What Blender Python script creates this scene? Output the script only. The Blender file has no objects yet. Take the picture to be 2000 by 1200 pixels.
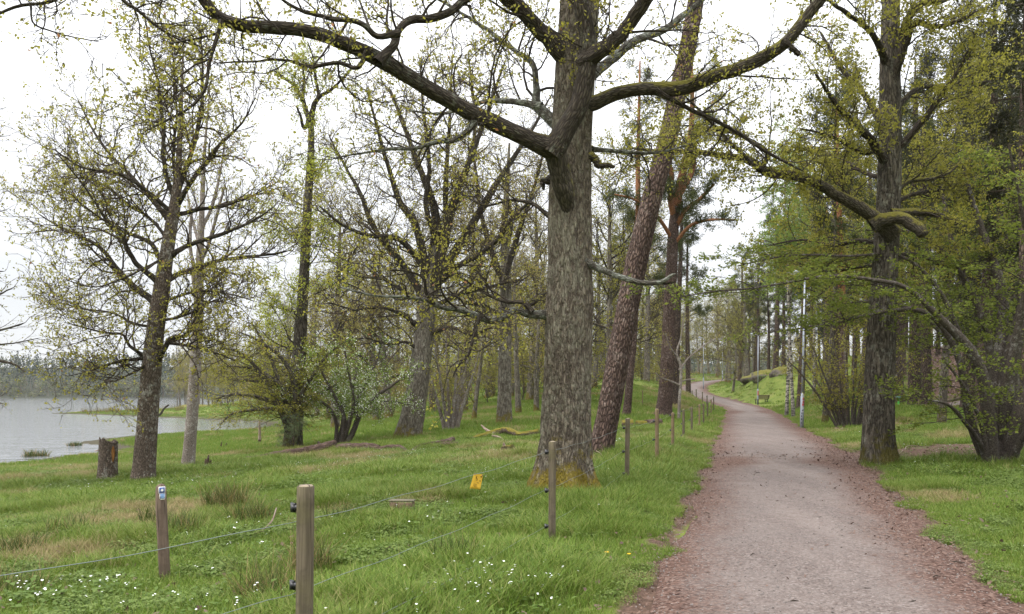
import bpy, math, random
import numpy as np
from mathutils import Vector

# ------------------------------------------------------------------ camera, sky, sun, exposure
F = 1556.0; HY = 766.0; EYE = 1.65           # focal length in photo pixels, horizon row, eye height
scene = bpy.context.scene
C = scene.collection
cam_d = bpy.data.cameras.new('camera'); cam = bpy.data.objects.new('camera', cam_d); C.objects.link(cam)
cam.location = (0, 0, EYE); cam.rotation_euler = (math.radians(90), 0, 0)
cam_d.sensor_width = 36.0; cam_d.lens = F / 2000 * 36.0; cam_d.shift_y = (HY - 600) / 2000
cam_d.clip_start = 0.05; cam_d.clip_end = 4000
scene.camera = cam

SUN_EL, SUN_AZ = math.radians(48), math.radians(-115)    # azimuth from +Y towards +X
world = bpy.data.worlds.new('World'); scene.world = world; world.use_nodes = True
wn = world.node_tree; wn.nodes.clear()
def wnode(t, **kw):
    n = wn.nodes.new(t)
    for k, v in kw.items(): setattr(n, k, v)
    return n
sky = wnode('ShaderNodeTexSky', sky_type='NISHITA'); sky.sun_disc = False
sky.sun_elevation = SUN_EL; sky.sun_rotation = SUN_AZ
bg1 = wnode('ShaderNodeBackground'); bg1.inputs[1].default_value = 0.10
wn.links.new(sky.outputs[0], bg1.inputs[0])
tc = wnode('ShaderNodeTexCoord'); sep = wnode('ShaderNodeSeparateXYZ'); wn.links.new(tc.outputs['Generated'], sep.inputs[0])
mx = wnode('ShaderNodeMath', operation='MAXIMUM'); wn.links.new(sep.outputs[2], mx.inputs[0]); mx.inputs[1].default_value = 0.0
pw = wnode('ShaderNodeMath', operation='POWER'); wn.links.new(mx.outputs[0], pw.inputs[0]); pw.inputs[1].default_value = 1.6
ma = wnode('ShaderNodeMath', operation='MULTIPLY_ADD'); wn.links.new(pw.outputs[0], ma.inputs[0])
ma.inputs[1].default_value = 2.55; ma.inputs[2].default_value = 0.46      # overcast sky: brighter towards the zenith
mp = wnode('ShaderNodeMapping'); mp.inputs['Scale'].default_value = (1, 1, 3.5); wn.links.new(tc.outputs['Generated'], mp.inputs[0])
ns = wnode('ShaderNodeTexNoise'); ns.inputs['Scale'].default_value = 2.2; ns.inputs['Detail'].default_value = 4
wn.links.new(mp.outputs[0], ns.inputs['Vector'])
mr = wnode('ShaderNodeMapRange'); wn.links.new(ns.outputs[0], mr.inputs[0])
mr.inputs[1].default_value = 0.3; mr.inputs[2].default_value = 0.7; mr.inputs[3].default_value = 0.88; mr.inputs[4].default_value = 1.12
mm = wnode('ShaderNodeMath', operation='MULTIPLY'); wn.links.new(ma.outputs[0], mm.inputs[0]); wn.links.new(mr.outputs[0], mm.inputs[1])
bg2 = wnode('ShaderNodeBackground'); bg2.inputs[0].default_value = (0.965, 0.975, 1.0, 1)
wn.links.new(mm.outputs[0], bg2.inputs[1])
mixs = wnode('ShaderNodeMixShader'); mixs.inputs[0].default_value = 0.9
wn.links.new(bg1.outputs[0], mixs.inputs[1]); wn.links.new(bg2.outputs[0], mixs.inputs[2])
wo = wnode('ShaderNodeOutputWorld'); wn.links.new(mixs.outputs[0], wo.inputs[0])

sun_d = bpy.data.lights.new('sun', 'SUN'); sun_d.energy = 1.5; sun_d.angle = math.radians(35); sun_d.color = (1.0, 0.96, 0.9)
sun = bpy.data.objects.new('sun', sun_d); C.objects.link(sun)
sd = Vector((math.sin(SUN_AZ) * math.cos(SUN_EL), math.cos(SUN_AZ) * math.cos(SUN_EL), math.sin(SUN_EL)))
sun.rotation_euler = sd.to_track_quat('Z', 'Y').to_euler()
vs = scene.view_settings
vs.view_transform = 'Standard'; vs.look = 'None'; vs.exposure = 0.92; vs.gamma = 1.0; vs.use_curve_mapping = False
scene.cycles.use_denoising = True
scene.cycles.max_bounces = 8; scene.cycles.diffuse_bounces = 4; scene.cycles.transmission_bounces = 4
scene.cycles.volume_bounces = 1; scene.cycles.caustics_reflective = False; scene.cycles.caustics_refractive = False

# ------------------------------------------------------------------ helpers
rng = np.random.default_rng(7)
def at(px, py, Y): return np.array([(px - 1000) / F * Y, Y, EYE - (py - HY) / F * Y])
def nrm(v): return v / np.maximum(np.linalg.norm(v, axis=-1, keepdims=True), 1e-9)
def sstep(a, b, x):
    t = np.clip((x - a) / (b - a), 0, 1); return t * t * (3 - 2 * t)

def _hash(ix, iy, s):
    h = (ix * 374761393 + iy * 668265263 + s * 1442695041) & 0xFFFFFFFF
    h = ((h ^ (h >> 13)) * 1274126177) & 0xFFFFFFFF
    return ((h ^ (h >> 16)) & 0xFFFF) / 65535.0
def vnoise(x, y, s=0):
    x = np.asarray(x, float); y = np.asarray(y, float)
    ix = np.floor(x).astype(np.int64); iy = np.floor(y).astype(np.int64)
    fx = x - ix; fy = y - iy; fx = fx * fx * (3 - 2 * fx); fy = fy * fy * (3 - 2 * fy)
    a = _hash(ix, iy, s); b = _hash(ix + 1, iy, s); c = _hash(ix, iy + 1, s); d = _hash(ix + 1, iy + 1, s)
    return a + (b - a) * fx + (c - a) * fy + (a - b - c + d) * fx * fy
def fbm(x, y, s=0, o=3):
    r = 0; a = 0.5; t = 0
    for k in range(o):
        r = r + a * vnoise(x * 2 ** k, y * 2 ** k, s + k * 17); t += a; a *= 0.5
    return r / t

def mesh_np(name, V, Q, attrs=None, face_attrs=None, smooth=True):
    """mesh from vertex array and (n,3) or (n,4) index array"""
    me = bpy.data.meshes.new(name)
    V = np.ascontiguousarray(V, dtype=np.float32); Q = np.ascontiguousarray(Q, dtype=np.int32)
    n, k = Q.shape
    me.vertices.add(len(V)); me.vertices.foreach_set('co', V.ravel())
    me.loops.add(n * k); me.loops.foreach_set('vertex_index', Q.ravel())
    me.polygons.add(n)
    me.polygons.foreach_set('loop_start', np.arange(0, n * k, k, dtype=np.int32))
    me.polygons.foreach_set('loop_total', np.full(n, k, dtype=np.int32))
    if smooth: me.polygons.foreach_set('use_smooth', np.ones(n, dtype=bool))
    me.update(calc_edges=True)
    for d, dom in ((attrs, 'POINT'), (face_attrs, 'FACE')):
        for an, a in (d or {}).items():
            a = np.asarray(a, dtype=np.float32)
            if a.ndim == 2:
                at_ = me.attributes.new(an, 'FLOAT_VECTOR', dom); at_.data.foreach_set('vector', a.ravel())
            else:
                at_ = me.attributes.new(an, 'FLOAT', dom); at_.data.foreach_set('value', a.ravel())
    return me

def obj(name, me, mat=None, parent=None, loc=None):
    o = bpy.data.objects.new(name, me); C.objects.link(o)
    if mat is not None and me is not None and not me.materials: me.materials.append(mat)
    if parent is not None: o.parent = parent
    if loc is not None: o.location = loc
    return o
def tag(o, label=None, cat=None, group=None, kind=None):
    if label: o['label'] = label
    if cat: o['category'] = cat
    if group: o['group'] = group
    if kind: o['kind'] = kind
    return o
def empty(name, loc, label=None, cat=None, group=None):
    o = bpy.data.objects.new(name, None); C.objects.link(o); o.location = [float(v) for v in loc]; o.empty_display_size = 0.2
    return tag(o, label, cat, group)
def dup(root, loc, rz=0.0, sc=1.0, label=None, group=None):
    r = root.copy(); C.objects.link(r); r.location = [float(v) for v in loc]; r.rotation_euler = (0, 0, rz); r.scale = (sc, sc, sc)
    if label: r['label'] = label
    if group: r['group'] = group
    for ch in list(root.children):
        c = ch.copy(); C.objects.link(c); c.parent = r
        for g in ch.children:
            d = g.copy(); C.objects.link(d); d.parent = c
    return r

class MB:
    """collects quads of boxes, tubes and prisms into one mesh"""
    def __init__(s): s.V = []; s.Q = []; s.n = 0
    def add(s, V, Q): s.V.append(np.asarray(V, float)); s.Q.append(np.asarray(Q) + s.n); s.n += len(V); return s
    def box(s, c, size, rz=0.0, rx=0.0, bev=0.0):
        h = np.array(size) / 2.0
        b = min(bev, h.min() * 0.9)
        if b > 0:
            pts = []
            for z, i in ((-h[2], b), (-h[2] + b, 0), (h[2] - b, 0), (h[2], b)):
                X, Y = h[0] - i, h[1] - i
                pts += [(-X + b, -Y, z), (X - b, -Y, z), (X, -Y + b, z), (X, Y - b, z), (X - b, Y, z), (-X + b, Y, z), (-X, Y - b, z), (-X, -Y + b, z)]
            V = np.array(pts); Q = []
            for r in range(3):
                for k in range(8): Q.append((r * 8 + k, r * 8 + (k + 1) % 8, r * 8 + 8 + (k + 1) % 8, r * 8 + 8 + k))
            for o, fl in ((0, True), (24, False)):
                qs = [(0, 1, 2, 7), (7, 2, 3, 6), (6, 3, 4, 5)]
                for q in qs: Q.append(tuple(o + v for v in (q[::-1] if fl else q)))
        else:
            V = np.array([(x, y, z) for z in (-h[2], h[2]) for x, y in ((-h[0], -h[1]), (h[0], -h[1]), (h[0], h[1]), (-h[0], h[1]))])
            Q = [(0, 3, 2, 1), (4, 5, 6, 7), (0, 1, 5, 4), (1, 2, 6, 5), (2, 3, 7, 6), (3, 0, 4, 7)]
        if rx: cr, sr = math.cos(rx), math.sin(rx); V = np.stack([V[:, 0], V[:, 1] * cr - V[:, 2] * sr, V[:, 1] * sr + V[:, 2] * cr], 1)
        if rz: cr, sr = math.cos(rz), math.sin(rz); V = np.stack([V[:, 0] * cr - V[:, 1] * sr, V[:, 0] * sr + V[:, 1] * cr, V[:, 2]], 1)
        return s.add(V + np.array(c), Q)
    def tube(s, P, R, sides=8, cap=True):
        P = np.asarray(P, float); R = np.asarray(R, float) * np.ones(len(P))
        if cap:
            P = np.vstack([P[:1], P, P[-1:]]); R = np.concatenate([[R[0] * 0.02], R, [R[-1] * 0.02]])
        V, Q, _ = tubes(P[None], R[None], sides)
        return s.add(V, Q)
    def build(s, name, mat, parent=None, loc=None, smooth=False):
        V = np.vstack(s.V); Q = np.vstack(s.Q)
        return obj(name, mesh_np(name, V, Q, {'bark': V}, smooth=smooth), mat, parent, loc)

def tubes(P, R, sides, phase=0.0):
    """P (m,n,3) R (m,n) -> verts, quads, straightened bark coordinates"""
    m, n, _ = P.shape
    T = np.gradient(P, axis=1) if n > 1 else P * 0
    bad = np.linalg.norm(T, axis=-1) < 1e-7
    T[bad] = (0, 0, 1); T = nrm(T)
    main = nrm(P[:, -1] - P[:, 0] + 1e-6)
    ref = np.where(np.abs(main[:, 2:3]) < 0.8, np.array([[0, 0, 1.0]]), np.array([[1.0, 0, 0]]))
    ref = np.repeat(ref[:, None, :], n, 1)
    A = ref - (ref * T).sum(-1, keepdims=True) * T
    A = nrm(A); B = np.cross(T, A)
    th = np.arange(sides) / sides * 2 * np.pi + phase
    cs, sn = np.cos(th), np.sin(th)
    V = P[:, :, None, :] + R[:, :, None, None] * (A[:, :, None, :] * cs[None, None, :, None] + B[:, :, None, :] * sn[None, None, :, None])
    seg = np.zeros((m, n)); seg[:, 1:] = np.cumsum(np.linalg.norm(np.diff(P, axis=1), axis=-1), 1)
    bc = np.stack([R[:, :, None] * cs, R[:, :, None] * sn, np.repeat(seg[:, :, None], sides, 2)], -1)
    base = (np.arange(m) * n * sides)[:, None, None] + (np.arange(n - 1) * sides)[None, :, None]
    k = np.arange(sides)[None, None, :]; k2 = (k + 1) % sides
    Q = np.stack([base + k, base + k2, base + sides + k2, base + sides + k], -1).reshape(-1, 4)
    return V.reshape(-1, 3), Q, bc.reshape(-1, 3)

# ------------------------------------------------------------------ materials
def mat(name, col=(0.5, 0.5, 0.5), rough=0.8, spec=0.3, metal=0.0):
    m = bpy.data.materials.new(name); m.use_nodes = True
    b = m.node_tree.nodes['Principled BSDF']
    b.inputs['Base Color'].default_value = (*col, 1); b.inputs['Roughness'].default_value = rough
    b.inputs['Specular IOR Level'].default_value = spec; b.inputs['Metallic'].default_value = metal
    return m
class NT:
    def __init__(s, m): s.m = m; s.t = m.node_tree; s.b = s.t.nodes['Principled BSDF']
    def n(s, t, ins=None, **kw):
        x = s.t.nodes.new('ShaderNode' + t)
        for k, v in kw.items(): setattr(x, k, v)
        for k, v in (ins or {}).items(): s.set(x, k, v)
        return x
    def set(s, x, k, v):
        if hasattr(v, 'is_output'): s.t.links.new(v, x.inputs[k])
        elif isinstance(v, (tuple, list)) and len(v) == 3 and x.inputs[k].type == 'RGBA': x.inputs[k].default_value = (*v, 1)
        else: x.inputs[k].default_value = v
    def attr(s, name, typ='GEOMETRY'): return s.n('Attribute', attribute_name=name, attribute_type=typ)
    def noise(s, vec, scale, detail=3, rough=0.55):
        return s.n('TexNoise', {'Vector': vec, 'Scale': scale, 'Detail': detail, 'Roughness': rough}).outputs[0]
    def ramp(s, f, a, b):
        return s.n('MapRange', {0: f, 1: a, 2: b, 3: 0.0, 4: 1.0}, clamp=True).outputs[0]
    def mix(s, f, a, b):
        x = s.n('Mix', data_type='RGBA'); s.set(x, 0, f); s.set(x, 6, a); s.set(x, 7, b); return x.outputs[2]
    def math(s, op, a, b=0.0):
        return s.n('Math', {0: a, 1: b}, operation=op).outputs[0]
    def cr(s, f, stops):
        x = s.n('ValToRGB'); e = x.color_ramp.elements
        while len(e) < len(stops): e.new(0.5)
        for k, (p, c) in enumerate(stops): e[k].position = p; e[k].color = (*c, 1)
        s.set(x, 0, f); return x.outputs[0]
    def bump(s, h, st=0.6, dist=0.02):
        return s.n('Bump', {'Height': h, 'Strength': st, 'Distance': dist}).outputs[0]

def bark_mat(name, dark, light, scale=14, stretch=0.22, lichen=None, moss=None, base_moss=0.0, bump=0.9, furrow=0.10, bdist=0.03, ridged=False):
    m = mat(name, light, 0.92, 0.15); N = NT(m)
    at_ = N.attr('bark').outputs['Vector']
    mpn = N.n('Mapping', {'Vector': at_, 'Scale': (scale, scale, scale * stretch)}).outputs[0]
    dn = N.n('TexNoise', {'Vector': mpn, 'Scale': 0.9, 'Detail': 3}).outputs['Color']
    dv = N.n('VectorMath', {0: mpn, 1: dn}, operation='ADD').outputs[0]
    vo = N.n('TexVoronoi', {'Vector': dv, 'Scale': 1.0}, feature='DISTANCE_TO_EDGE').outputs['Distance']
    fur = N.ramp(vo, 0.0, furrow * 2.4)
    if ridged:
        r1 = N.math('ABSOLUTE', N.math('SUBTRACT', N.noise(dv, 0.55, 3, 0.5), 0.5))
        r2 = N.math('ABSOLUTE', N.math('SUBTRACT', N.noise(dv, 1.15, 2, 0.5), 0.47))
        fur = N.math('MULTIPLY', N.ramp(r1, 0.0, 0.10), N.math('ADD', N.math('MULTIPLY', N.ramp(r2, 0.0, 0.09), 0.5), 0.5))
    fine = N.noise(mpn, 3.0, 4, 0.65)
    big = N.noise(at_, 1.3, 3)
    f = N.math('MULTIPLY', fur, N.math('ADD', N.math('MULTIPLY', fine, 0.7), 0.55))
    f = N.math('MULTIPLY', f, N.math('ADD', N.math('MULTIPLY', big, 0.8), 0.5))
    c = N.mix(f, dark, light)
    geo = N.n('NewGeometry'); pos = geo.outputs['Position']
    if lichen:
        lf = N.ramp(N.math('ADD', N.noise(pos, 9.0, 5, 0.7), N.math('MULTIPLY', N.math('SUBTRACT', big, 0.5), 0.6)), 0.60 - lichen[1] * 0.2, 0.72 - lichen[1] * 0.2)
        lf = N.math('MULTIPLY', lf, N.math('ADD', N.math('MULTIPLY', fur, 0.6), 0.3))
        c = N.mix(N.math('MULTIPLY', lf, 0.85), c, lichen[0])
    if moss:
        nz = N.n('SeparateXYZ', {0: geo.outputs['Normal']}).outputs[2]
        mf = N.ramp(N.math('ADD', nz, N.math('MULTIPLY', N.math('SUBTRACT', N.noise(pos, 2.6, 4, 0.65), 0.5), 2.6)), 1.15 - moss[1], 1.5 - moss[1])
        mcol = N.mix(N.noise(pos, 30.0, 3), tuple(v * 0.55 for v in moss[0]), moss[0])
        if base_moss > 0:
            v = N.n('SeparateXYZ', {0: at_}).outputs[2]
            bf = N.ramp(N.math('ADD', v, N.math('MULTIPLY', N.math('SUBTRACT', N.noise(pos, 3.0, 5, 0.7), 0.5), -3.2)), base_moss + 0.30, base_moss - 0.10)
            mf = N.math('MAXIMUM', mf, bf)
        mf = N.math('MULTIPLY', mf, N.math('ADD', N.math('MULTIPLY', fine, 1.3), 0.25))
        c = N.mix(N.math('MINIMUM', mf, 0.95), c, mcol)
    N.set(N.b, 'Base Color', c)
    h = N.math('ADD', N.math('MULTIPLY', fur, 1.0), N.math('MULTIPLY', fine, 0.5))
    N.set(N.b, 'Normal', N.bump(h, bump, bdist))
    return m

def leaf_mat(name, stops, trans=0.45, rough=0.55, attr='var', typ='GEOMETRY'):
    m = mat(name, stops[0][1], rough, 0.25); N = NT(m)
    c = N.cr(N.attr(attr, typ).outputs['Fac'], stops)
    N.set(N.b, 'Base Color', c)
    tr = N.n('BsdfTranslucent', {'Color': c})
    mxs = N.n('MixShader', {0: trans, 1: N.b.outputs[0], 2: tr.outputs[0]})
    out = [x for x in N.t.nodes if x.type == 'OUTPUT_MATERIAL'][0]
    N.t.links.new(mxs.outputs[0], out.inputs[0])
    return m

M = {}
MOSS = (0.25, 0.19, 0.02)
M['oak_bark'] = bark_mat('oak_bark', (0.08, 0.063, 0.047), (0.285, 0.238, 0.178), 34, 0.27, ((0.30, 0.285, 0.21), 0.65), (MOSS, 0.0), 0.50, 1.0, 0.12, 0.05, True)
M['oak_limb'] = bark_mat('oak_limb', (0.022, 0.017, 0.013), (0.088, 0.072, 0.054), 30, 0.2, ((0.17, 0.175, 0.135), 0.24), ((0.11, 0.088, 0.016), 0.38), 0, 0.9, 0.12, 0.02)
M['lichen_limb'] = bark_mat('lichen_limb', (0.05, 0.045, 0.035), (0.14, 0.125, 0.10), 30, 0.3, ((0.30, 0.32, 0.27), 0.75), (MOSS, 0.1), 0, 0.9, 0.12, 0.02)
M['mossy_limb'] = bark_mat('mossy_limb', (0.03, 0.025, 0.018), (0.12, 0.10, 0.075), 30, 0.25, None, ((0.19, 0.17, 0.03), 1.0), 0, 0.9, 0.12, 0.02)
M['oak_dark'] = bark_mat('oak_dark', (0.030, 0.025, 0.019), (0.165, 0.14, 0.108), 26, 0.2, ((0.26, 0.26, 0.205), 0.3), ((0.11, 0.095, 0.02), 0.05), 0.42, 1.0, 0.12, 0.045, True)
M['oak_grey'] = bark_mat('oak_grey', (0.06, 0.05, 0.038), (0.235, 0.205, 0.165), 22, 0.2, ((0.33, 0.32, 0.265), 0.3), ((0.15, 0.12, 0.02), 0.05), 0.55, 0.9, 0.12, 0.03, True)
M['spotted_bark'] = bark_mat('spotted_bark', (0.05, 0.038, 0.03), (0.20, 0.155, 0.12), 26, 0.35, ((0.42, 0.41, 0.36), 0.38), None, 0, 0.8, 0.10, 0.03)
M['pine_bark'] = bark_mat('pine_bark', (0.045, 0.030, 0.025), (0.185, 0.125, 0.10), 19, 0.30, ((0.27, 0.215, 0.185), 0.3), None, 0, 1.0, 0.10, 0.05)
M['pine_dark'] = bark_mat('pine_dark', (0.03, 0.022, 0.018), (0.145, 0.105, 0.082), 13, 0.35, None, None, 0, 1.0, 0.12, 0.04)
M['pine_orange'] = bark_mat('pine_orange', (0.12, 0.05, 0.025), (0.36, 0.17, 0.085), 20, 0.5, None, None, 0, 0.6, 0.06, 0.02)
M['hazel_bark'] = bark_mat('hazel_bark', (0.035, 0.028, 0.023), (0.095, 0.078, 0.064), 30, 0.5, ((0.26, 0.25, 0.225), 0.2), None, 0, 0.5, 0.06, 0.01)
M['twig'] = mat('twig_bark', (0.055, 0.042, 0.031), 0.9, 0.15)
M['twig_dark'] = mat('twig_dark_bark', (0.038, 0.030, 0.023), 0.9, 0.15)
M['twig_pale'] = mat('twig_pale_bark', (0.13, 0.098, 0.07), 0.9, 0.15)
def birch_mat():
    m = mat('birch_bark', (0.6, 0.58, 0.54), 0.7, 0.25); N = NT(m)
    a = N.attr('bark').outputs['Vector']
    mpn = N.n('Mapping', {'Vector': a, 'Scale': (5, 5, 16)}).outputs[0]
    f = N.ramp(N.noise(mpn, 1.0, 4, 0.65), 0.47, 0.53)
    v = N.n('SeparateXYZ', {0: a}).outputs[2]
    low = N.math('MULTIPLY', N.ramp(N.math('ADD', v, N.math('MULTIPLY', N.noise(a, 4.0, 3), 2.0)), 2.6, 0.8), 0.85)
    f2 = N.math('MAXIMUM', f, low)
    N.set(N.b, 'Base Color', N.mix(f2, N.mix(N.noise(a, 3.0, 3), (0.24, 0.215, 0.18), (0.40, 0.37, 0.32)), (0.035, 0.03, 0.025)))
    N.set(N.b, 'Normal', N.bump(f2, 0.4, -0.01))
    return m
M['birch_bark'] = birch_mat()
M['pale_bark'] = bark_mat('pale_bark', (0.07, 0.055, 0.045), (0.27, 0.23, 0.195), 16, 1.9, ((0.40, 0.38, 0.35), 0.42), None, 0, 0.6, 0.05, 0.012)
M['leaf_oak'] = leaf_mat('young_oak_leaf', [(0, (0.17, 0.15, 0.024)), (0.4, (0.27, 0.25, 0.04)), (0.86, (0.37, 0.345, 0.065)), (0.93, (0.30, 0.14, 0.06)), (1, (0.36, 0.20, 0.10))], 0.5)
M['leaf_oak_pale'] = leaf_mat('budding_oak_leaf', [(0, (0.21, 0.165, 0.045)), (0.5, (0.27, 0.235, 0.06)), (0.85, (0.36, 0.33, 0.09)), (0.95, (0.34, 0.18, 0.09)), (1, (0.36, 0.2, 0.1))], 0.45)
M['leaf_bright'] = leaf_mat('bright_spring_leaf', [(0, (0.22, 0.24, 0.028)), (0.5, (0.33, 0.36, 0.04)), (1, (0.42, 0.45, 0.07))], 0.5)
M['leaf_green'] = leaf_mat('fresh_green_leaf', [(0, (0.075, 0.095, 0.016)), (0.5, (0.145, 0.18, 0.028)), (0.9, (0.23, 0.26, 0.045)), (1, (0.26, 0.21, 0.06))], 0.55)
M['leaf_mid'] = leaf_mat('maple_spring_leaf', [(0, (0.10, 0.10, 0.018)), (0.5, (0.215, 0.205, 0.032)), (0.9, (0.32, 0.295, 0.06)), (1, (0.26, 0.18, 0.06))], 0.6)
M['leaf_birch'] = leaf_mat('birch_leaf', [(0, (0.13, 0.19, 0.035)), (0.5, (0.19, 0.27, 0.05)), (1, (0.27, 0.34, 0.08))], 0.5)
M['leaf_brown'] = leaf_mat('budding_twig_haze', [(0, (0.16, 0.115, 0.055)), (0.5, (0.21, 0.165, 0.07)), (1, (0.24, 0.23, 0.08))], 0.4)
M['needle'] = leaf_mat('pine_needle', [(0, (0.032, 0.040, 0.010)), (0.5, (0.06, 0.072, 0.018)), (0.9, (0.095, 0.105, 0.028)), (1, (0.14, 0.09, 0.04))], 0.3)
M['needle_dark'] = leaf_mat('dark_conifer_needle', [(0, (0.026, 0.030, 0.014)), (0.5, (0.045, 0.048, 0.020)), (0.9, (0.07, 0.065, 0.03)), (1, (0.10, 0.06, 0.035))], 0.2)  # brown-dark needle colour of the dense conifers and some wood pines
M['needle_young'] = leaf_mat('young_pine_needle', [(0, (0.06, 0.09, 0.035)), (0.6, (0.10, 0.135, 0.055)), (1, (0.16, 0.12, 0.06))], 0.25)
M['blossom'] = leaf_mat('white_blossom', [(0, (0.62, 0.64, 0.52)), (1, (0.78, 0.78, 0.70))], 0.35)
# ------------------------------------------------------------------ terrain
ZW = EYE - 3.5                                   # lake level
def wxy(px, py):                                 # a point of the water line seen at a photo pixel
    Y = 3.5 * F / (py - HY); return ((px - 1000) / F * Y, Y)
WATER = [(-1200, -60), (-70, 14), (-38, 33), wxy(0, 906), wxy(60, 899), wxy(120, 891), wxy(165, 886), wxy(196, 884), wxy(214, 878), wxy(196, 871), wxy(172, 869),
         wxy(142, 868), wxy(160, 862), wxy(217, 855), wxy(278, 849), wxy(338, 846), wxy(420, 842), wxy(470, 840), wxy(512, 837), wxy(520, 830),
         wxy(500, 824), wxy(440, 821), wxy(360, 818), wxy(280, 815), wxy(190, 811), wxy(92, 808.5), wxy(88, 807.5), wxy(150, 805.5), wxy(250, 802.5), wxy(345, 800),
         wxy(352, 796), (-80, 205), (-55, 260), (10, 360), (80, 430), (-60, 490), (-200, 500), (-330, 492), (-520, 505), (-1200, 470)]
WP = np.array(WATER); WQ = np.roll(WP, -1, 0)
def water_dist(x, y):
    """signed distance to the lake, negative in the water"""
    d = np.full(x.shape, 1e9); ins = np.zeros(x.shape, bool)
    for (ax, ay), (bx, by) in zip(WP, WQ):
        ex, ey = bx - ax, by - ay
        t = np.clip(((x - ax) * ex + (y - ay) * ey) / (ex * ex + ey * ey), 0, 1)
        d = np.minimum(d, np.hypot(x - ax - t * ex, y - ay - t * ey))
        c = (ay > y) != (by > y)
        with np.errstate(divide='ignore', invalid='ignore'):
            xi = ax + (y - ay) * ex / (ey if ey != 0 else 1e-9)
        ins ^= c & (x < xi)
    return np.where(ins, -d, d)
CP = np.array([(2.3, 0, 0), (2.3, 5.9, 0), (6.3, 18.6, 0), (11.6, 37, 0), (17, 58, .05), (22.4, 78, .2), (23.1, 92, .9), (24, 103, 1.4), (25.6, 113, 2.2), (29.3, 124, 2.9),
    (34.3, 136, 3.5), (42, 146, 4.0), (52, 156, 4.3), (-1.1, 4.3, 0), (.43, 8.7, 0), (4.5, 22.2, 0), (8.4, 36, 0), (13.8, 58, 0), (-2.6, 7.6, -.2), (-4, 3, -.1), (-10.3, 22.2, -.9),
    (-11.9, 23.5, -.95), (-11.1, 27.3, -1.0), (-10.6, 28, -1.0), (-9, 35, -.95), (-7.4, 36, -.8), (-4.8, 37.6, -.5), (-.4, 41, 0), (-5, 15, -.35), (-8, 12, -.5), (-14, 16, -1.0),
    (-20, 25, -1.3), (-20, 35, -1.5), (-18, 55, -1.4), (-15, 70, -1.3), (0, 60, .4), (0, 90, 1.4), (12.8, 80, 2.7), (8.7, 45, .2), (5.7, 44, .25), (10, 62, .9), (16, 100, 3.2),
    (8, 110, 3), (-8, 100, .5), (-30, 100, -1.0), (-40, 130, -1.2), (-20, 150, 1), (20, 150, 5.5), (40, 190, 6.5), (0, 200, 4), (-50, 220, 0), (1.2, 12.9, 0), (2.2, 19.6, 0),
    (8.4, 18.1, 0), (11.3, 18.5, 0), (18, 35, .2), (14, 30, .05), (26, 50, .4), (13.4, 37, 0), (25.2, 81, .24), (27, 84, 1.3), (30.6, 90, 4.2), (29.3, 95, 3.5), (28, 100, 2.6), (20, 45, .7), (30, 55, 1.9),
    (39.3, 68, 5), (36, 80, 4.8), (35, 88, 5.1), (60, 120, 3), (50, 150, 4), (45, 110, 4.6), (60, 60, 6), (80, 80, 6), (6, 6, 0), (10, 10, 0), (20, 15, .2), (30, 30, .6), (45, 45, 3),
    (0, -20, 0), (20, -20, .3), (-20, -10, -.8), (-40, 0, -1.5), (-120, 60, -2), (120, 0, 3), (150, 150, 4), (0, -150, 1), (-150, -120, -1), (150, -100, 2), (120, 300, 2), (0, 300, 2)], float)
def _phi(r2): return np.sqrt(r2 + 9.0)
_d2 = ((CP[:, None, :2] - CP[None, :, :2]) ** 2).sum(-1)
_n = len(CP); _A = np.zeros((_n + 1, _n + 1)); _A[:_n, :_n] = _phi(_d2) - np.eye(_n) * 0.05; _A[:_n, _n] = 1; _A[_n, :_n] = 1
_W = np.linalg.solve(_A, np.concatenate([CP[:, 2], [0]]))
PATH = np.array([(1.2, -14, 0, 1.5), (1.0, -6, 0, 1.5), (1.35, 0, 0, 1.45), (2.38, 5.9, 0, 1.47), (3.95, 11, 0, 1.58), (6.5, 19.2, 0, 1.88), (9.8, 30.6, 0, 2.0), (12.4, 40, 0, 1.95), (17.5, 58, .05, 2.0), (22.2, 77, .2, 2.05),
    (23.2, 92, .9, 2.0), (24, 103, 1.4, 2.0), (25.6, 113, 2.2, 2.0), (29.3, 124, 2.9, 2.0), (34.3, 136, 3.5, 2.0), (42, 146, 4.0, 2.0), (52, 156, 4.3, 2.0), (66, 164, 4.3, 2.0)], float)
def catmull(P, n):
    P = np.asarray(P, float); m = len(P)
    seg = np.concatenate([[0], np.cumsum(np.linalg.norm(np.diff(P[:, :3], axis=0), axis=1))])
    s = np.linspace(0, seg[-1], n); i = np.clip(np.searchsorted(seg, s, side='right') - 1, 0, m - 2)
    t = ((s - seg[i]) / np.maximum(seg[i + 1] - seg[i], 1e-9))[:, None]
    h = np.maximum(seg[i + 1] - seg[i], 1e-9)[:, None]
    Pm = P[np.maximum(i - 1, 0)]; P0 = P[i]; P1 = P[i + 1]; P2 = P[np.minimum(i + 2, m - 1)]
    h0 = np.maximum(seg[i] - seg[np.maximum(i - 1, 0)], 1e-9)[:, None]; h2 = np.maximum(seg[np.minimum(i + 2, m - 1)] - seg[i + 1], 1e-9)[:, None]
    m0 = np.where((i > 0)[:, None], 0.5 * ((P0 - Pm) / h0 + (P1 - P0) / h), (P1 - P0) / h) * h
    m1 = np.where((i < m - 2)[:, None], 0.5 * ((P2 - P1) / h2 + (P1 - P0) / h), (P1 - P0) / h) * h
    t2, t3 = t * t, t * t * t
    return (2 * t3 - 3 * t2 + 1) * P0 + (t3 - 2 * t2 + t) * m0 + (-2 * t3 + 3 * t2) * P1 + (t3 - t2) * m1
PC = catmull(PATH, 420)
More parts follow.
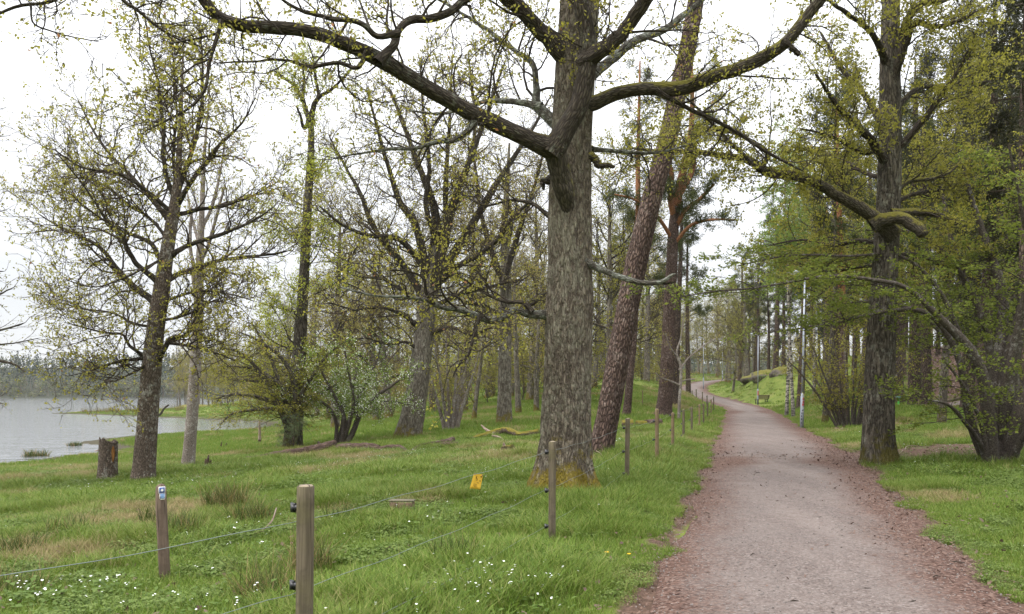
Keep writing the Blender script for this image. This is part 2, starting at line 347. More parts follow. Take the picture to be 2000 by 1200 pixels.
PT = nrm(np.gradient(PC[:, :2], axis=0)); PN = np.stack([PT[:, 1], -PT[:, 0]], 1)        # right-hand normal
def path_dist(x, y):
    """signed distance across the path (right positive), half width there, height of its centre line"""
    x = np.asarray(x, float); y = np.asarray(y, float); sh = x.shape; x = x.ravel(); y = y.ravel()
    o = [np.full(x.shape, 1e3), np.ones(x.shape), np.zeros(x.shape)]
    near = np.where((y > -25) & (y < 185) & (x > -25) & (x < 90))[0]
    for k in range(0, len(near), 20000):
        q = near[k:k + 20000]
        d2 = (x[q, None] - PC[None, :, 0]) ** 2 + (y[q, None] - PC[None, :, 1]) ** 2
        j = d2.argmin(1)
        o[0][q] = (x[q] - PC[j, 0]) * PN[j, 0] + (y[q] - PC[j, 1]) * PN[j, 1]
        far = np.sqrt(d2[np.arange(len(q)), j])
        o[0][q] = np.sign(o[0][q] + 1e-9) * np.maximum(np.abs(o[0][q]), far)
        o[1][q] = PC[j, 3]; o[2][q] = PC[j, 2]
    return [a.reshape(sh) for a in o]
def land(x, y):
    x = np.asarray(x, float); y = np.asarray(y, float); sh = x.shape; x = x.ravel(); y = y.ravel()
    z = np.empty(x.shape)
    for k in range(0, len(x), 40000):
        q = slice(k, k + 40000)
        z[q] = _phi((x[q, None] - CP[None, :, 0]) ** 2 + (y[q, None] - CP[None, :, 1]) ** 2) @ _W[:_n] + _W[_n]
    R = np.hypot(x, y)
    z = z + (1.0 - z) * sstep(150, 330, R)
    wd = water_dist(x, y)
    far = ZW + np.clip(wd, 0, 400) * 0.17 * (0.7 + 0.6 * fbm(x / 130, y / 130, 5)) * np.where(y > 380, 1, 0)
    z = np.where((y > 380), np.minimum(far, ZW + 24), z)
    bank = ZW + (z - ZW) * sstep(-1.5, 17, wd) + np.clip(wd, 0, 4) * 0.02
    z = np.where(wd > 0, bank, ZW - np.minimum(1.5, 0.10 * -wd) - 0.03 + (0))
    return z.reshape(sh)
def height(x, y, detail=True):
    x = np.asarray(x, float); y = np.asarray(y, float)
    z = land(x, y)
    pd, hw, pz = path_dist(x, y)
    a = np.abs(pd)
    k = 1 - sstep(hw + 0.3, hw + 4.0, a)
    z = z + (pz - z) * k
    if detail:
        b = (fbm(x / 1.6, y / 1.6, 3) - 0.5) * 0.16 + (fbm(x / 0.45, y / 0.45, 9, 2) - 0.5) * 0.05
        b = b * sstep(hw + 0.1, hw + 2.0, a) * np.where(z > ZW + 0.05, 1, 0.2)
        z = z + b
    return z
def hz(x, y): return float(height(np.array([x]), np.array([y]))[0])
_YS = np.geomspace(2.2, 420, 4000)
def ground(px, py):
    """world point where the terrain is seen at a photo pixel"""
    X = (px - 1000) / F * _YS; Z = EYE - (py - HY) / F * _YS
    d = Z - height(X, _YS, False)
    j = np.where(d < 0)[0]
    i = j[0] if len(j) else len(_YS) - 1
    return np.array([X[i], _YS[i], hz(X[i], _YS[i])])
def base_at(px, Y):                                # stand something at column px, distance Y
    X = (px - 1000) / F * Y; return np.array([X, Y, hz(X, Y)])

# terrain sheet: rings round the viewpoint, finer in front
th = np.concatenate([np.linspace(-62, 62, 270), np.linspace(62, 298, 60)[1:-1]]) * np.pi / 180
rr = np.geomspace(0.7, 1080, 310)
TH, RR = np.meshgrid(th, rr, indexing='ij')
gx = np.sin(TH) * RR; gy = np.cos(TH) * RR - 1.0
gz = height(gx, gy)
pd, hw, pz = path_dist(gx, gy)
gz = gz - 0.035 * (np.abs(pd) < hw - 0.05)
nt_, nr_ = TH.shape
V = np.stack([gx, gy, gz], -1).reshape(-1, 3)
i = np.arange(nt_)[:, None]; j = np.arange(nr_ - 1)[None, :]; i2 = (i + 1) % nt_
Q = np.stack([i * nr_ + j, i * nr_ + j + 1, i2 * nr_ + j + 1, i2 * nr_ + j], -1).reshape(-1, 4)
Vc = np.array([[0, -1.0, 0.0]]); cidx = len(V)
def litter_zone(x, y):
    """where fallen leaves and needles cover the soil (0..1)"""
    z1 = sstep(-2.5, 2.0, x - 0.5 * y) * sstep(44, 54, y) * (1 - sstep(120, 150, y)) * sstep(0.8, 1.5, land(x, y))
    z2 = np.exp(-(((x - 9.6) / 2.6) ** 2 + ((y - 20.5) / 2.3) ** 2)) * 1.0
    z2 = z2 + np.exp(-(((x - 12.2) / 2.0) ** 2 + ((y - 22) / 2.6) ** 2)) * 0.9
    z3 = np.exp(-(((x - 15.5) / 2.0) ** 2 + ((y - 34) / 4.0) ** 2)) * 0.5
    z4 = np.exp(-(((x - 28.5) / 4) ** 2 + ((y - 92) / 4) ** 2)) * 0.4
    z5 = sstep(6, 12, x) * sstep(112, 130, y) * 0.45
    return np.clip(z1 + z2 + z3 + z4 + z5, 0, 1)
lit = np.clip(litter_zone(V[:, 0], V[:, 1]) + 0.7 * np.exp(-((np.abs(pd.ravel()) - hw.ravel() + 0.05) / 0.28) ** 2), 0, 1)
wet = 1 - sstep(0.0, 0.35, V[:, 2] - ZW)
far_ = sstep(90, 200, np.hypot(V[:, 0], V[:, 1]))
me = mesh_np('ground', V, Q, {'litter': lit, 'wet': wet, 'far': far_})
def ground_mat():
    m = mat('meadow_soil', (0.1, 0.12, 0.04), 0.95, 0.1); N = NT(m)
    p = N.n('NewGeometry').outputs['Position']
    g = N.mix(N.ramp(N.noise(p, 0.9, 5, 0.65), 0.35, 0.65), (0.085, 0.125, 0.022), (0.15, 0.175, 0.04))
    g = N.mix(N.ramp(N.noise(p, 0.35, 4), 0.58, 0.78), g, (0.18, 0.165, 0.065))
    g = N.mix(N.math('MULTIPLY', N.ramp(N.noise(p, 9.0, 4, 0.7), 0.52, 0.62), 0.5), g, (0.05, 0.045, 0.022))
    l = N.mix(N.ramp(N.noise(p, 14.0, 5, 0.7), 0.35, 0.65), (0.05, 0.033, 0.024), (0.135, 0.085, 0.063))
    lf = N.ramp(N.math('ADD', N.attr('litter').outputs['Fac'], N.math('MULTIPLY', N.math('SUBTRACT', N.noise(p, 0.8, 5, 0.65), 0.5), 1.1)), 0.40, 0.58)
    c = N.mix(lf, g, l)
    c = N.mix(N.attr('wet').outputs['Fac'], c, (0.055, 0.048, 0.03))
    c = N.mix(N.ramp(N.n('SeparateXYZ', {0: p}).outputs[1], 380, 420), c, (0.03, 0.032, 0.017))
    N.set(N.b, 'Base Color', c)
    N.set(N.b, 'Normal', N.bump(N.noise(p, 22.0, 5, 0.7), 0.7, 0.05))
    return m
tag(obj('ground', me, ground_mat()), 'green meadow and woodland floor sloping down to the lake', None, None, 'structure')

# lake
me = mesh_np('lake', np.array([(-1000, -70, ZW), (150, -70, ZW), (150, 520, ZW), (-1000, 520, ZW)]), np.array([[0, 1, 2, 3]]), smooth=False)
def water_mat():
    m = mat('lake_water', (0.10, 0.105, 0.11), 0.05, 1.0); N = NT(m)
    p = N.n('NewGeometry').outputs['Position']
    mp1 = N.n('Mapping', {'Vector': p, 'Rotation': (0, 0, 0.25), 'Scale': (0.35, 1.6, 1)}).outputs[0]
    w = N.math('ADD', N.math('MULTIPLY', N.noise(mp1, 1.0, 4, 0.6), 1.0), N.math('MULTIPLY', N.noise(mp1, 0.22, 3), 0.9))
    N.b.inputs['IOR'].default_value = 1.7
    N.set(N.b, 'Normal', N.bump(w, 0.75, 0.12))
    return m
tag(obj('lake', me, water_mat()), 'calm grey lake water with light ripples', None, None, 'structure')

# path strip
ncross = 21
us = np.linspace(-1, 1, ncross)
ws = PC[:, 3:4] * (us[None] * 1.0)
edge = (fbm(PC[:, 1:2] * 0.55 + 40, us[None] * 0 + 3, 21, 4) - 0.5) * 1.0
edge2 = (fbm(PC[:, 1:2] * 0.55 + 90, us[None] * 0 + 7, 23, 4) - 0.5) * 1.0
ws = ws + np.where(us[None] < 0, edge, edge2) * np.abs(us[None]) ** 4 * 0.8
px_ = PC[:, 0:1] + PN[:, 0:1] * ws; py_ = PC[:, 1:2] + PN[:, 1:2] * ws
pz_ = PC[:, 2:3] + 0.05 * (1 - us[None] ** 2) - 0.03 * np.abs(us[None]) ** 8 + (fbm(px_ * 1.3, py_ * 1.3, 8) - 0.5) * 0.03 + 0.012
V = np.stack([px_, py_, pz_], -1).reshape(-1, 3)
i = np.arange(len(PC) - 1)[:, None]; j = np.arange(ncross - 1)[None]
Q = np.stack([i * ncross + j, i * ncross + j + 1, (i + 1) * ncross + j + 1, (i + 1) * ncross + j], -1).reshape(-1, 4)
U = np.repeat(us[None], len(PC), 0).ravel()
me = mesh_np('path', V, Q, {'across': U})
def path_mat():
    m = mat('gravel', (0.25, 0.22, 0.2), 0.95, 0.15); N = NT(m)
    p = N.n('NewGeometry').outputs['Position']
    vor = N.n('TexVoronoi', {'Vector': p, 'Scale': 55.0})
    grain = N.noise(p, 26.0, 6, 0.75)
    big = N.noise(p, 0.55, 4)
    stone = N.cr(N.n('SeparateColor', {0: vor.outputs['Color']}).outputs[0], [(0, (0.06, 0.046, 0.04)), (0.4, (0.13, 0.102, 0.09)), (0.85, (0.20, 0.162, 0.145)), (1, (0.25, 0.218, 0.2))])
    dust = N.mix(grain, (0.078, 0.063, 0.057), (0.20, 0.168, 0.154))
    g = N.mix(N.ramp(N.math('ADD', grain, N.math('MULTIPLY', big, 0.4)), 0.55, 0.85), dust, stone)
    mp2 = N.n('Mapping', {'Vector': p, 'Rotation': (0, 0, 0.33), 'Scale': (2.2, 0.35, 1)}).outputs[0]
    tr = N.noise(mp2, 0.55, 4, 0.6)
    g = N.mix(N.ramp(tr, 0.42, 0.68), g, N.mix(0.45, g, (0.235, 0.195, 0.175)))
    g = N.mix(N.math('MULTIPLY', N.ramp(N.noise(p, 7.0, 5, 0.7), 0.52, 0.66), 0.4), g, (0.085, 0.058, 0.05))
    ch = N.n('TexVoronoi', {'Vector': N.n('Mapping', {'Vector': p, 'Scale': (1.0, 1.8, 1)}).outputs[0], 'Scale': 40.0, 'Randomness': 1.0})
    lit = N.cr(N.n('SeparateColor', {0: ch.outputs['Color']}).outputs[1], [(0, (0.038, 0.022, 0.017)), (0.5, (0.098, 0.056, 0.043)), (0.9, (0.16, 0.10, 0.078)), (1, (0.23, 0.175, 0.15))])
    a = N.attr('across').outputs['Fac']
    e = N.math('ADD', N.math('ABSOLUTE', a), N.math('MULTIPLY', N.math('SUBTRACT', N.noise(p, 0.7, 5, 0.65), 0.5), 0.75))
    e = N.math('ADD', e, N.math('MULTIPLY', N.ramp(a, -0.2, 1.0), 0.18))
    # a belt of fallen leaves lies right across the path under the oaks
    sp = N.n('SeparateXYZ', {0: p})
    by = N.math('ADD', sp.outputs[1], N.math('MULTIPLY', N.noise(p, 0.5, 3), 2.2))
    belt = N.math('MULTIPLY', N.ramp(by, 17.2, 19.0), N.ramp(by, 21.0, 20.2))
    belt2 = N.math('MULTIPLY', N.ramp(by, 58.0, 61.0), N.ramp(by, 68.0, 65.0))
    e = N.math('ADD', e, N.math('MULTIPLY', N.math('ADD', belt, belt2), 0.34))
    lf = N.ramp(N.math('ADD', e, N.math('MULTIPLY', N.math('SUBTRACT', N.noise(p, 18.0, 4, 0.7), 0.5), 0.8)), 0.42, 0.86)
    c = N.mix(lf, g, lit)
    N.set(N.b, 'Base Color', c)
    h = N.math('ADD', N.math('MULTIPLY', vor.outputs['Distance'], -0.8), N.math('ADD', grain, N.math('MULTIPLY', ch.outputs['Distance'], -0.5)))
    N.set(N.b, 'Normal', N.bump(h, 0.8, 0.022))
    return m
tag(obj('path', me, path_mat()), 'winding grey gravel path with brown leaf litter along its edges', None, None, 'structure')
# narrow side path with a timber edge on the right
sp = np.array([(24.0, 49.5), (25.2, 49.9), (26.6, 50.2), (28.2, 50.5), (30, 50.7), (32, 50.8)])
spn = catmull(np.column_stack([sp, sp[:, 0] * 0]), 26)
V = []
for u in np.linspace(-0.7, 0.7, 5):
    xs, ys = spn[:, 0], spn[:, 1] + u; V.append(np.stack([xs, ys, height(xs, ys) + 0.05], 1))
V = np.stack(V, 1).reshape(-1, 3); i = np.arange(25)[:, None]; j = np.arange(4)[None]
Q = np.stack([i * 5 + j + 5, i * 5 + j + 6, i * 5 + j + 1, i * 5 + j], -1).reshape(-1, 4)
me = mesh_np('side_path', V, Q, {'across': np.tile(np.linspace(-.75, .75, 5), 26)})
tag(obj('side_path', me, bpy.data.materials['gravel']), 'short side path of brown chippings on the right lawn', None, None, 'structure')
# ------------------------------------------------------------------ tree tools
def plen(P): return np.linalg.norm(np.diff(P, axis=1), axis=-1).sum(1)
def sample(P, R, idx, t):
    n = P.shape[1]; f = t * (n - 1); i = np.minimum(f.astype(int), n - 2); a = (f - i)
    p = P[idx, i] * (1 - a[:, None]) + P[idx, i + 1] * a[:, None]
    T = nrm(P[idx, i + 1] - P[idx, i]); r = R[idx, i] * (1 - a) + R[idx, i + 1] * a
    return p, T, r
def walk(p, d, L, N, wob, up, g, flat=0.0, curl=0.0):
    m = len(p); P = np.empty((m, N, 3)); P[:, 0] = p; st = (L / (N - 1))[:, None]
    w = np.zeros((m, 3))
    for k in range(1, N):
        w = 0.45 * w + g.normal(0, wob, (m, 3))
        d = d + w; d[:, 2] += up
        if flat: d[:, 2] *= (1 - flat)
        d = nrm(d); P[:, k] = P[:, k - 1] + d * st
    return P
def spawn(P, R, dens, l0, l1, a0, a1, g, N=6, wob=0.18, up=0.05, t0=0.15, t1=1.0, rr=0.6, rk=0.010, rmin=0.003, flat=0.0, out=None, upbias=0.0, taper=0.45, tipchild=True):
    Lp = plen(P); cnt = np.floor(Lp * (t1 - t0) * dens + g.random(len(Lp))).astype(int)
    if tipchild: cnt = np.maximum(cnt, 1)
    idx = np.repeat(np.arange(len(P)), cnt)
    if len(idx) == 0: return np.zeros((0, N, 3)), np.zeros((0, N))
    first = np.concatenate([[0], np.cumsum(cnt)[:-1]]); k = np.arange(len(idx)) - first[idx]
    t = np.clip(t0 + (t1 - t0) * (k + g.random(len(idx))) / cnt[idx], 0, 0.999)
    p, T, r = sample(P, R, idx, t)
    q = g.normal(0, 1, (len(idx), 3)); q[:, 2] += upbias
    if out is not None: q += out * nrm(p - P[:, 0][idx] + 1e-6) * np.array([1, 1, 0])
    q = q - (q * T).sum(1, keepdims=True) * T; q = nrm(q)
    a = g.uniform(a0, a1, len(idx))[:, None]
    d = np.cos(a) * T + np.sin(a) * q
    if flat: d[:, 2] *= (1 - flat); d = nrm(d)
    L = (l0 + (l1 - l0) * g.random(len(idx))) * (1.1 - taper * t)
    L = np.minimum(L, Lp[idx] * 0.9)
    Pn = walk(p, d, L, N, wob, up, g, flat * 0.5)
    r0 = np.minimum(r * rr, rk * L + rmin)
    r0 = np.maximum(r0, rmin)
    s = np.linspace(0, 1, N)[None]
    Rn = r0[:, None] * (1 - 0.75 * s) ; Rn = np.maximum(Rn, rmin * 0.55)
    return Pn, Rn
def leaves(P, g, dens=8, per=4, size=0.05, asp=0.55, spread=0.05, t0=0.3, flat=0.0, tip=True, droop=0.0):
    """leaf tufts along the given twigs -> V (4n,3), quads, var"""
    L = plen(P); cnt = np.floor(L * (1 - t0) * dens + g.random(len(L))).astype(int)
    if tip: cnt = cnt + 1
    idx = np.repeat(np.arange(len(P)), cnt)
    if len(idx) == 0: return None
    t = g.uniform(t0, 1, len(idx))
    if tip:
        e = np.cumsum(cnt) - 1; t[e] = 0.999
    p, T, _ = sample(P, P[:, :, 0] * 0, idx, np.clip(t, 0, .999))
    p = np.repeat(p, per, 0); T = np.repeat(T, per, 0); m = len(p)
    tv = np.repeat(g.random(len(idx)), per)
    p = p + g.normal(0, spread * 0.5, (m, 3))
    a = nrm(T * 0.5 + g.normal(0, 0.8, (m, 3)) + np.array([0, 0, 0.15 - droop]))
    if flat: a[:, 2] *= (1 - flat); a = nrm(a)
    q = g.normal(0, 1, (m, 3))
    if flat: q[:, 2] *= (1 - flat)
    b = nrm(q - (q * a).sum(1, keepdims=True) * a)
    s = size * g.uniform(0.6, 1.25, (m, 1))
    nn = np.cross(a, b)
    V = np.stack([p, p + a * s * 0.5 + b * s * asp * 0.5 + nn * s * 0.08, p + a * s, p + a * s * 0.5 - b * s * asp * 0.5 + nn * s * 0.08], 1).reshape(-1, 3)
    var = np.clip(0.55 * tv + 0.45 * g.random(m), 0, 1)
    return V, var
def leaf_mesh(name, parts):
    V = np.vstack([p[0] for p in parts]); var = np.concatenate([p[1] for p in parts])
    Q = np.arange(len(V)).reshape(-1, 4)
    return mesh_np(name, V, Q, None, {'var': var}, smooth=False)
def tube_mesh(name, sets, off=None):
    """sets of (P, R, sides) -> one mesh"""
    Vs, Qs, Bs = [], [], []; n = 0
    for P, R, sd_ in sets:
        if len(P) == 0: continue
        V, Q, B = tubes(P if off is None else P - off, R, sd_); Vs.append(V); Qs.append(Q + n); Bs.append(B); n += len(V)
    V = np.vstack(Vs); Q = np.vstack(Qs); B = np.vstack(Bs)
    return mesh_np(name, V, Q, {'bark': B})
def pxpoly(pts, Y0, dY=0.0, n=26, g=None, gn=0.02, tipr=None):
    """pts: (px, py, width px) along a limb; Y goes from Y0 to Y0+dY"""
    a = np.array(pts, float); k = len(a)
    s = np.concatenate([[0], np.cumsum(np.hypot(np.diff(a[:, 0]), np.diff(a[:, 1])))]); s /= s[-1]
    Y = Y0 + dY * s
    W = np.stack([(a[:, 0] - 1000) / F * Y, Y, EYE - (a[:, 1] - HY) / F * Y, a[:, 2] / 2 / F * Y], 1)
    c = catmull(W, n)
    P = c[:, :3]; R = np.maximum(c[:, 3], 0.002)
    if g is not None and gn:
        w = np.cumsum(g.normal(0, gn, (n, 3)), 0); w -= np.linspace(0, 1, n)[:, None] * w[-1] ; w[0] = 0
        P = P + w * np.minimum(1, R.mean() * 12)
        g.normal(0, 0.06, n)
    return P, R
def trunk_mesh(name, P, R, sides=48, flare=None, rough=0.02, knots=6, g=None, lean=None):
    """trunk with root flare, buttresses and bark relief"""
    V, Q, B = tubes(P[None], R[None], sides)
    n = len(P); V = V.reshape(n, sides, 3); C0 = P[:, None, :]
    th = np.arange(sides) / sides * 2 * np.pi
    z = P[:, 2] - P[0, 2]; rad = (V - C0)
    f = np.ones((n, sides))
    if flare:
        amt, hgt, lobes = flare
        ph = g.uniform(0, 6.28, 3)
        lob = 0.5 + 0.35 * np.cos(lobes * th + ph[0]) + 0.25 * np.cos((lobes + 2) * th + ph[1])
        f += (amt * np.exp(-np.maximum(z, 0) / hgt))[:, None] * (0.45 + np.maximum(lob, 0)[None] * 0.9)
    zz = np.repeat(z[:, None], sides, 1); tt = np.repeat(th[None], n, 0)
    rg = R[:, None]
    u = np.cos(tt) * 3.0; v = np.sin(tt) * 3.0
    f += rough * 2 * (fbm(u * 2.2 + zz * 0.35, v * 2.2 + 50 + zz * 0.25, 11, 3) - 0.5) * 1.6
    ridge = np.abs(fbm(u * 6 + 9, v * 6 + zz * 1.6, 31, 2) - 0.5) * 2
    f -= rough * 1.6 * (1 - sstep(0.0, 0.25, ridge))
    for k in range(knots):
        kz, kt = g.uniform(0.12, 0.8) * z[-1], g.uniform(0, 6.28)
        dt = np.angle(np.exp(1j * (tt - kt))) * rg; dz = zz - kz; s = g.uniform(0.06, 0.16)
        f += 0.16 * np.exp(-(dt ** 2 + dz ** 2) / s ** 2) * (R.mean() / rg)
    V = C0 + rad * f[:, :, None]
    B = B.reshape(n, sides, 3)
    return mesh_np(name, V.reshape(-1, 3), Q, {'bark': B.reshape(-1, 3)})
def stack(L, n=26):
    return np.stack([l[0] for l in L]), np.stack([l[1] for l in L])

def hand_tree(name, label, cat, Y0, trunk, limbs, mats, levels, leaf, seed, flare=(0.5, 0.35, 5), auto=None, extra_leaf=None, sides=40, rough=0.03, knots=6, nring=120, rmin=0.004, limb_seeds=True, twig_parts=None, trunk_spawn=0, group=None, trunk_dY=0.0, dmul=(1.9, 1.4, 1.6), lw=1.0):
    g = np.random.default_rng(seed)
    tp, tr = pxpoly(trunk, Y0, trunk_dY, nring, None)
    base = tp[0].copy(); gzz = hz(base[0], base[1])
    base[2] = gzz
    tp = tp.copy()
    # start a little under the turf
    tp[0, 2] = min(tp[0, 2], gzz - 0.1)
    root = empty(name, base, label, cat, group)
    tm = trunk_mesh('trunk', tp - base, tr, sides, flare, rough, knots, g)
    obj('trunk', tm, mats[0], root)
    LP, LR = [], []
    for lb in limbs:
        pts = lb['p']; P, R = pxpoly(pts, Y0 + lb.get('y', 0.0), lb.get('dy', 0.0), 26, g, lb.get('gn', 0.012)); R = R * lw
        s8 = 14 if R.max() > 0.08 else 9
        # pull the first point into the parent so that the limb grows out of it
        Pm = P.copy(); Pm[0] = P[0] - nrm(P[1] - P[0]) * min(0.12, R[0])
        jt = np.convolve(np.random.default_rng(len(LP)).random(32) - 0.5, np.ones(7) / 7, 'valid'); Rm = R * (1 + 0.3 * jt * min(1, plen(P[None])[0] / 26 / R.mean() * 2)); Rm[-1] *= 0.3; sl = np.concatenate([[0], np.cumsum(np.linalg.norm(np.diff(P, axis=0), axis=1))]); Rm = Rm * (1 + 0.4 * np.exp(-sl / (1.6 * R[0] + .02)))
        if R.max() > 0.045:
            cc = catmull(np.column_stack([Pm, Rm]), 84); Pc, Rc = cc[:, :3], np.maximum(cc[:, 3], .003); sd_ = 18
            Vl, Ql, Bl = tubes(Pc[None], Rc[None], sd_); Vl = Vl.reshape(84, sd_, 3); tl = np.arange(sd_) / sd_ * 6.2832
            zl = np.concatenate([[0], np.cumsum(np.linalg.norm(np.diff(Pc, axis=0), axis=1))])[:, None]; so = len(LP) * 3.7
            fl = 1 + 0.34 * (fbm(np.cos(tl)[None] * 1.3 + zl * 2.2 + so, np.sin(tl)[None] * 1.3 + zl * 1.1 + so, 55, 4) - 0.5) + 0.12 * (fbm(np.cos(tl)[None] * 5 + zl * 5, np.sin(tl)[None] * 5 + so, 57, 2) - 0.5)
            Vl = Pc[:, None] + (Vl - Pc[:, None]) * fl[:, :, None]
            me = mesh_np('limb', Vl.reshape(-1, 3) - base, Ql, {'bark': Bl})
        else: me = tube_mesh('limb', [(Pm[None] - base, Rm[None], s8)])
        obj('limb', me, lb.get('m', mats[1]), root)
        if not lb.get('bare'): LP.append(P); LR.append(R)
    if auto:
        ap, ar = spawn(tp[None], tr[None], auto['dens'], auto['l0'], auto['l1'], auto.get('a0', 0.7), auto.get('a1', 1.2), g, 26, auto.get('wob', 0.07), auto.get('up', 0.02), auto.get('t0', 0.4), auto.get('t1', 1.0), 0.5, auto.get('rk', 0.012), 0.01, upbias=auto.get('ub', 0.3), flat=auto.get('flat', 0), taper=auto.get('taper', 0.5))
        for k in range(len(ap)):
            obj('limb', tube_mesh('limb', [(ap[k:k + 1] - base, ar[k:k + 1], 7)]), mats[1], root)
            LP.append(ap[k]); LR.append(ar[k])
    P, R = np.stack(LP), np.stack(LR)
    sets = []; allp = []
    for q in range(len(levels)):
        lv = dict(levels[q]); lf = lv.pop('leafy', False); sidesq = lv.pop('sides', 4); rm = lv.pop('rmin', rmin)
        lv['dens'] *= dmul[min(q, 2)]
        if q == 2: lv['N'] = 3
        P, R = spawn(P, R, g=g, rmin=rm, **lv)
        sets.append((P, R, sidesq))
        if lf: allp.append(P)
    if sets: tag(obj('twigs', tube_mesh('twigs', sets, base), mats[2], root), kind='stuff')
    if leaf:
        parts = []
        for P in allp:
            r = leaves(P - base, g, **leaf[1])
            if r: parts.append(r)
        if parts: tag(obj('foliage', leaf_mesh('foliage', parts), leaf[0], root), kind='stuff')
    if extra_leaf:
        parts = [leaves(P - base, g, **extra_leaf[2]) for P in allp]
        parts = [p for p in parts if p]
        tag(obj(extra_leaf[0], leaf_mesh(extra_leaf[0], parts), extra_leaf[1], root), kind='stuff')
    return root, base, allp
def lv(dens, l0, l1, a0=0.6, a1=1.2, N=6, wob=0.16, up=0.03, t0=0.15, sides=4, leafy=False, **k):
    d = dict(dens=dens, l0=l0, l1=l1, a0=a0, a1=a1, N=N, wob=wob, up=up, t0=t0, sides=sides, leafy=leafy); d.update(k); return d
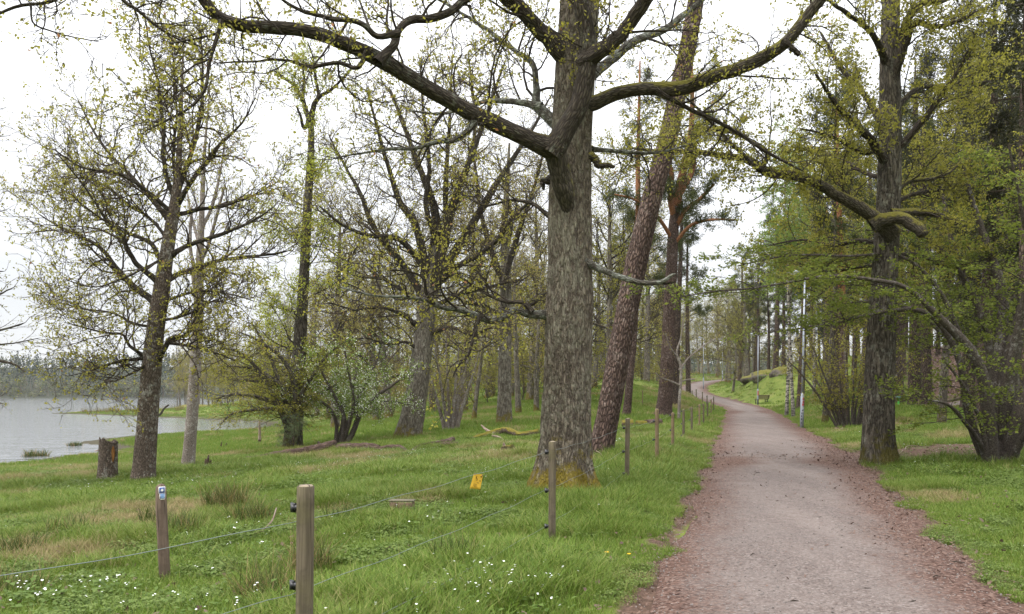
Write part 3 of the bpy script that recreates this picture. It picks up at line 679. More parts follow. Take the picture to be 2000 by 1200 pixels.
# ------------------------------------------------------------------ the large oak in the middle
L = lambda *p, **k: dict(p=p, **k)
oak_limbs = [
  L((1114, 440, 8), (1110, 412, 22), (1104, 384, 36), (1096, 350, 42), (1088, 315, 42), (1083, 283, 40), y=-0.16, dy=-0.54, m=M['mossy_limb'], bare=True, gn=0.004),
  L((1080, 290, 36), (1040, 277, 33), (985, 250, 31), (925, 222, 30), (850, 180, 29), (760, 130, 28), (690, 95, 27), (620, 68, 26), (550, 57, 25), (480, 52, 24), (432, 40, 23), (402, 10, 22), (380, -22, 20), (320, -66, 16), (230, -66, 13), (150, -25, 10), (100, 4, 7), (40, 12, 6), (0, 28, 4.5), (-70, 55, 3), y=-0.7, dy=-2.6, gn=0.006),
  L((1082, 288, 36), (1108, 250, 37), (1134, 200, 37), (1145, 152, 37), (1150, 112, 36), (1142, 60, 33), (1130, 0, 31), (1118, -90, 27), (1090, -220, 20), (1060, -380, 9), y=-0.7, dy=-0.5, gn=0.006),
  L((1150, 116, 28), (1178, 100, 27), (1212, 70, 26), (1250, 20, 25), (1280, -25, 23), (1350, -110, 17), (1450, -190, 8), y=-0.85, dy=-1.2),
  L((1102, 105, 32), (1062, 62, 30), (1015, 20, 29), (970, -14, 26), (890, -80, 20), (780, -140, 10), y=-0.1, dy=-0.8),
  L((1135, 205, 26), (1165, 200, 25), (1200, 183, 25), (1250, 173, 25), (1330, 172, 25), (1390, 146, 25), (1440, 131, 24), (1500, 106, 24), (1540, 80, 23), (1580, 32, 21), (1608, -5, 18), (1660, -70, 10), y=-0.1, dy=-1.2, m=M['mossy_limb'], gn=0.006),
  L((1535, 84, 12), (1548, 97, 11), (1562, 109, 9), y=-1.1, dy=0.05, bare=True),
  L((1285, 180, 11), (1330, 206, 9), (1372, 226, 8), (1440, 260, 7), (1500, 298, 6), (1570, 335, 4), y=-0.5, dy=0.4),
  L((1085, 240, 20), (1064, 222, 20), (1047, 203, 18), (1047, 170, 14), (1038, 122, 11), (1000, 95, 9), (950, 58, 8), (898, 24, 6), (840, -10, 4), y=0.1, dy=1.0, m=M['lichen_limb']),
  L((1052, 208, 13), (1000, 197, 11), (955, 196, 9), (905, 212, 7), (850, 222, 5), (790, 215, 3), y=0.2, dy=0.9, m=M['lichen_limb']),
  L((930, 232, 13), (916, 252, 12), (885, 272, 11), (850, 277, 9), (815, 288, 8), (760, 290, 6), (700, 300, 4), (650, 310, 3), y=-1.05, dy=-0.3, m=M['lichen_limb']),
  L((742, 118, 15), (768, 90, 15), (776, 62, 15), (800, 40, 15), (860, 28, 15), (905, 2, 14), (950, -40, 10), y=-2.0, dy=0.9),
  L((774, 66, 12), (735, 72, 11), (705, 48, 10), (650, 38, 9), (590, 22, 7), (540, -8, 5), y=-2.0, dy=-0.4),
  L((716, 106, 10), (700, 132, 9), (662, 122, 8), (610, 130, 7), (560, 118, 5), (500, 120, 4), (420, 124, 3), y=-2.15, dy=0.6),
  L((432, 44, 8), (424, 75, 8), (410, 120, 7), (398, 178, 6), (372, 208, 5), (330, 232, 4), (282, 258, 3), y=-2.75, dy=-0.3),
  L((426, 66, 5), (385, 76, 4), (330, 86, 3), y=-2.75, dy=-0.2),
  L((320, -66, 8), (235, -4, 7), (268, 22, 6), (310, 55, 5), (350, 78, 4), (400, 92, 3), y=-2.9, dy=0.3),
  L((60, 8, 4), (66, 45, 3.5), (105, 62, 3), (150, 74, 2.5), (195, 82, 2), y=-3.25, dy=0.1),
  L((1078, 616, 22), (1055, 614, 16), (1030, 613, 15), (1003, 604, 14), (980, 618, 15), (958, 624, 14), (930, 614, 12), (900, 604, 11), (865, 600, 9), (835, 588, 8), (790, 580, 6), (730, 578, 5), (660, 560, 3), y=0.0, dy=-0.9, m=M['lichen_limb']),
  L((940, 618, 8), (930, 640, 7), (924, 668, 6), (912, 700, 5), (895, 715, 4), (884, 738, 3), y=-0.55, dy=-0.3),
  L((1037, 606, 9), (1024, 592, 8), (985, 590, 7), (945, 572, 6), (905, 545, 5), (850, 530, 4), (790, 515, 3), y=-0.2, dy=0.5),
  L((846, 592, 6), (832, 570, 6), (828, 545, 5), (800, 530, 4), (760, 528, 3), y=-0.8, dy=-0.4),
  L((1145, 512, 14), (1165, 521, 12), (1200, 535, 11), (1250, 549, 10), (1288, 549, 9), (1320, 535, 6), y=-0.15, dy=-0.5, bare=True, m=M['lichen_limb']),
  L((1276, 549, 6), (1300, 552, 5), (1318, 551, 3), y=-0.5, dy=-0.1, bare=True),
  L((1145, 305, 16), (1163, 312, 14), (1172, 325, 13), (1190, 322, 9), (1202, 327, 4), y=-0.1, dy=-0.1, bare=True, m=M['mossy_limb']),
  L((1075, 352, 14), (1063, 352, 11), (1062, 372, 5), y=0, dy=-0.1, bare=True),
  L((1150, 150, 20), (1180, 125, 18), (1240, 82, 16), (1290, 62, 14), (1342, 20, 12), (1400, -30, 8), y=0.25, dy=1.5, m=M['lichen_limb']),
  L((1140, -60, 30), (1180, -140, 22), (1260, -260, 14), (1320, -400, 6), y=0, dy=1.0),
  L((1130, -100, 30), (1080, -190, 22), (960, -300, 14), (860, -420, 6), y=0.1, dy=1.6),
  L((1160, 292, 9), (1215, 296, 8), (1270, 300, 6), (1330, 288, 4), (1390, 262, 3), y=0.2, dy=0.9, m=M['lichen_limb']),
  L((1070, 420, 8), (1040, 400, 7), (1000, 392, 5), (950, 402, 4), (900, 380, 3), y=0.2, dy=0.8),
]
oak_root, oak_base, oak_tw = hand_tree('oak_tree', 'massive ridged oak with mossy foot and spreading limbs behind the fence', 'tree', 12.9,
  [(1101, 985, 112), (1101, 950, 110), (1102, 920, 107), (1104, 870, 101), (1106, 780, 95), (1109, 680, 92), (1111, 605, 93), (1113, 540, 86), (1113, 420, 83), (1115, 300, 79), (1122, 160, 78), (1130, 40, 77), (1135, -80, 72), (1140, -300, 46), (1146, -520, 22), (1150, -700, 6)],
  oak_limbs, (M['oak_bark'], M['oak_limb'], M['twig_dark']),
  [lv(1.9, 0.5, 1.7, 0.6, 1.25, N=8, wob=0.20, up=0.02, t0=0.12, sides=5, rk=0.011, upbias=0.15), lv(4.5, 0.18, 0.75, 0.6, 1.2, N=6, wob=0.22, up=0.02, sides=4, leafy=True, rk=0.008), lv(5.0, 0.08, 0.26, 0.5, 1.1, N=4, wob=0.2, sides=3, leafy=True, rk=0.008)],
  (M['leaf_oak'], dict(dens=1.3, per=3, size=0.055, asp=0.6, spread=0.05, t0=0.4)), 11, dmul=(2.6, 1.7, 1.5), flare=(1.15, 0.26, 5), sides=96, rough=0.05, knots=9, nring=240, rmin=0.0055)

# ------------------------------------------------------------------ oak by the shore on the left
lo = [
  L((308, 596, 18), (281, 575, 16), (252, 554, 14), (232, 530, 12), (217, 512, 11), (196, 484, 9), (160, 462, 7), (105, 438, 4), (70, 415, 2.5), dy=1.5),
  L((314, 556, 16), (288, 532, 14), (266, 512, 12), (252, 487, 11), (241, 463, 9), (210, 431, 7), (189, 400, 5), (150, 345, 4), (110, 300, 2.5), dy=-1.5),
  L((322, 528, 13), (308, 500, 12), (297, 477, 11), (280, 466, 10), (241, 452, 7), (205, 432, 5), (150, 395, 3), (100, 372, 2), dy=1.0),
  L((320, 552, 14), (345, 538, 12), (367, 529, 11), (420, 512, 9), (472, 503, 7), (525, 498, 5), (565, 490, 2.5), dy=1.2),
  L((338, 497, 12), (365, 482, 11), (395, 470, 10), (444, 452, 8), (500, 428, 5), (540, 400, 2.5), dy=-1.0),
  L((312, 628, 8), (345, 622, 7), (378, 610, 6), (420, 589, 4), (470, 600, 3), dy=-1.2),
  L((302, 708, 18), (314, 694, 16), (325, 680, 14), (339, 661, 12), (371, 655, 8), (380, 635, 6), (390, 600, 3), dy=-0.8),
  L((332, 670, 8), (385, 680, 6), (420, 690, 5), (460, 705, 3), dy=-0.9),
  L((330, 662, 6), (360, 676, 5), (400, 660, 4), (440, 672, 2), dy=0.9),
  L((296, 704, 10), (270, 690, 9), (255, 678, 8), (241, 655, 6), (205, 650, 5), (157, 638, 3), (125, 630, 2), dy=-1.2),
  L((294, 698, 9), (262, 702, 8), (227, 708, 6), (200, 716, 5), (170, 727, 3), (130, 735, 2), dy=-1.5),
  L((292, 710, 8), (268, 722, 7), (252, 732, 5), (230, 743, 4), (200, 748, 2), dy=-1.8),
  L((302, 640, 8), (262, 632, 7), (220, 612, 5), (170, 605, 4), (110, 590, 2), dy=1.0),
  L((320, 590, 8), (360, 575, 7), (400, 568, 6), (450, 575, 4), (500, 590, 2), dy=-1.8),
  L((336, 440, 14), (300, 395, 11), (262, 352, 9), (215, 300, 7), (180, 250, 5), (150, 190, 3), dy=1.2),
  L((340, 420, 12), (285, 372, 9), (230, 340, 7), (165, 330, 5), (100, 290, 3), dy=-1.4),
  L((343, 395, 13), (322, 330, 11), (318, 250, 9), (308, 160, 6), (290, 80, 4), (280, 10, 2), dy=-0.6),
  L((345, 385, 14), (372, 300, 11), (390, 220, 9), (392, 130, 6), (388, 40, 3), dy=0.8),
  L((345, 400, 12), (390, 335, 10), (430, 285, 8), (475, 240, 5), (500, 190, 3), dy=-1.0),
  L((340, 420, 11), (390, 408, 9), (440, 398, 7), (500, 378, 4), (550, 350, 2), dy=1.4),
  L((345, 380, 9), (340, 310, 8), (345, 230, 6), (340, 140, 4), (335, 40, 2), dy=1.5),
  L((330, 470, 9), (290, 425, 7), (250, 400, 6), (190, 355, 4), (130, 345, 2), dy=2.2),
  L((330, 500, 8), (290, 520, 6), (235, 545, 5), (180, 560, 3), (120, 545, 2), dy=-2.4),
]
left_root, lb_, lp_ = hand_tree('oak_tree', 'slender lichen-spotted oak with wide open crown on the lake shore at left', 'tree', 22.2,
  [(278, 955, 46), (279, 940, 43), (283, 890, 41), (290, 800, 38), (296, 720, 37), (303, 650, 33), (314, 575, 31), (325, 500, 26), (335, 440, 23), (344, 385, 20), (347, 345, 14), (352, 260, 9), (356, 150, 5), (360, 40, 2)],
  lo, (M['spotted_bark'], M['oak_limb'], M['twig']),
  [lv(2.6, 0.8, 2.6, 0.45, 1.0, N=9, wob=0.20, up=0.05, t0=0.12, sides=4, rk=0.013, upbias=0.3), lv(3.6, 0.3, 0.95, 0.45, 1.0, N=6, wob=0.2, up=0.05, sides=3, rk=0.009), lv(3.8, 0.14, 0.42, 0.4, 0.95, N=4, wob=0.2, sides=3, leafy=True, rk=0.007)],
  (M['leaf_oak'], dict(dens=0.5, per=4, size=0.075, asp=0.6, spread=0.06, t0=0.5)), 21, lw=0.78, flare=(0.25, 0.3, 4), sides=40, rough=0.025, nring=110, rmin=0.0078, dmul=(2.0, 1.5, 1.7))

# pale-stemmed tree behind it
hand_tree('birch_tree', 'pale thin birch trunk standing just behind the shore oak', 'tree', 27.3,
  [(366, 925, 27), (368, 900, 25), (372, 850, 23), (378, 770, 22), (382, 700, 21), (387, 620, 19), (390, 540, 16), (392, 470, 13), (395, 400, 10), (398, 320, 7), (404, 240, 4), (410, 170, 2)],
  [L((387, 600, 9), (378, 540, 8), (372, 470, 6), (374, 400, 4), dy=.4), L((390, 520, 9), (410, 470, 7), (425, 420, 6), (440, 360, 4), dy=-.3), L((393, 450, 7), (415, 400, 6), (430, 330, 4), (440, 270, 2), dy=.6), L((390, 480, 7), (375, 430, 5), (365, 370, 3), dy=.9)],
  (M['pale_bark'], M['pale_bark'], M['twig_pale']),
  [lv(2.4, 0.4, 1.4, 0.4, 0.8, N=7, wob=0.10, up=0.03, sides=3, rk=0.008), lv(4.0, 0.2, 0.6, 0.4, 0.9, N=5, wob=0.12, sides=3, leafy=True, rk=0.006)],
  (M['leaf_oak_pale'], dict(dens=1.6, per=3, size=0.06, asp=0.6, spread=0.06, t0=0.3)), 22, flare=(0.25, 0.3, 4), sides=24, nring=80, rmin=0.006)

# thin alder-like tree with bright green leaves along its stem and a gnarled fork on top
al = [
  L((606, 235, 11), (596, 212, 9), (588, 190, 8), (575, 168, 6), (552, 150, 5), (535, 138, 3), dy=.5), L((606, 235, 11), (612, 205, 10), (622, 188, 8), (640, 178, 6), (660, 160, 5), (690, 130, 3), dy=-.4), L((604, 240, 9), (592, 250, 6), (588, 228, 5), (580, 208, 4), dy=-.8),
  L((622, 188, 6), (616, 160, 6), (612, 120, 4), (600, 80, 2), dy=.6), L((590, 195, 6), (594, 160, 5), (590, 120, 3), dy=.2),
]
hand_tree('alder_tree', 'straight thin dark trunk with bright yellow-green leaves and gnarled fork on top', 'tree', 36.5,
  [(570, 890, 40), (572, 860, 36), (576, 800, 33), (580, 740, 29), (585, 680, 26), (590, 600, 22), (596, 500, 19), (601, 400, 17), (606, 320, 14), (608, 260, 12), (606, 230, 11)],
  al, (M['oak_dark'], M['oak_limb'], M['twig']),
  [lv(2.0, 0.5, 1.6, 0.5, 1.1, N=8, wob=0.16, up=0.04, sides=4, rk=0.010), lv(3.4, 0.25, 0.8, 0.5, 1.0, N=6, wob=0.15, sides=3, leafy=True, rk=0.007), lv(3.2, 0.15, 0.45, 0.5, 1.0, N=4, wob=0.15, sides=3, leafy=True, rk=0.006)],
  (M['leaf_bright'], dict(dens=3.6, per=4, size=0.095, asp=0.6, spread=0.16, t0=0.1)), 23, auto=dict(dens=2.6, l0=1.0, l1=3.2, a0=0.9, a1=1.5, wob=0.06, up=0.015, t0=0.12, t1=0.86, rk=0.011, ub=0.1, taper=0.6), flare=(0.3, 0.4, 4), sides=24, nring=70, rmin=0.011)

# the broad many-stemmed oak in the middle distance
mo = [
  L((838, 570, 30), (846, 500, 26), (852, 440, 22), (840, 380, 18), (815, 320, 14), (790, 250, 10), (760, 170, 5), dy=1), L((842, 560, 28), (866, 480, 24), (880, 420, 20), (905, 350, 16), (930, 290, 12), (960, 200, 8), (990, 110, 3), dy=-1),
  L((845, 560, 26), (885, 500, 22), (920, 440, 19), (960, 370, 15), (1005, 300, 11), (1045, 240, 7), (1080, 180, 3), dy=2), L((838, 560, 24), (822, 480, 20), (806, 430, 17), (782, 395, 14), (764, 340, 11), (740, 260, 8), (715, 170, 4), dy=-2),
  L((832, 590, 20), (790, 520, 16), (755, 480, 13), (728, 440, 11), (705, 380, 9), (672, 320, 6), (640, 260, 3), dy=1.5), L((850, 520, 18), (870, 440, 15), (872, 360, 12), (875, 280, 9), (880, 190, 6), (884, 100, 3), dy=2.5),
  L((840, 540, 16), (780, 470, 13), (720, 460, 10), (670, 440, 7), (620, 400, 4), dy=-3), L((846, 560, 17), (900, 520, 14), (960, 480, 11), (1010, 420, 8), (1050, 380, 5), dy=-3),
  L((826, 640, 14), (780, 610, 10), (740, 600, 8), (690, 605, 6), (640, 590, 3), dy=-2.5), L((826, 690, 9), (795, 670, 7), (760, 672, 6), (715, 660, 4), (670, 668, 2), dy=-2), L((836, 650, 11), (880, 640, 9), (920, 655, 7), (960, 640, 4), dy=-2.5),
  L((850, 470, 14), (830, 400, 12), (836, 320, 10), (826, 230, 7), (820, 130, 3), dy=-1.5), L((905, 350, 10), (925, 260, 8), (922, 180, 6), (915, 100, 3), dy=1.2),
  L((835, 600, 13), (790, 570, 10), (745, 545, 8), (700, 540, 6), (650, 520, 3), dy=3.5), L((840, 600, 12), (900, 575, 9), (960, 560, 7), (1020, 545, 4), dy=3.5),
]
hand_tree('oak_tree', 'broad old oak with many rising stems and moss-covered foot in the meadow', 'tree', 37.6,
  [(797, 868, 52), (799, 850, 50), (806, 810, 46), (816, 750, 42), (824, 690, 38), (831, 630, 36), (838, 575, 36), (845, 530, 28), (850, 480, 12)],
  mo, (M['oak_grey'], M['oak_limb'], M['twig']),
  [lv(1.15, 0.9, 2.8, 0.5, 1.05, N=9, wob=0.2, up=0.03, sides=4, rk=0.013), lv(2.2, 0.4, 1.2, 0.5, 1.1, N=6, wob=0.22, sides=3, rk=0.009), lv(3.0, 0.15, 0.5, 0.5, 1.0, N=4, wob=0.18, sides=3, leafy=True, rk=0.006)],
  (M['leaf_oak_pale'], dict(dens=0.8, per=3, size=0.09, asp=0.6, spread=0.10, t0=0.4)), 24, lw=0.82, dmul=(3.3, 2.1, 1.9), flare=(0.35, 0.5, 5), sides=32, nring=70, rmin=0.012)

# mid-distance oak next to it
hand_tree('oak_tree', 'grey straight oak trunk with mossy foot between broad oak and massive oak', 'tree', 41,
  [(985, 838, 34), (985, 825, 32), (985, 780, 28), (986, 720, 26), (987, 650, 24), (988, 590, 23), (988, 520, 19), (986, 440, 14), (990, 360, 9), (995, 280, 4)],
  [L((987, 560, 16), (960, 490, 13), (940, 420, 10), (930, 340, 6), (920, 280, 3), dy=1), L((988, 540, 16), (1010, 470, 13), (1030, 410, 10), (1050, 340, 7), (1070, 270, 3), dy=-1), L((986, 620, 11), (950, 600, 9), (905, 590, 6), (870, 560, 3), dy=-2), L((988, 610, 11), (1030, 600, 9), (1070, 570, 7), (1120, 560, 4), dy=2), L((985, 500, 11), (1000, 430, 9), (985, 360, 6), (970, 300, 3), dy=2)],
  (M['oak_grey'], M['oak_limb'], M['twig']),
  [lv(1.7, 0.8, 2.2, 0.5, 1.1, N=8, wob=0.2, up=0.03, sides=4, rk=0.011), lv(2.8, 0.3, 1.0, 0.5, 1.1, N=6, wob=0.2, sides=3, leafy=True, rk=0.008), lv(3, 0.15, 0.5, 0.5, 1.0, N=4, wob=0.18, sides=3, leafy=True, rk=0.006)],
  (M['leaf_oak_pale'], dict(dens=0.9, per=3, size=0.09, asp=0.6, spread=0.1, t0=0.3)), 25, lw=0.85, dmul=(2.4, 1.8, 1.8), flare=(0.35, 0.35, 5), sides=28, nring=60, rmin=0.012)

# ------------------------------------------------------------------ right-hand oak beside the path
ro = [
  L((1738, 452, 26), (1712, 428, 25), (1680, 404, 23), (1640, 384, 21), (1590, 355, 19), (1545, 342, 18), (1500, 337, 18), (1482, 325, 18), (1462, 312, 16), (1420, 305, 13), (1360, 297, 10), (1290, 296, 7), (1225, 288, 4), y=-0.3, dy=-1.5, m=M['mossy_limb'], gn=0.006),
  L((1712, 436, 22), (1728, 430, 24), (1755, 427, 24), (1780, 436, 24), (1797, 448, 22), (1806, 462, 18), y=-0.45, dy=-0.5, m=M['mossy_limb'], bare=True, gn=0.004),
  L((1745, 420, 18), (1775, 414, 16), (1805, 415, 14), (1840, 424, 12), (1872, 438, 9), y=-0.2, dy=0.2, m=M['mossy_limb'], gn=0.004),
  L((1484, 330, 10), (1498, 310, 9), (1502, 296, 8), (1480, 280, 7), (1440, 262, 6), (1390, 250, 4), (1330, 245, 2.5), y=-1.2, dy=0.6),
  L((1480, 328, 8), (1440, 290, 7), (1400, 250, 6), (1360, 210, 5), (1335, 185, 3), y=-1.3, dy=-0.5),
  L((1738, 330, 18), (1700, 280, 14), (1660, 240, 11), (1620, 190, 8), (1590, 140, 4), dy=-1.5), L((1745, 300, 16), (1790, 250, 13), (1830, 200, 10), (1870, 140, 7), (1900, 80, 4), dy=-1.2),
  L((1736, 180, 18), (1762, 100, 18), (1775, 40, 16), (1800, 10, 14), (1840, 2, 11), (1880, -10, 8), dy=-0.8), L((1768, 80, 14), (1790, 45, 12), (1830, 55, 9), (1880, 40, 7), (1912, 20, 4), y=-0.3, dy=-0.6),
  L((1735, 390, 12), (1770, 360, 10), (1820, 350, 8), (1860, 330, 6), (1900, 290, 4), y=0.1, dy=1.2, m=M['mossy_limb']), L((1730, 250, 13), (1690, 190, 10), (1640, 130, 8), (1600, 60, 4), dy=1.4),
  L((1730, 480, 10), (1680, 470, 8), (1630, 480, 6), (1570, 470, 4), (1500, 480, 2.5), y=0.1, dy=2.0), L((1740, 500, 9), (1790, 500, 7), (1840, 520, 5), (1900, 510, 3), y=0.1, dy=2),
  L((1732, 130, 14), (1700, 60, 11), (1650, 20, 8), (1600, -10, 4), dy=-1.8), L((1738, 60, 14), (1720, -20, 12), (1690, -120, 8), (1680, -220, 4), dy=1), L((1735, 350, 10), (1690, 340, 8), (1640, 310, 6), (1590, 290, 3), y=.2, dy=2.2), L((1742, 220, 12), (1800, 170, 9), (1860, 170, 7), (1930, 150, 4), dy=2.0),
  L((1742, 400, 10), (1790, 380, 8), (1850, 370, 6), (1930, 350, 3), y=0.2, dy=2.2), L((1735, 280, 10), (1690, 300, 8), (1630, 270, 6), (1560, 250, 3), y=.2, dy=-1.2), L((1735, 520, 8), (1690, 520, 6), (1630, 530, 4), (1560, 520, 2.5), y=.2, dy=1.6),
]
hand_tree('oak_tree', 'dark furrowed oak beside the path on the right with curling mossy bough', 'tree', 18.2,
  [(1722, 925, 76), (1720, 902, 68), (1717, 870, 62), (1717, 800, 57), (1720, 700, 54), (1724, 600, 50), (1730, 500, 46), (1735, 400, 44), (1738, 300, 42), (1738, 200, 40), (1738, 100, 36), (1740, 0, 32), (1745, -150, 22), (1750, -300, 10), (1752, -420, 3)],
  ro, (M['oak_dark'], M['oak_limb'], M['twig_dark']),
  [lv(2.6, 0.5, 1.7, 0.5, 1.2, N=8, wob=0.17, up=0.02, sides=4, rk=0.010), lv(4.6, 0.2, 0.8, 0.5, 1.1, N=6, wob=0.18, sides=3, leafy=True, rk=0.007), lv(3.6, 0.1, 0.35, 0.5, 1.0, N=4, wob=0.15, sides=3, leafy=True, rk=0.006)],
  (M['leaf_mid'], dict(dens=3.0, per=5, size=0.07, asp=0.62, spread=0.08, t0=0.15)), 31, dmul=(2.2, 1.5, 1.5), flare=(0.38, 0.28, 5), sides=64, rough=0.03, nring=150, rmin=0.004)

# ------------------------------------------------------------------ hazel clumps with flat leafy sprays
def clump(name, label, px, Y, stems, levels, leaf, seed, mats, extra=None, group=None):
    g = np.random.default_rng(seed); b = base_at(px, Y); root = empty(name, b, label, 'shrub', group)
    LP, LR = [], []
    for st in stems:
        P, R = pxpoly(st['p'], Y + st.get('y', 0), st.get('dy', 0), 26, g, 0.012)
        P[0, 2] = min(P[0, 2], hz(P[0, 0], P[0, 1]) - 0.05)
        obj('stem', tube_mesh('stem', [(P[None] - b, R[None], 9)]), mats[0], root); LP.append(P); LR.append(R)
    P, R = np.stack(LP), np.stack(LR); sets = []; allp = []
    for q in levels:
        q = dict(q); lf = q.pop('leafy'); s_ = q.pop('sides')
        P, R = spawn(P, R, g=g, **q); sets.append((P, R, s_))
        if lf: allp.append(P)
    tag(obj('twigs', tube_mesh('twigs', sets, b), mats[1], root), kind='stuff')
    parts = [leaves(P - b, g, **leaf[1]) for P in allp]
    tag(obj('foliage', leaf_mesh('foliage', [p for p in parts if p]), leaf[0], root), kind='stuff')
    if extra:
        parts = [leaves(P - b, g, **extra[2]) for P in allp]
        tag(obj(extra[0], leaf_mesh(extra[0], [p for p in parts if p]), extra[1], root), kind='stuff')
    return root
hz_lv = [lv(5.2, 0.5, 1.6, 0.6, 1.25, N=8, wob=0.11, up=0.0, t0=0.36, sides=4, rk=0.008, flat=0.45, upbias=0), lv(5.6, 0.25, 0.85, 0.5, 1.0, N=4, wob=0.12, up=0.0, sides=3, leafy=True, flat=0.5, rk=0.006), lv(5.0, 0.1, 0.38, 0.5, 1.0, N=3, wob=0.12, up=0, sides=3, leafy=True, flat=0.5, rk=0.006)]

clump('hazel_shrub', 'large multi-stemmed shrub with flat leafy sprays at the right edge', 1950, 18.0, [
  L((1935, 910, 30), (1930, 830, 27), (1922, 760, 24), (1900, 700, 20), (1860, 650, 17), (1810, 600, 12), (1760, 560, 9), (1690, 545, 7), (1600, 540, 5.5), (1500, 560, 4), (1400, 570, 3), (1330, 580, 2), y=-.2, dy=-2.0),
  L((1928, 908, 20), (1905, 850, 18), (1890, 790, 16), (1880, 720, 14), (1850, 650, 12), (1800, 610, 10), (1740, 610, 8), (1660, 625, 6), (1580, 640, 4), (1500, 650, 2.5), y=.3, dy=-1.0),
  L((1960, 908, 46), (1958, 830, 40), (1962, 760, 36), (1975, 690, 30), (2000, 600, 26), (2030, 500, 20), (2050, 400, 15), (2080, 280, 8), dy=.8),
  L((1945, 905, 34), (1946, 820, 30), (1948, 720, 27), (1960, 640, 22), (1955, 560, 18), (1930, 480, 14), (1900, 400, 10), (1880, 320, 5), dy=1.5),
  L((1965, 908, 34), (1985, 830, 32), (2010, 750, 28), (2050, 660, 22), (2090, 560, 15), (2130, 460, 8), dy=-1.5),
  L((1938, 905, 18), (1928, 820, 16), (1935, 720, 14), (1920, 620, 12), (1880, 540, 10), (1830, 480, 8), (1760, 450, 6), (1690, 450, 3), y=.4, dy=2.0),
  L((1925, 905, 12), (1915, 870, 10), (1880, 820, 8), (1850, 790, 6), (1810, 780, 4), y=-.2, dy=-1.2), L((1926, 900, 12), (1920, 850, 10), (1905, 800, 8), (1880, 750, 6), (1840, 700, 4), y=-.3, dy=-.8),
  L((1975, 905, 16), (2000, 850, 14), (2030, 790, 12), (2060, 740, 8), y=-.4, dy=-1.5), L((1950, 900, 14), (1940, 800, 13), (1900, 700, 11), (1830, 640, 9), (1770, 600, 7), (1700, 590, 5), (1620, 600, 3), dy=2.2),
  L((1955, 900, 20), (1950, 760, 18), (1925, 650, 15), (1890, 560, 12), (1860, 460, 9), (1840, 360, 6), y=.2, dy=2.6), L((1955, 900, 16), (1960, 760, 14), (1990, 640, 12), (2010, 500, 9), (1990, 380, 6), (1970, 280, 4), y=.1, dy=-2.2),
  L((1945, 900, 12), (1930, 780, 11), (1890, 690, 9), (1830, 560, 8), (1760, 500, 6), (1660, 500, 4.5), (1540, 500, 3.5), (1440, 520, 2), y=.2, dy=-.2),
  ], hz_lv, (M['leaf_green'], dict(dens=5.0, per=4, size=0.07, asp=0.66, spread=0.07, t0=0.05, flat=0.5)), 33, (M['hazel_bark'], M['twig_dark']))
clump('hazel_shrub', 'rounded hazel bush with many thin stems left of the right-hand oak', 1662, 35.5,
  [L((1662 + dx * 0.25, 842, 6), (1662 + dx * 0.5, 800, 5), (1662 + dx * 0.85, 750, 4), (1662 + dx * 1.15, 690 + abs(dx) * .3, 2.8), (1662 + dx * 1.4, 640 + abs(dx) * .6, 2), dy=dy) for dx, dy in
   ((-95, -.5), (-75, .8), (-55, -1.0), (-40, .3), (-25, -.8), (-10, 1.2), (5, -.4), (18, .9), (32, -1.1), (48, .4), (60, -.6), (75, 1.0), (90, -.3), (-60, 1.4), (40, 1.5))],
  [lv(5.0, 0.4, 1.3, 0.5, 1.0, N=7, wob=0.14, up=0.02, sides=3, rk=0.008, rmin=0.006), lv(6.5, 0.2, 0.6, 0.5, 1.0, N=5, wob=0.14, sides=3, leafy=True, rk=0.006, rmin=0.006)],
  (M['leaf_mid'], dict(dens=4.0, per=3, size=0.09, asp=0.65, spread=0.10, t0=0.1, flat=0.3)), 34, (M['hazel_bark'], M['twig']))
clump('wild_cherry_shrub', 'low spreading shrub covered in white blossom behind the fallen log', 682, 35.5, [
  L((672, 878, 12), (690, 840, 11), (700, 815, 10), (730, 780, 8), (770, 750, 5), (800, 730, 3), dy=-.5), L((662, 878, 9), (675, 835, 8), (690, 800, 7), (690, 760, 5), (700, 710, 3), dy=.6), L((656, 858, 8), (655, 820, 7), (640, 795, 6), (610, 775, 4), (575, 770, 2), dy=-.3),
  L((670, 876, 8), (682, 820, 7), (720, 790, 6), (760, 785, 4), (800, 790, 2.5), dy=.9), L((668, 876, 9), (672, 810, 8), (650, 770, 6), (630, 730, 4), (620, 690, 2.5), dy=-.9), L((668, 876, 9), (690, 800, 7), (720, 740, 5), (740, 690, 3), (745, 660, 2), dy=1.2), L((660, 870, 7), (668, 800, 6), (640, 760, 5), (600, 740, 3), dy=1.4), L((670, 870, 7), (690, 790, 6), (680, 720, 4), (670, 670, 2), dy=-1.5)],
  [lv(7.0, 0.5, 1.4, 0.5, 1.2, N=7, wob=0.16, up=0.01, t0=0.3, sides=3, rk=0.008, flat=0.2, rmin=0.006), lv(7.5, 0.2, 0.7, 0.5, 1.1, N=5, wob=0.16, sides=3, leafy=True, rk=0.006, flat=0.2, rmin=0.005)],
  (M['leaf_birch'], dict(dens=5.0, per=3, size=0.095, asp=0.6, spread=0.14, t0=0.05)), 35, (M['hazel_bark'], M['twig_dark']), ('blossom', M['blossom'], dict(dens=1.1, per=3, size=0.06, asp=0.95, spread=0.12, t0=0.1)))
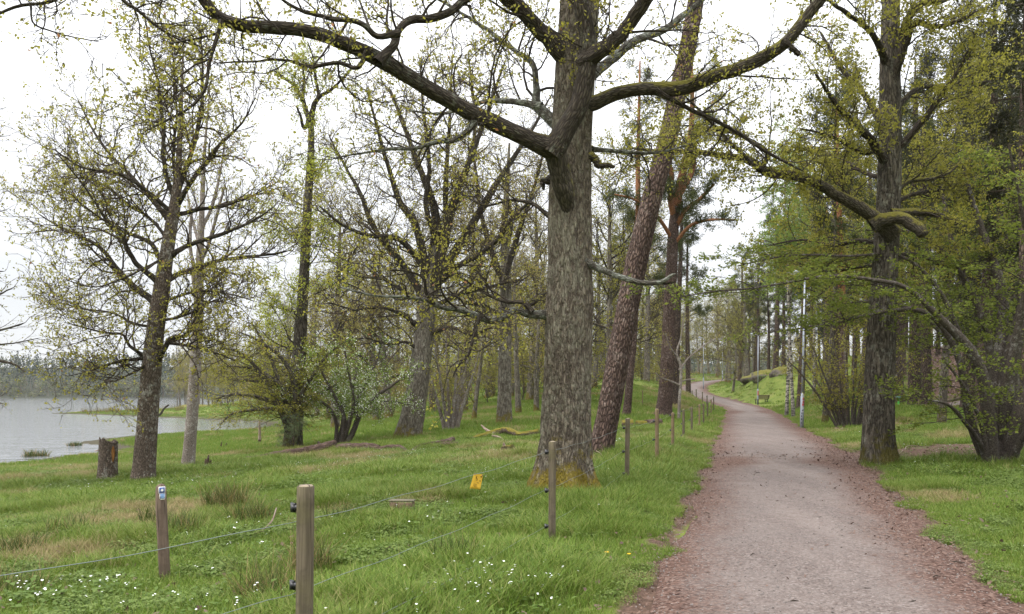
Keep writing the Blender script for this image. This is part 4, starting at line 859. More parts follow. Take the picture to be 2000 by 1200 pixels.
clump('hazel_shrub', 'thin bare multi-stemmed bush in the meadow right of the broad oak', 880, 39,
  [L((880 + dx * .3, 850, 9), (880 + dx * .7, 800, 7), (880 + dx * 1.2, 750, 5), (880 + dx * 1.7, 700, 3.5), (880 + dx * 2, 660, 2), dy=dy) for dx, dy in ((-30, .4), (-16, -.6), (-4, .8), (8, -.3), (20, .5), (30, -.8), (14, 1.3))],
  [lv(4.2, 0.4, 1.4, 0.4, 0.9, N=7, wob=0.13, up=0.03, sides=3, rk=0.008, rmin=0.007), lv(5.4, 0.2, 0.7, 0.4, 0.9, N=5, wob=0.13, sides=3, leafy=True, rk=0.006, rmin=0.006)],
  (M['leaf_mid'], dict(dens=1.2, per=3, size=0.08, asp=0.6, spread=0.1, t0=0.1)), 36, (M['pale_bark'], M['twig_pale']))
# ------------------------------------------------------------------ pines
def pine(name, label, base, tp, tr, seed, crown=0.5, br=(1.2, 3.4), bdens=2.2, up=0.02, split=0.45, needle='needle', bark='pine_bark', dens=(1.7, 3.2), nd=dict(dens=3.2, per=7, size=0.15, asp=0.13, spread=0.10, t0=0.1), group=None, sides=24, a=(0.9, 1.5), rmin=0.008, flare=(0.28, 0.3, 5), dead=0.0, rough=0.03, cat='tree', hand=None, leaf_levels=2, t1=0.995):
    g = np.random.default_rng(seed); root = empty(name, base, label, cat, group)
    n = len(tp); k = int(n * split)
    obj('trunk', trunk_mesh('trunk', tp[:k + 1] - base, tr[:k + 1], sides, flare, rough, 5, g), M[bark], root)
    if k < n - 2: obj('upper_trunk', trunk_mesh('upper_trunk', tp[k:] - base, tr[k:], max(10, sides // 2), None, 0.012, 3, g), M['pine_orange'] if bark == 'pine_bark' else M[bark], root)
    LP, LR = spawn(tp[None], tr[None], bdens, br[0], br[1], a[0], a[1], g, 14, 0.07, up, crown, t1, 0.45, 0.011, 0.012, upbias=0.1, taper=0.75)
    if hand:
        for h_ in hand:
            P, R = pxpoly(h_['p'], h_['Y'], h_.get('dy', 0), 14, g, 0.01)
            LP = np.concatenate([LP, P[None]]); LR = np.concatenate([LR, R[None]])
    tag(obj('branches', tube_mesh('branches', [(LP, LR, 6)], base), M['pine_orange'] if bark == 'pine_bark' else M['twig'], root), kind='stuff')
    if dead:
        DP, DR = spawn(tp[None], tr[None], dead, 0.6, 2.2, 1.2, 1.7, g, 9, 0.12, -0.01, 0.2, crown, 0.3, 0.010, 0.008, tipchild=False)
        if len(DP):
            D2, DR2 = spawn(DP, DR, 2.0, 0.2, 0.8, 0.5, 1.1, g, 5, 0.15, 0, 0.2, 1, 0.5, 0.008, 0.006)
            tag(obj('dead_twigs', tube_mesh('dead_twigs', [(DP, DR, 4), (D2, DR2, 3)], base), M['twig'], root), kind='stuff')
    P2, R2 = spawn(LP, LR, dens[0] * 2.2, 0.5, 1.5, 0.5, 1.1, g, 7, 0.12, 0.05, 0.3, 1, 0.6, 0.009, rmin, taper=0.5)
    P3, R3 = spawn(P2, R2, dens[1] * 1.7, 0.2, 0.55, 0.5, 1.0, g, 3, 0.1, 0.08, 0.25, 1, 0.6, 0.008, rmin * 0.8)
    tag(obj('twigs', tube_mesh('twigs', [(P2, R2, 4), (P3, R3, 3)], base), M['twig'], root), kind='stuff')
    parts = [leaves(q - base, g, **nd) for q in ((P3,) if leaf_levels == 1 else (P2, P3))]
    tag(obj('needles', leaf_mesh('needles', [p for p in parts if p]), M[needle], root), kind='stuff')
    return root
def straight(base, H, r, lean=(0, 0), n=50, sway=0.25, seed=0, taper=0.75):
    g = np.random.default_rng(seed); t = np.linspace(0, 1, n)
    w = np.stack([np.sin(t * 3.1 + g.uniform(0, 6)) - np.sin(g.uniform(0, 6)) * 0, np.cos(t * 2.7 + g.uniform(0, 6))], 1); w = (w - w[0]) * sway
    P = np.stack([base[0] + lean[0] * H * t + w[:, 0], base[1] + lean[1] * H * t + w[:, 1], base[2] - 0.1 + (H + 0.1) * t], 1)
    return P, np.maximum(r * (1 - taper * t) * np.where(t > 0.85, (1 - t) / 0.15, 1), 0.012)
# leaning pine right of the massive oak
tp, tr = pxpoly([(1168, 915, 56), (1172, 890, 50), (1184, 830, 46), (1200, 740, 45), (1222, 620, 43), (1246, 500, 42), (1275, 380, 39), (1300, 290, 37), (1322, 190, 35), (1342, 100, 33), (1356, 20, 31), (1380, -120, 26), (1405, -280, 20), (1430, -450, 12), (1445, -600, 4)], 19.6, 1.2, 110)
b = base_at(1172, 19.6); tp[0, 2] = b[2] - 0.15
pine('pine_tree', 'thick leaning pine with plated purple-brown bark right of the massive oak', b, tp, tr, 41, crown=0.62, br=(1.2, 3.2), bdens=2.2, split=0.72, sides=44, dead=0.6)
# straight pine further back with orange upper boughs
tp, tr = pxpoly([(1294, 830, 40), (1296, 812, 34), (1300, 760, 28), (1304, 690, 26), (1308, 600, 24), (1312, 520, 22), (1316, 440, 20), (1326, 370, 17), (1340, 310, 14), (1350, 250, 11), (1352, 180, 8), (1350, 110, 5), (1350, 60, 2)], 45, 0, 90)
b = base_at(1296, 45); tp[0, 2] = b[2] - 0.15
pine('pine_tree', 'straight tall pine with orange upper boughs behind the fence', b, tp, tr, 42, crown=0.42, br=(1.6, 4.0), bdens=1.5, up=0.03, split=0.55, sides=36, dead=0.3,
     hand=[L((1318, 430, 13), (1310, 390, 12), (1312, 340, 10), (1300, 300, 6), Y=45, dy=-1), L((1316, 450, 11), (1340, 410, 10), (1368, 390, 8), (1395, 360, 5), Y=45, dy=-1), L((1322, 390, 11), (1352, 330, 10), (1356, 290, 8), (1365, 240, 4), Y=45, dy=1), L((1314, 480, 8), (1350, 440, 7), (1390, 430, 5), (1440, 430, 3), Y=45, dy=-2), L((1314, 470, 8), (1280, 420, 7), (1240, 390, 5), (1200, 380, 3), Y=45, dy=-2)],
     nd=dict(dens=11, per=9, size=0.22, asp=0.15, spread=0.2, t0=0.05), rmin=0.01)
# slim pine between the two
tp, tr = pxpoly([(1222, 825, 20), (1224, 810, 17), (1230, 740, 15), (1237, 660, 14), (1243, 560, 13), (1246, 450, 11), (1246, 330, 9), (1248, 220, 6), (1250, 120, 3)], 44, 0, 60)
b = base_at(1224, 44); tp[0, 2] = b[2] - 0.15
pine('pine_tree', 'slim brown pine trunk between the leaning pine and the orange-boughed pine', b, tp, tr, 43, crown=0.45, br=(0.8, 2.4), bdens=1.8, sides=20, dead=0.5, nd=dict(dens=10, per=9, size=0.22, asp=0.15, spread=0.2, t0=0.05), rmin=0.01)
# dark trunk behind the straight pine
tp, tr = straight(base_at(1318, 62), 17, 0.33, (0.01, 0), seed=5)
pine('pine_tree', 'dark trunk standing close behind the orange-boughed pine', base_at(1318, 62), tp, tr, 44, crown=0.5, br=(1, 2.8), bdens=1.6, bark='pine_dark', sides=16, dead=0.5, nd=dict(dens=9, per=9, size=0.28, asp=0.15, spread=0.22, t0=0.05), rmin=0.012)
# young pine in front of the alder
bb = base_at(572, 33.5); tp, tr = straight(bb, 1.55, 0.03, n=20, sway=0.03, seed=9)
pine('pine_sapling', 'small bushy pine sapling at the foot of the bright-leaved trunk', bb, tp, tr, 45, crown=0.08, br=(0.35, 0.8), bdens=11, up=0.10, split=0.9, needle='needle_young', bark='pine_dark', dens=(4, 5), nd=dict(dens=5, per=6, size=0.11, asp=0.13, spread=0.04, t0=0.0), sides=8, a=(0.8, 1.3), rmin=0.004, flare=None)

# forest pines on the right: prototypes in local space, then individual copies
def local_pine(seed, H, r, crown, needle, label, **k):
    z = np.zeros(3); tp, tr = straight(z, H, r, n=46, seed=seed, sway=0.18)
    return pine('pine_tree', label, z, tp, tr, seed, crown=crown, needle=needle, bark='pine_dark', sides=20, rmin=0.012, **k)
ND = dict(dens=9.0, per=8, size=0.30, asp=0.15, spread=0.22, t0=0.05)
WOODL = 'dark pine trunk of the wood on the right-hand slope'; WOODG = 'pines in the wood on the right slope'
PA = local_pine(51, 19, 0.33, 0.5, 'needle', WOODL, br=(1.4, 3.6), bdens=2.0, dead=0.5, nd=ND, group=WOODG)
PB = local_pine(52, 17, 0.26, 0.45, 'needle', WOODL, br=(1.2, 3.0), bdens=2.1, dead=0.9, nd=ND, group=WOODG)
PCc = local_pine(53, 20, 0.36, 0.56, 'needle_dark', WOODL, br=(1.6, 4.0), bdens=2.2, dead=0.5, nd=ND, group=WOODG)
PD = local_pine(54, 15, 0.20, 0.22, 'needle_dark', WOODL, br=(1.4, 3.4), bdens=3.6, up=-0.02, dead=0.4, nd=dict(ND, dens=7), group=WOODG)
_moved = set()
def place(proto, p, rz, sc, label=None, group=None):
    if proto.name not in _moved:
        _moved.add(proto.name); proto.location = [float(v) for v in p]; proto.rotation_euler = (0, 0, rz); proto.scale = (sc, sc, sc)
        if label: proto['label'] = label
        if group is not None: proto['group'] = group
        if group == '': del proto['group']
        return proto
    r = dup(proto, p, rz, sc, label)
    if group is not None: r['group'] = group
    if group == '': del r['group']
    return r
g5 = np.random.default_rng(5)
named = [(1632, 45, PCc, .98, 'thick pine trunk behind the rounded hazel bush'), (1786, 48, PCc, 1.1, 'thick plated pine trunk right of the green sign on the lawn'), (1757, 54, PA, 1.0, 'brown pine trunk just behind the green sign post'),
         (1944, 50, PCc, 1.12, 'thick pine trunk at the foot of the red-brown slope behind the right-edge shrub'), (1515, 92, PCc, .95, 'thickest dark pine trunk standing on the rocky knoll'), (1501, 96, PB, .75, 'thin pine trunk left of the thickest one on the knoll'),
         (1530, 94, PB, .95, 'pine trunk right of the thickest one on the knoll'), (1563, 62, PA, .92, 'dark pine trunk directly behind the two white birches'), (1445, 132, PA, 1.15, 'tall dark pine where the path bends away uphill')]
for px, Y, pr, s, lab in named: place(pr, base_at(px, Y) - np.array([0, 0, .05]), g5.uniform(0, 6.28), s, lab, '')
woods = [(1690, 60), (1655, 90), (1668, 96), (1676, 88), (1800, 66), (1832, 70), (1815, 84), (1848, 82), (1862, 88), (1875, 76), (1895, 90), (1910, 72), (1935, 84), (1960, 80), (1985, 74), (2010, 66), (2040, 78), (1720, 92), (1735, 86), (1700, 84), (1600, 95), (1585, 88), (1612, 82), (1625, 100),
         (1975, 46), (2030, 52), (2090, 58), (2060, 40), (1890, 62), (1770, 84), (1750, 98), (1570, 104), (1545, 108), (2120, 70), (2160, 60), (2150, 44), (1475, 128), (1462, 140)]
for k, (px, Y) in enumerate(woods):
    pr = (PA, PB, PD, PB, PCc, PD)[k % 6]
    place(pr, base_at(px, Y) - np.array([0, 0, .05]), g5.uniform(0, 6.28), g5.uniform(.8, 1.15), WOODL, WOODG)
TALL, TALG = 'tall pine with dark crown rising behind the right-hand oak', 'tall pines behind the right-hand oak'
for k, (px, Y) in enumerate(((1890, 42), (1812, 46), (1955, 40), (1985, 52), (1760, 64), (1668, 70))):
    place((PCc, PA, PD)[k % 3], base_at(px, Y) - np.array([0, 0, .05]), g5.uniform(0, 6.28), g5.uniform(.95, 1.2), TALL, TALG)
BCKL, BCKG = 'pine crown in the background between massive oak and path bend', 'background pines left of the path bend'
for k, (px, Y) in enumerate(((1213, 84), (1345, 84), (1480, 116), (1300, 108))):
    place((PA, PB, PCc)[k % 3], base_at(px, Y) - np.array([0, 0, .05]), g5.uniform(0, 6.28), g5.uniform(.9, 1.15), BCKL, BCKG)
z0 = np.zeros(3); tp, tr = straight(z0, 17, 0.25, n=46, seed=88, sway=0.15)
PE = pine('pine_tree', 'orange-stemmed pine seen left of the right-hand oak above the hazel', z0, tp, tr, 88, crown=0.42, br=(1.2, 3.0), bdens=2.2, split=0.35, sides=20, rmin=0.012, nd=ND, dead=0.8)
PE.location = [float(v) for v in base_at(1648, 41)]
# two dark drooping conifers fill the upper right corner
for px, Y, s, lab in ((1915, 30, 1.0, 'dark dense conifer in the upper right corner, left one of two'), (2020, 27, 1.05, 'dark dense conifer at the upper right corner, right one of two')):
    z = np.zeros(3); tp, tr = straight(z, 17, 0.26, n=46, seed=int(px), sway=0.2)
    r = pine('conifer_tree', lab, z, tp, tr, int(px), crown=0.34, needle='needle_dark', bark='pine_dark', br=(1.6, 3.6), bdens=3.2, up=-0.02, sides=18, rmin=0.01, nd=dict(dens=8, per=8, size=0.24, asp=0.16, spread=0.2, t0=0.05), t1=0.99, dead=1.0)
    r.location = [float(v) for v in base_at(px, Y)]; r.scale = (s, s, s)

# ------------------------------------------------------------------ broad-leaved background trees
def auto_tree(name, label, seed, H, r, group=None, clear=0.25, br=(2.0, 5.0), bdens=2.0, bark='oak_grey', twig='twig', leaf=('leaf_brown', dict(dens=0.8, per=3, size=0.12, asp=0.6, spread=0.15, t0=0.3)), a=(0.5, 1.1), up=0.03, wob=0.10, d2=2.8, d3=4.4, lens=((0.8, 2.4), (0.3, 1.0)), rmin=0.012, flat=0, droop=0.0, flare=(0.35, 0.35, 4), lean=(0, 0), trunk_m=None, sway=0.35, bm=None, ub=0.3, leaf2=False):
    g = np.random.default_rng(seed); root = empty(name, (0, 0, 0), label, 'tree', group)
    tp, tr = straight(np.zeros(3), H, r, lean, n=44, sway=sway, seed=seed, taper=0.8)
    obj('trunk', trunk_mesh('trunk', tp, tr, 18, flare, 0.03, 4, g), M[bark], root)
    LP, LR = spawn(tp[None], tr[None], bdens, br[0], br[1], a[0], a[1], g, 14, wob, up, clear, 0.99, 0.55, 0.013, 0.014, upbias=ub, taper=0.6)
    tag(obj('branches', tube_mesh('branches', [(LP, LR, 6)]), M[bm or bark], root), kind='stuff')
    P2, R2 = spawn(LP, LR, d2, lens[0][0], lens[0][1], 0.5, 1.1, g, 8, wob * 1.5, up - droop, 0.2, 1, 0.6, 0.010, rmin, flat=flat)
    P3, R3 = spawn(P2, R2, d3, lens[1][0], lens[1][1], 0.5, 1.0, g, 4, wob * 1.5, up - droop * 1.5, 0.2, 1, 0.6, 0.008, rmin * 0.75, flat=flat)
    tag(obj('twigs', tube_mesh('twigs', [(P2, R2, 4), (P3, R3, 3)]), M[twig], root), kind='stuff')
    if leaf:
        parts = [leaves(q, g, **leaf[1]) for q in ((P2, P3) if leaf2 else (P3,))]
        tag(obj('foliage', leaf_mesh('foliage', [p for p in parts if p]), M[leaf[0]], root), kind='stuff')
    return root
LB = lambda m, d=0.9, s=0.13, per=3: (m, dict(dens=d * 1.5, per=per, size=s, asp=0.6, spread=0.18, t0=0.25))
MIDL, MIDG = 'hazy budding tree in the background wood beyond the meadow', 'background trees beyond the meadow'
T1 = auto_tree('woodland_tree', MIDL, 61, 13, 0.30, MIDG, leaf=LB('leaf_brown', 1.0))
T2 = auto_tree('woodland_tree', MIDL, 62, 15, 0.26, MIDG, clear=0.3, br=(1.6, 4.2), leaf=LB('leaf_oak_pale', 1.2), twig='twig_pale')
T3 = auto_tree('woodland_tree', MIDL, 63, 11, 0.22, MIDG, clear=0.15, br=(1.6, 4.5), leaf=LB('leaf_mid', 1.5), a=(0.7, 1.3))
T8 = auto_tree('woodland_oak', 'x', 72, 17, 0.34, '', clear=0.24, br=(3.0, 6.5), bdens=2.2, leaf=('leaf_oak_pale', dict(dens=1.6, per=3, size=0.12, asp=0.62, spread=0.16, t0=0.3)), a=(0.5, 1.15), wob=0.13, bark='oak_grey', bm='oak_limb', d2=3.8, d3=4.8, lens=((1.0, 2.8), (0.4, 1.2)), rmin=0.018)
T9 = auto_tree('woodland_oak', 'x', 73, 15, 0.28, '', clear=0.2, br=(2.6, 6.0), bdens=2.4, leaf=('leaf_mid', dict(dens=2.6, per=3, size=0.12, asp=0.62, spread=0.18, t0=0.2)), a=(0.6, 1.25), wob=0.13, bark='oak_grey', bm='oak_limb', d2=3.2, d3=4.4, lens=((1.0, 2.6), (0.4, 1.2)), rmin=0.016)
T7 = auto_tree('maple_tree', 'x', 68, 13, 0.17, '', clear=0.36, br=(1.6, 4.2), bdens=2.6, leaf=('leaf_mid', dict(dens=5.0, per=4, size=0.11, asp=0.62, spread=0.2, t0=0.1)), a=(0.7, 1.3), bark='oak_dark', twig='twig_dark', d2=3.2, d3=5)
U1 = auto_tree('understorey_bush', 'x', 69, 4.2, 0.05, '', clear=0.05, br=(1.0, 2.6), bdens=7, leaf=('leaf_mid', dict(dens=3.2, per=3, size=0.13, asp=0.62, spread=0.2, t0=0.1)), a=(0.5, 1.2), bark='hazel_bark', bm='twig', d2=3.2, d3=4.5, lens=((0.5, 1.4), (0.2, 0.7)), rmin=0.009, flare=None)
U2 = auto_tree('understorey_bush', 'x', 70, 3.4, 0.05, '', clear=0.05, br=(1.0, 2.4), bdens=7, leaf=('leaf_oak_pale', dict(dens=2.4, per=3, size=0.13, asp=0.62, spread=0.2, t0=0.1)), a=(0.5, 1.2), bark='hazel_bark', bm='twig_pale', twig='twig_pale', d2=3.2, d3=4.5, lens=((0.5, 1.4), (0.2, 0.7)), rmin=0.009, flare=None)
T4 = auto_tree('woodland_tree', MIDL, 64, 9, 0.16, MIDG, clear=0.1, br=(1.2, 3.2), leaf=LB('leaf_bright', 1.1, 0.12), a=(0.7, 1.3), twig='twig_pale')
g6 = np.random.default_rng(6)
mid = [(640, 88, T1), (690, 100, T2), (730, 82, T1), (770, 110, T3), (700, 70, T3), (760, 66, T1), (845, 74, T3), (870, 92, T2), (905, 70, T4), (930, 98, T1), (950, 80, T2), (1000, 74, T4), (1025, 88, T3), (1045, 68, T4), (1075, 96, T2), (1180, 82, T4), (1200, 100, T2), (1170, 118, T1),
       (1255, 100, T3), (1285, 118, T1), (1230, 130, T2), (610, 112, T2), (560, 120, T1), (520, 108, T3), (660, 140, T2), (800, 140, T1), (900, 150, T2), (1020, 150, T1), (1110, 140, T3), (1345, 150, T2), (1330, 175, T1), (1300, 90, T4), (1365, 165, T3), (720, 160, T2), (860, 165, T1), (960, 125, T3), (1060, 120, T2), (580, 150, T2), (690, 84, T9), (770, 96, T9), (860, 108, T9), (920, 116, T9), (1005, 104, T9), (1070, 82, T9), (1160, 74, T9), (1225, 96, T9), (1275, 128, T9), (1325, 134, T9), (620, 98, T9), (1350, 158, T9), (1310, 150, T9)]
for px, Y, pr in mid: place(pr, base_at(px, Y) - np.array([0, 0, .08]), g6.uniform(0, 6.28), g6.uniform(.85, 1.2), MIDL, MIDG)
for px, Y, pr, s, lab in ((925, 47, T4, .95, 'small leaning dark trunk left of the grey straight oak'), (1013, 51, T2, .8, 'grey trunk just right of the grey straight oak'), (1048, 54, T3, .9, 'dark trunk half hidden left of the massive oak'), (1424, 122, T1, .85, 'dark tree on the bank where the path bends'), (1431, 98, T3, .75, 'thin tree in front of the bank where the path bends')):
    r = place(pr, base_at(px, Y) - np.array([0, 0, .08]), g6.uniform(0, 6.28), s, lab, '')
for px, Y, s, lab in ((1838, 33, 1.05, 'leafy yellow-green tree behind the right-hand oak on its right'), (1610, 40, 1.0, 'leafy yellow-green tree behind the nearest lamp post'), (1990, 36, 1.2, 'leafy yellow-green tree behind the right-edge shrub'), (1700, 56, 1.2, 'leafy green tree on the lawn behind the right-hand oak')):
    place(T7, base_at(px, Y) - np.array([0, 0, .08]), g6.uniform(0, 6.28), s, lab, '')
USL, USG = 'leafy understorey bush at the far edge of the meadow', 'understorey bushes at the far edge of the meadow'
for k in range(46):
    px = 430 + 900 * (k + g6.random()) / 46; Y = g6.uniform(58, 112)
    if px < 640: Y = g6.uniform(84, 118)
    if px > 1180: Y = g6.uniform(86, 120)
    q = base_at(px, Y)
    if q[2] > ZW + .3: place((U1, U2)[k % 2], q - np.array([0, 0, .05]), g6.uniform(0, 6.28), g6.uniform(.8, 1.5), USL, USG)
RSL, RSG = 'leafy low bush on the wooded right slope', 'low bushes on the wooded right slope'
for k, (px, Y) in enumerate(((1590, 74), (1680, 78), (1740, 82), (1820, 78), (1895, 84), (1560, 86), (2010, 44))):
    place((U1, U2)[k % 2], base_at(px, Y) - np.array([0, 0, .05]), g6.uniform(0, 6.28), g6.uniform(.7, 1.2), RSL, RSG)
for px, Y, pr, s, lab in ((655, 56, T8, .95, 'oak with fine brown twigs behind the bright-leaved trunk, on its right'), (735, 66, T9, 1.0, 'pale leafing oak seen behind the blossom shrub'), (905, 60, T8, 1.0, 'twiggy oak seen between the broad oak and the grey straight oak'), (1035, 66, T8, 1.05, 'twiggy oak half hidden behind the massive oak on its left'), (960, 84, T9, 1.1, 'yellow-green oak far behind the grey straight oak'), (1192, 58, T9, 1.15, 'yellow-green oak seen between massive oak and leaning pine'), (1262, 84, T8, 1.1, 'twiggy oak behind the slim brown pine'), (1462, 118, T9, 1.1, 'yellow-green oak spreading over the path bend from the right'), (1288, 112, T8, 1.15, 'twiggy oak on the bank left of the path bend'), (820, 88, T8, 1.1, 'twiggy oak far behind the broad oak'), (1418, 126, T9, 1.0, 'yellow-green oak just right of the path bend'), (560, 80, T9, .85, 'pale leafing oak near the bay behind the bright-leaved trunk'), (1120, 96, T9, 1.15, 'yellow-green oak hidden largely by the massive oak')):
    place(pr, base_at(px, Y) - np.array([0, 0, .08]), g6.uniform(0, 6.28), s, lab, '')
PTHL, PTHG = 'yellow-green budding tree beside the far bend of the path', 'trees round the far bend of the path'
for px, Y, pr in ((1400, 150, T2), (1385, 175, T9), (1420, 165, T9), (1405, 158, T9), (1440, 150, T9), (1475, 140, T9), (1455, 150, T3), (1370, 190, T1), (1440, 180, T2), (1480, 165, T3), (1500, 150, T2)):
    place(pr, base_at(px, Y) - np.array([0, 0, .08]), g6.uniform(0, 6.28), g6.uniform(.9, 1.25), PTHL, PTHG)
# promontory across the bay
BAYL, BAYG = 'thin budding tree on the point across the bay', 'trees on the point across the bay'
T5 = auto_tree('shore_tree', BAYL, 66, 15, 0.17, BAYG, clear=0.25, br=(1.2, 3.4), bdens=2.4, leaf=LB('leaf_oak_pale', 1.3, 0.16), twig='twig_pale', a=(0.4, 0.9), rmin=0.018)
T6 = auto_tree('shore_tree', BAYL, 67, 13, 0.17, BAYG, clear=0.2, br=(1.4, 3.6), bdens=2.4, leaf=LB('leaf_mid', 1.6, 0.17), twig='twig_pale', a=(0.5, 1.0), rmin=0.018)
for k, (px, Y) in enumerate(((352, 182), (362, 172), (374, 168), (384, 178), (396, 165), (408, 160), (420, 172), (432, 150), (445, 158), (456, 146), (470, 152), (486, 140), (502, 150), (520, 142), (540, 150), (415, 190), (440, 200), (475, 190), (510, 185), (345, 215), (365, 230), (390, 220))):
    place((T5, T6)[k % 2], base_at(px, Y) - np.array([0, 0, .08]), g6.uniform(0, 6.28), g6.uniform(.8, 1.15), BAYL, BAYG)
# two white birches right of the path, fresh light green
BI = auto_tree('birch_tree', 'white birch leaning right, left one of a pair beyond the lamp post', 71, 18.5, 0.125, '', clear=0.42, br=(1.2, 3.0), bdens=3.4, bark='birch_bark', bm='twig', leaf=LB('leaf_birch', 4.2, 0.13, 4), a=(0.5, 1.0), up=0.02, droop=0.10, d2=3.4, d3=5.0, rmin=0.010, sway=0.12, flare=(0.3, 0.3, 4), lean=(0.05, 0), leaf2=True)
BI.location = [float(v) for v in base_at(1536, 54)]
dup(BI, base_at(1550, 51), 2.4, 0.98, 'upright white birch, right one of a pair beyond the lamp post')
dup(BI, base_at(1590, 66), 4.0, 1.0, 'fresh green birch crown rising behind the pair of birches')
# hawthorn in front of the alder, layered branches reaching left
clump('hawthorn_shrub', 'dark-branched shrub with layered green sprays left of the bright-leaved trunk', 566, 35.2, [
  L((568, 872, 16), (566, 820, 14), (540, 790, 10), (500, 775, 7), (450, 772, 4), (420, 780, 2), dy=-.8), L((570, 872, 14), (566, 780, 12), (530, 740, 9), (490, 720, 6), (450, 715, 3), dy=.5), L((572, 872, 12), (575, 770, 10), (550, 700, 8), (510, 670, 5), (470, 650, 2.5), dy=-1.2),
  L((572, 872, 12), (582, 780, 10), (610, 730, 7), (640, 690, 4), (670, 670, 2), dy=-.8), L((574, 872, 10), (590, 800, 8), (625, 770, 6), (660, 750, 3), dy=1.0), L((566, 872, 10), (545, 800, 8), (500, 800, 6), (450, 810, 4), (430, 830, 2), dy=-1.6), L((570, 872, 10), (560, 760, 8), (500, 745, 6), (450, 742, 3), dy=1.5), L((570, 872, 9), (545, 740, 8), (515, 670, 6), (490, 630, 3), dy=.8), L((570, 872, 9), (530, 760, 8), (470, 690, 6), (430, 680, 3), dy=-.4)],
  [lv(5.5, 0.6, 1.8, 0.5, 1.2, N=7, wob=0.15, up=0.0, t0=0.2, sides=3, rk=0.009, flat=0.35, rmin=0.008), lv(7, 0.25, 0.8, 0.5, 1.1, N=5, wob=0.16, sides=3, leafy=True, rk=0.006, flat=0.35, rmin=0.006)],
  (M['leaf_mid'], dict(dens=4.5, per=3, size=0.085, asp=0.6, spread=0.10, t0=0.05, flat=0.3)), 37, (M['oak_dark'], M['twig_dark']))
# sapling by the fence
hand_tree('sapling_tree', 'thin pale sapling with bare side twigs beside the fence', 'tree', 43,
  [(1326, 832, 7), (1326, 815, 6.5), (1327, 780, 6), (1330, 740, 5.5), (1330, 718, 5), (1322, 690, 4), (1330, 660, 3), (1335, 620, 2)],
  [L((1326, 752, 3.5), (1308, 744, 3), (1292, 738, 2.5), (1280, 728, 2), dy=-.3), L((1330, 746, 3), (1345, 742, 2.5), (1357, 741, 2), dy=.2), L((1328, 722, 4), (1345, 700, 3), (1370, 680, 2.5), (1400, 660, 2), dy=.5), L((1326, 700, 3), (1310, 680, 2.5), (1300, 650, 2), dy=-.4)],
  (M['pale_bark'], M['pale_bark'], M['twig_pale']), [lv(3, 0.3, 1.0, 0.5, 1.1, N=6, wob=0.14, sides=3, rk=0.008, rmin=0.007), lv(4, 0.15, 0.5, N=4, sides=3, leafy=True, rk=0.007, rmin=0.006)],
  (M['leaf_oak_pale'], dict(dens=1.4, per=3, size=0.08, asp=0.6, spread=0.1, t0=0.2)), 38, flare=None, sides=12, nring=40)
# tree whose branches reach in from the left edge
hand_tree('willow_tree', 'green-budding branches reaching in from the left edge above the lake', 'tree', 20,
  [(-190, 990, 36), (-185, 900, 32), (-180, 780, 28), (-175, 600, 24), (-170, 400, 18), (-160, 200, 10), (-150, 50, 4)],
  [L((-182, 800, 12), (-110, 740, 10), (-50, 708, 8), (0, 705, 6), (28, 712, 4), (50, 728, 2), dy=-.8), L((-180, 740, 10), (-110, 690, 8), (-50, 660, 6), (0, 645, 4), (50, 630, 2.5), dy=.6), L((-178, 640, 10), (-110, 610, 7), (-50, 590, 5), (0, 575, 3), (30, 560, 2), dy=-.6), L((-180, 800, 8), (-100, 790, 6), (-40, 780, 4), (10, 790, 2), dy=-1.2),
   L((-175, 560, 9), (-110, 540, 6), (-50, 530, 4), (10, 530, 2), dy=.3), L((-172, 480, 7), (-110, 440, 5), (-50, 425, 3), (15, 410, 1.5), dy=.5), L((-168, 330, 6), (-100, 290, 4), (-40, 272, 2.5), (22, 265, 1.2), dy=-.3), L((-165, 250, 6), (-100, 230, 4), (-40, 222, 2), (15, 210, 1), dy=.3), L((-180, 760, 9), (-90, 730, 6), (-30, 680, 4), (30, 670, 2.5), (80, 660, 1.5), dy=1.0)],
  (M['oak_dark'], M['oak_limb'], M['twig']),
  [lv(2.6, 0.4, 1.1, 0.4, 0.9, N=7, wob=0.12, up=0.03, t0=0.35, sides=3, rk=0.008, rmin=0.005), lv(4.5, 0.15, 0.5, 0.4, 0.9, N=5, wob=0.12, sides=3, leafy=True, rk=0.006, rmin=0.004)],
  (M['leaf_mid'], dict(dens=1.6, per=3, size=0.055, asp=0.55, spread=0.05, t0=0.2)), 39, flare=(0.3, .3, 4), sides=24, nring=60)

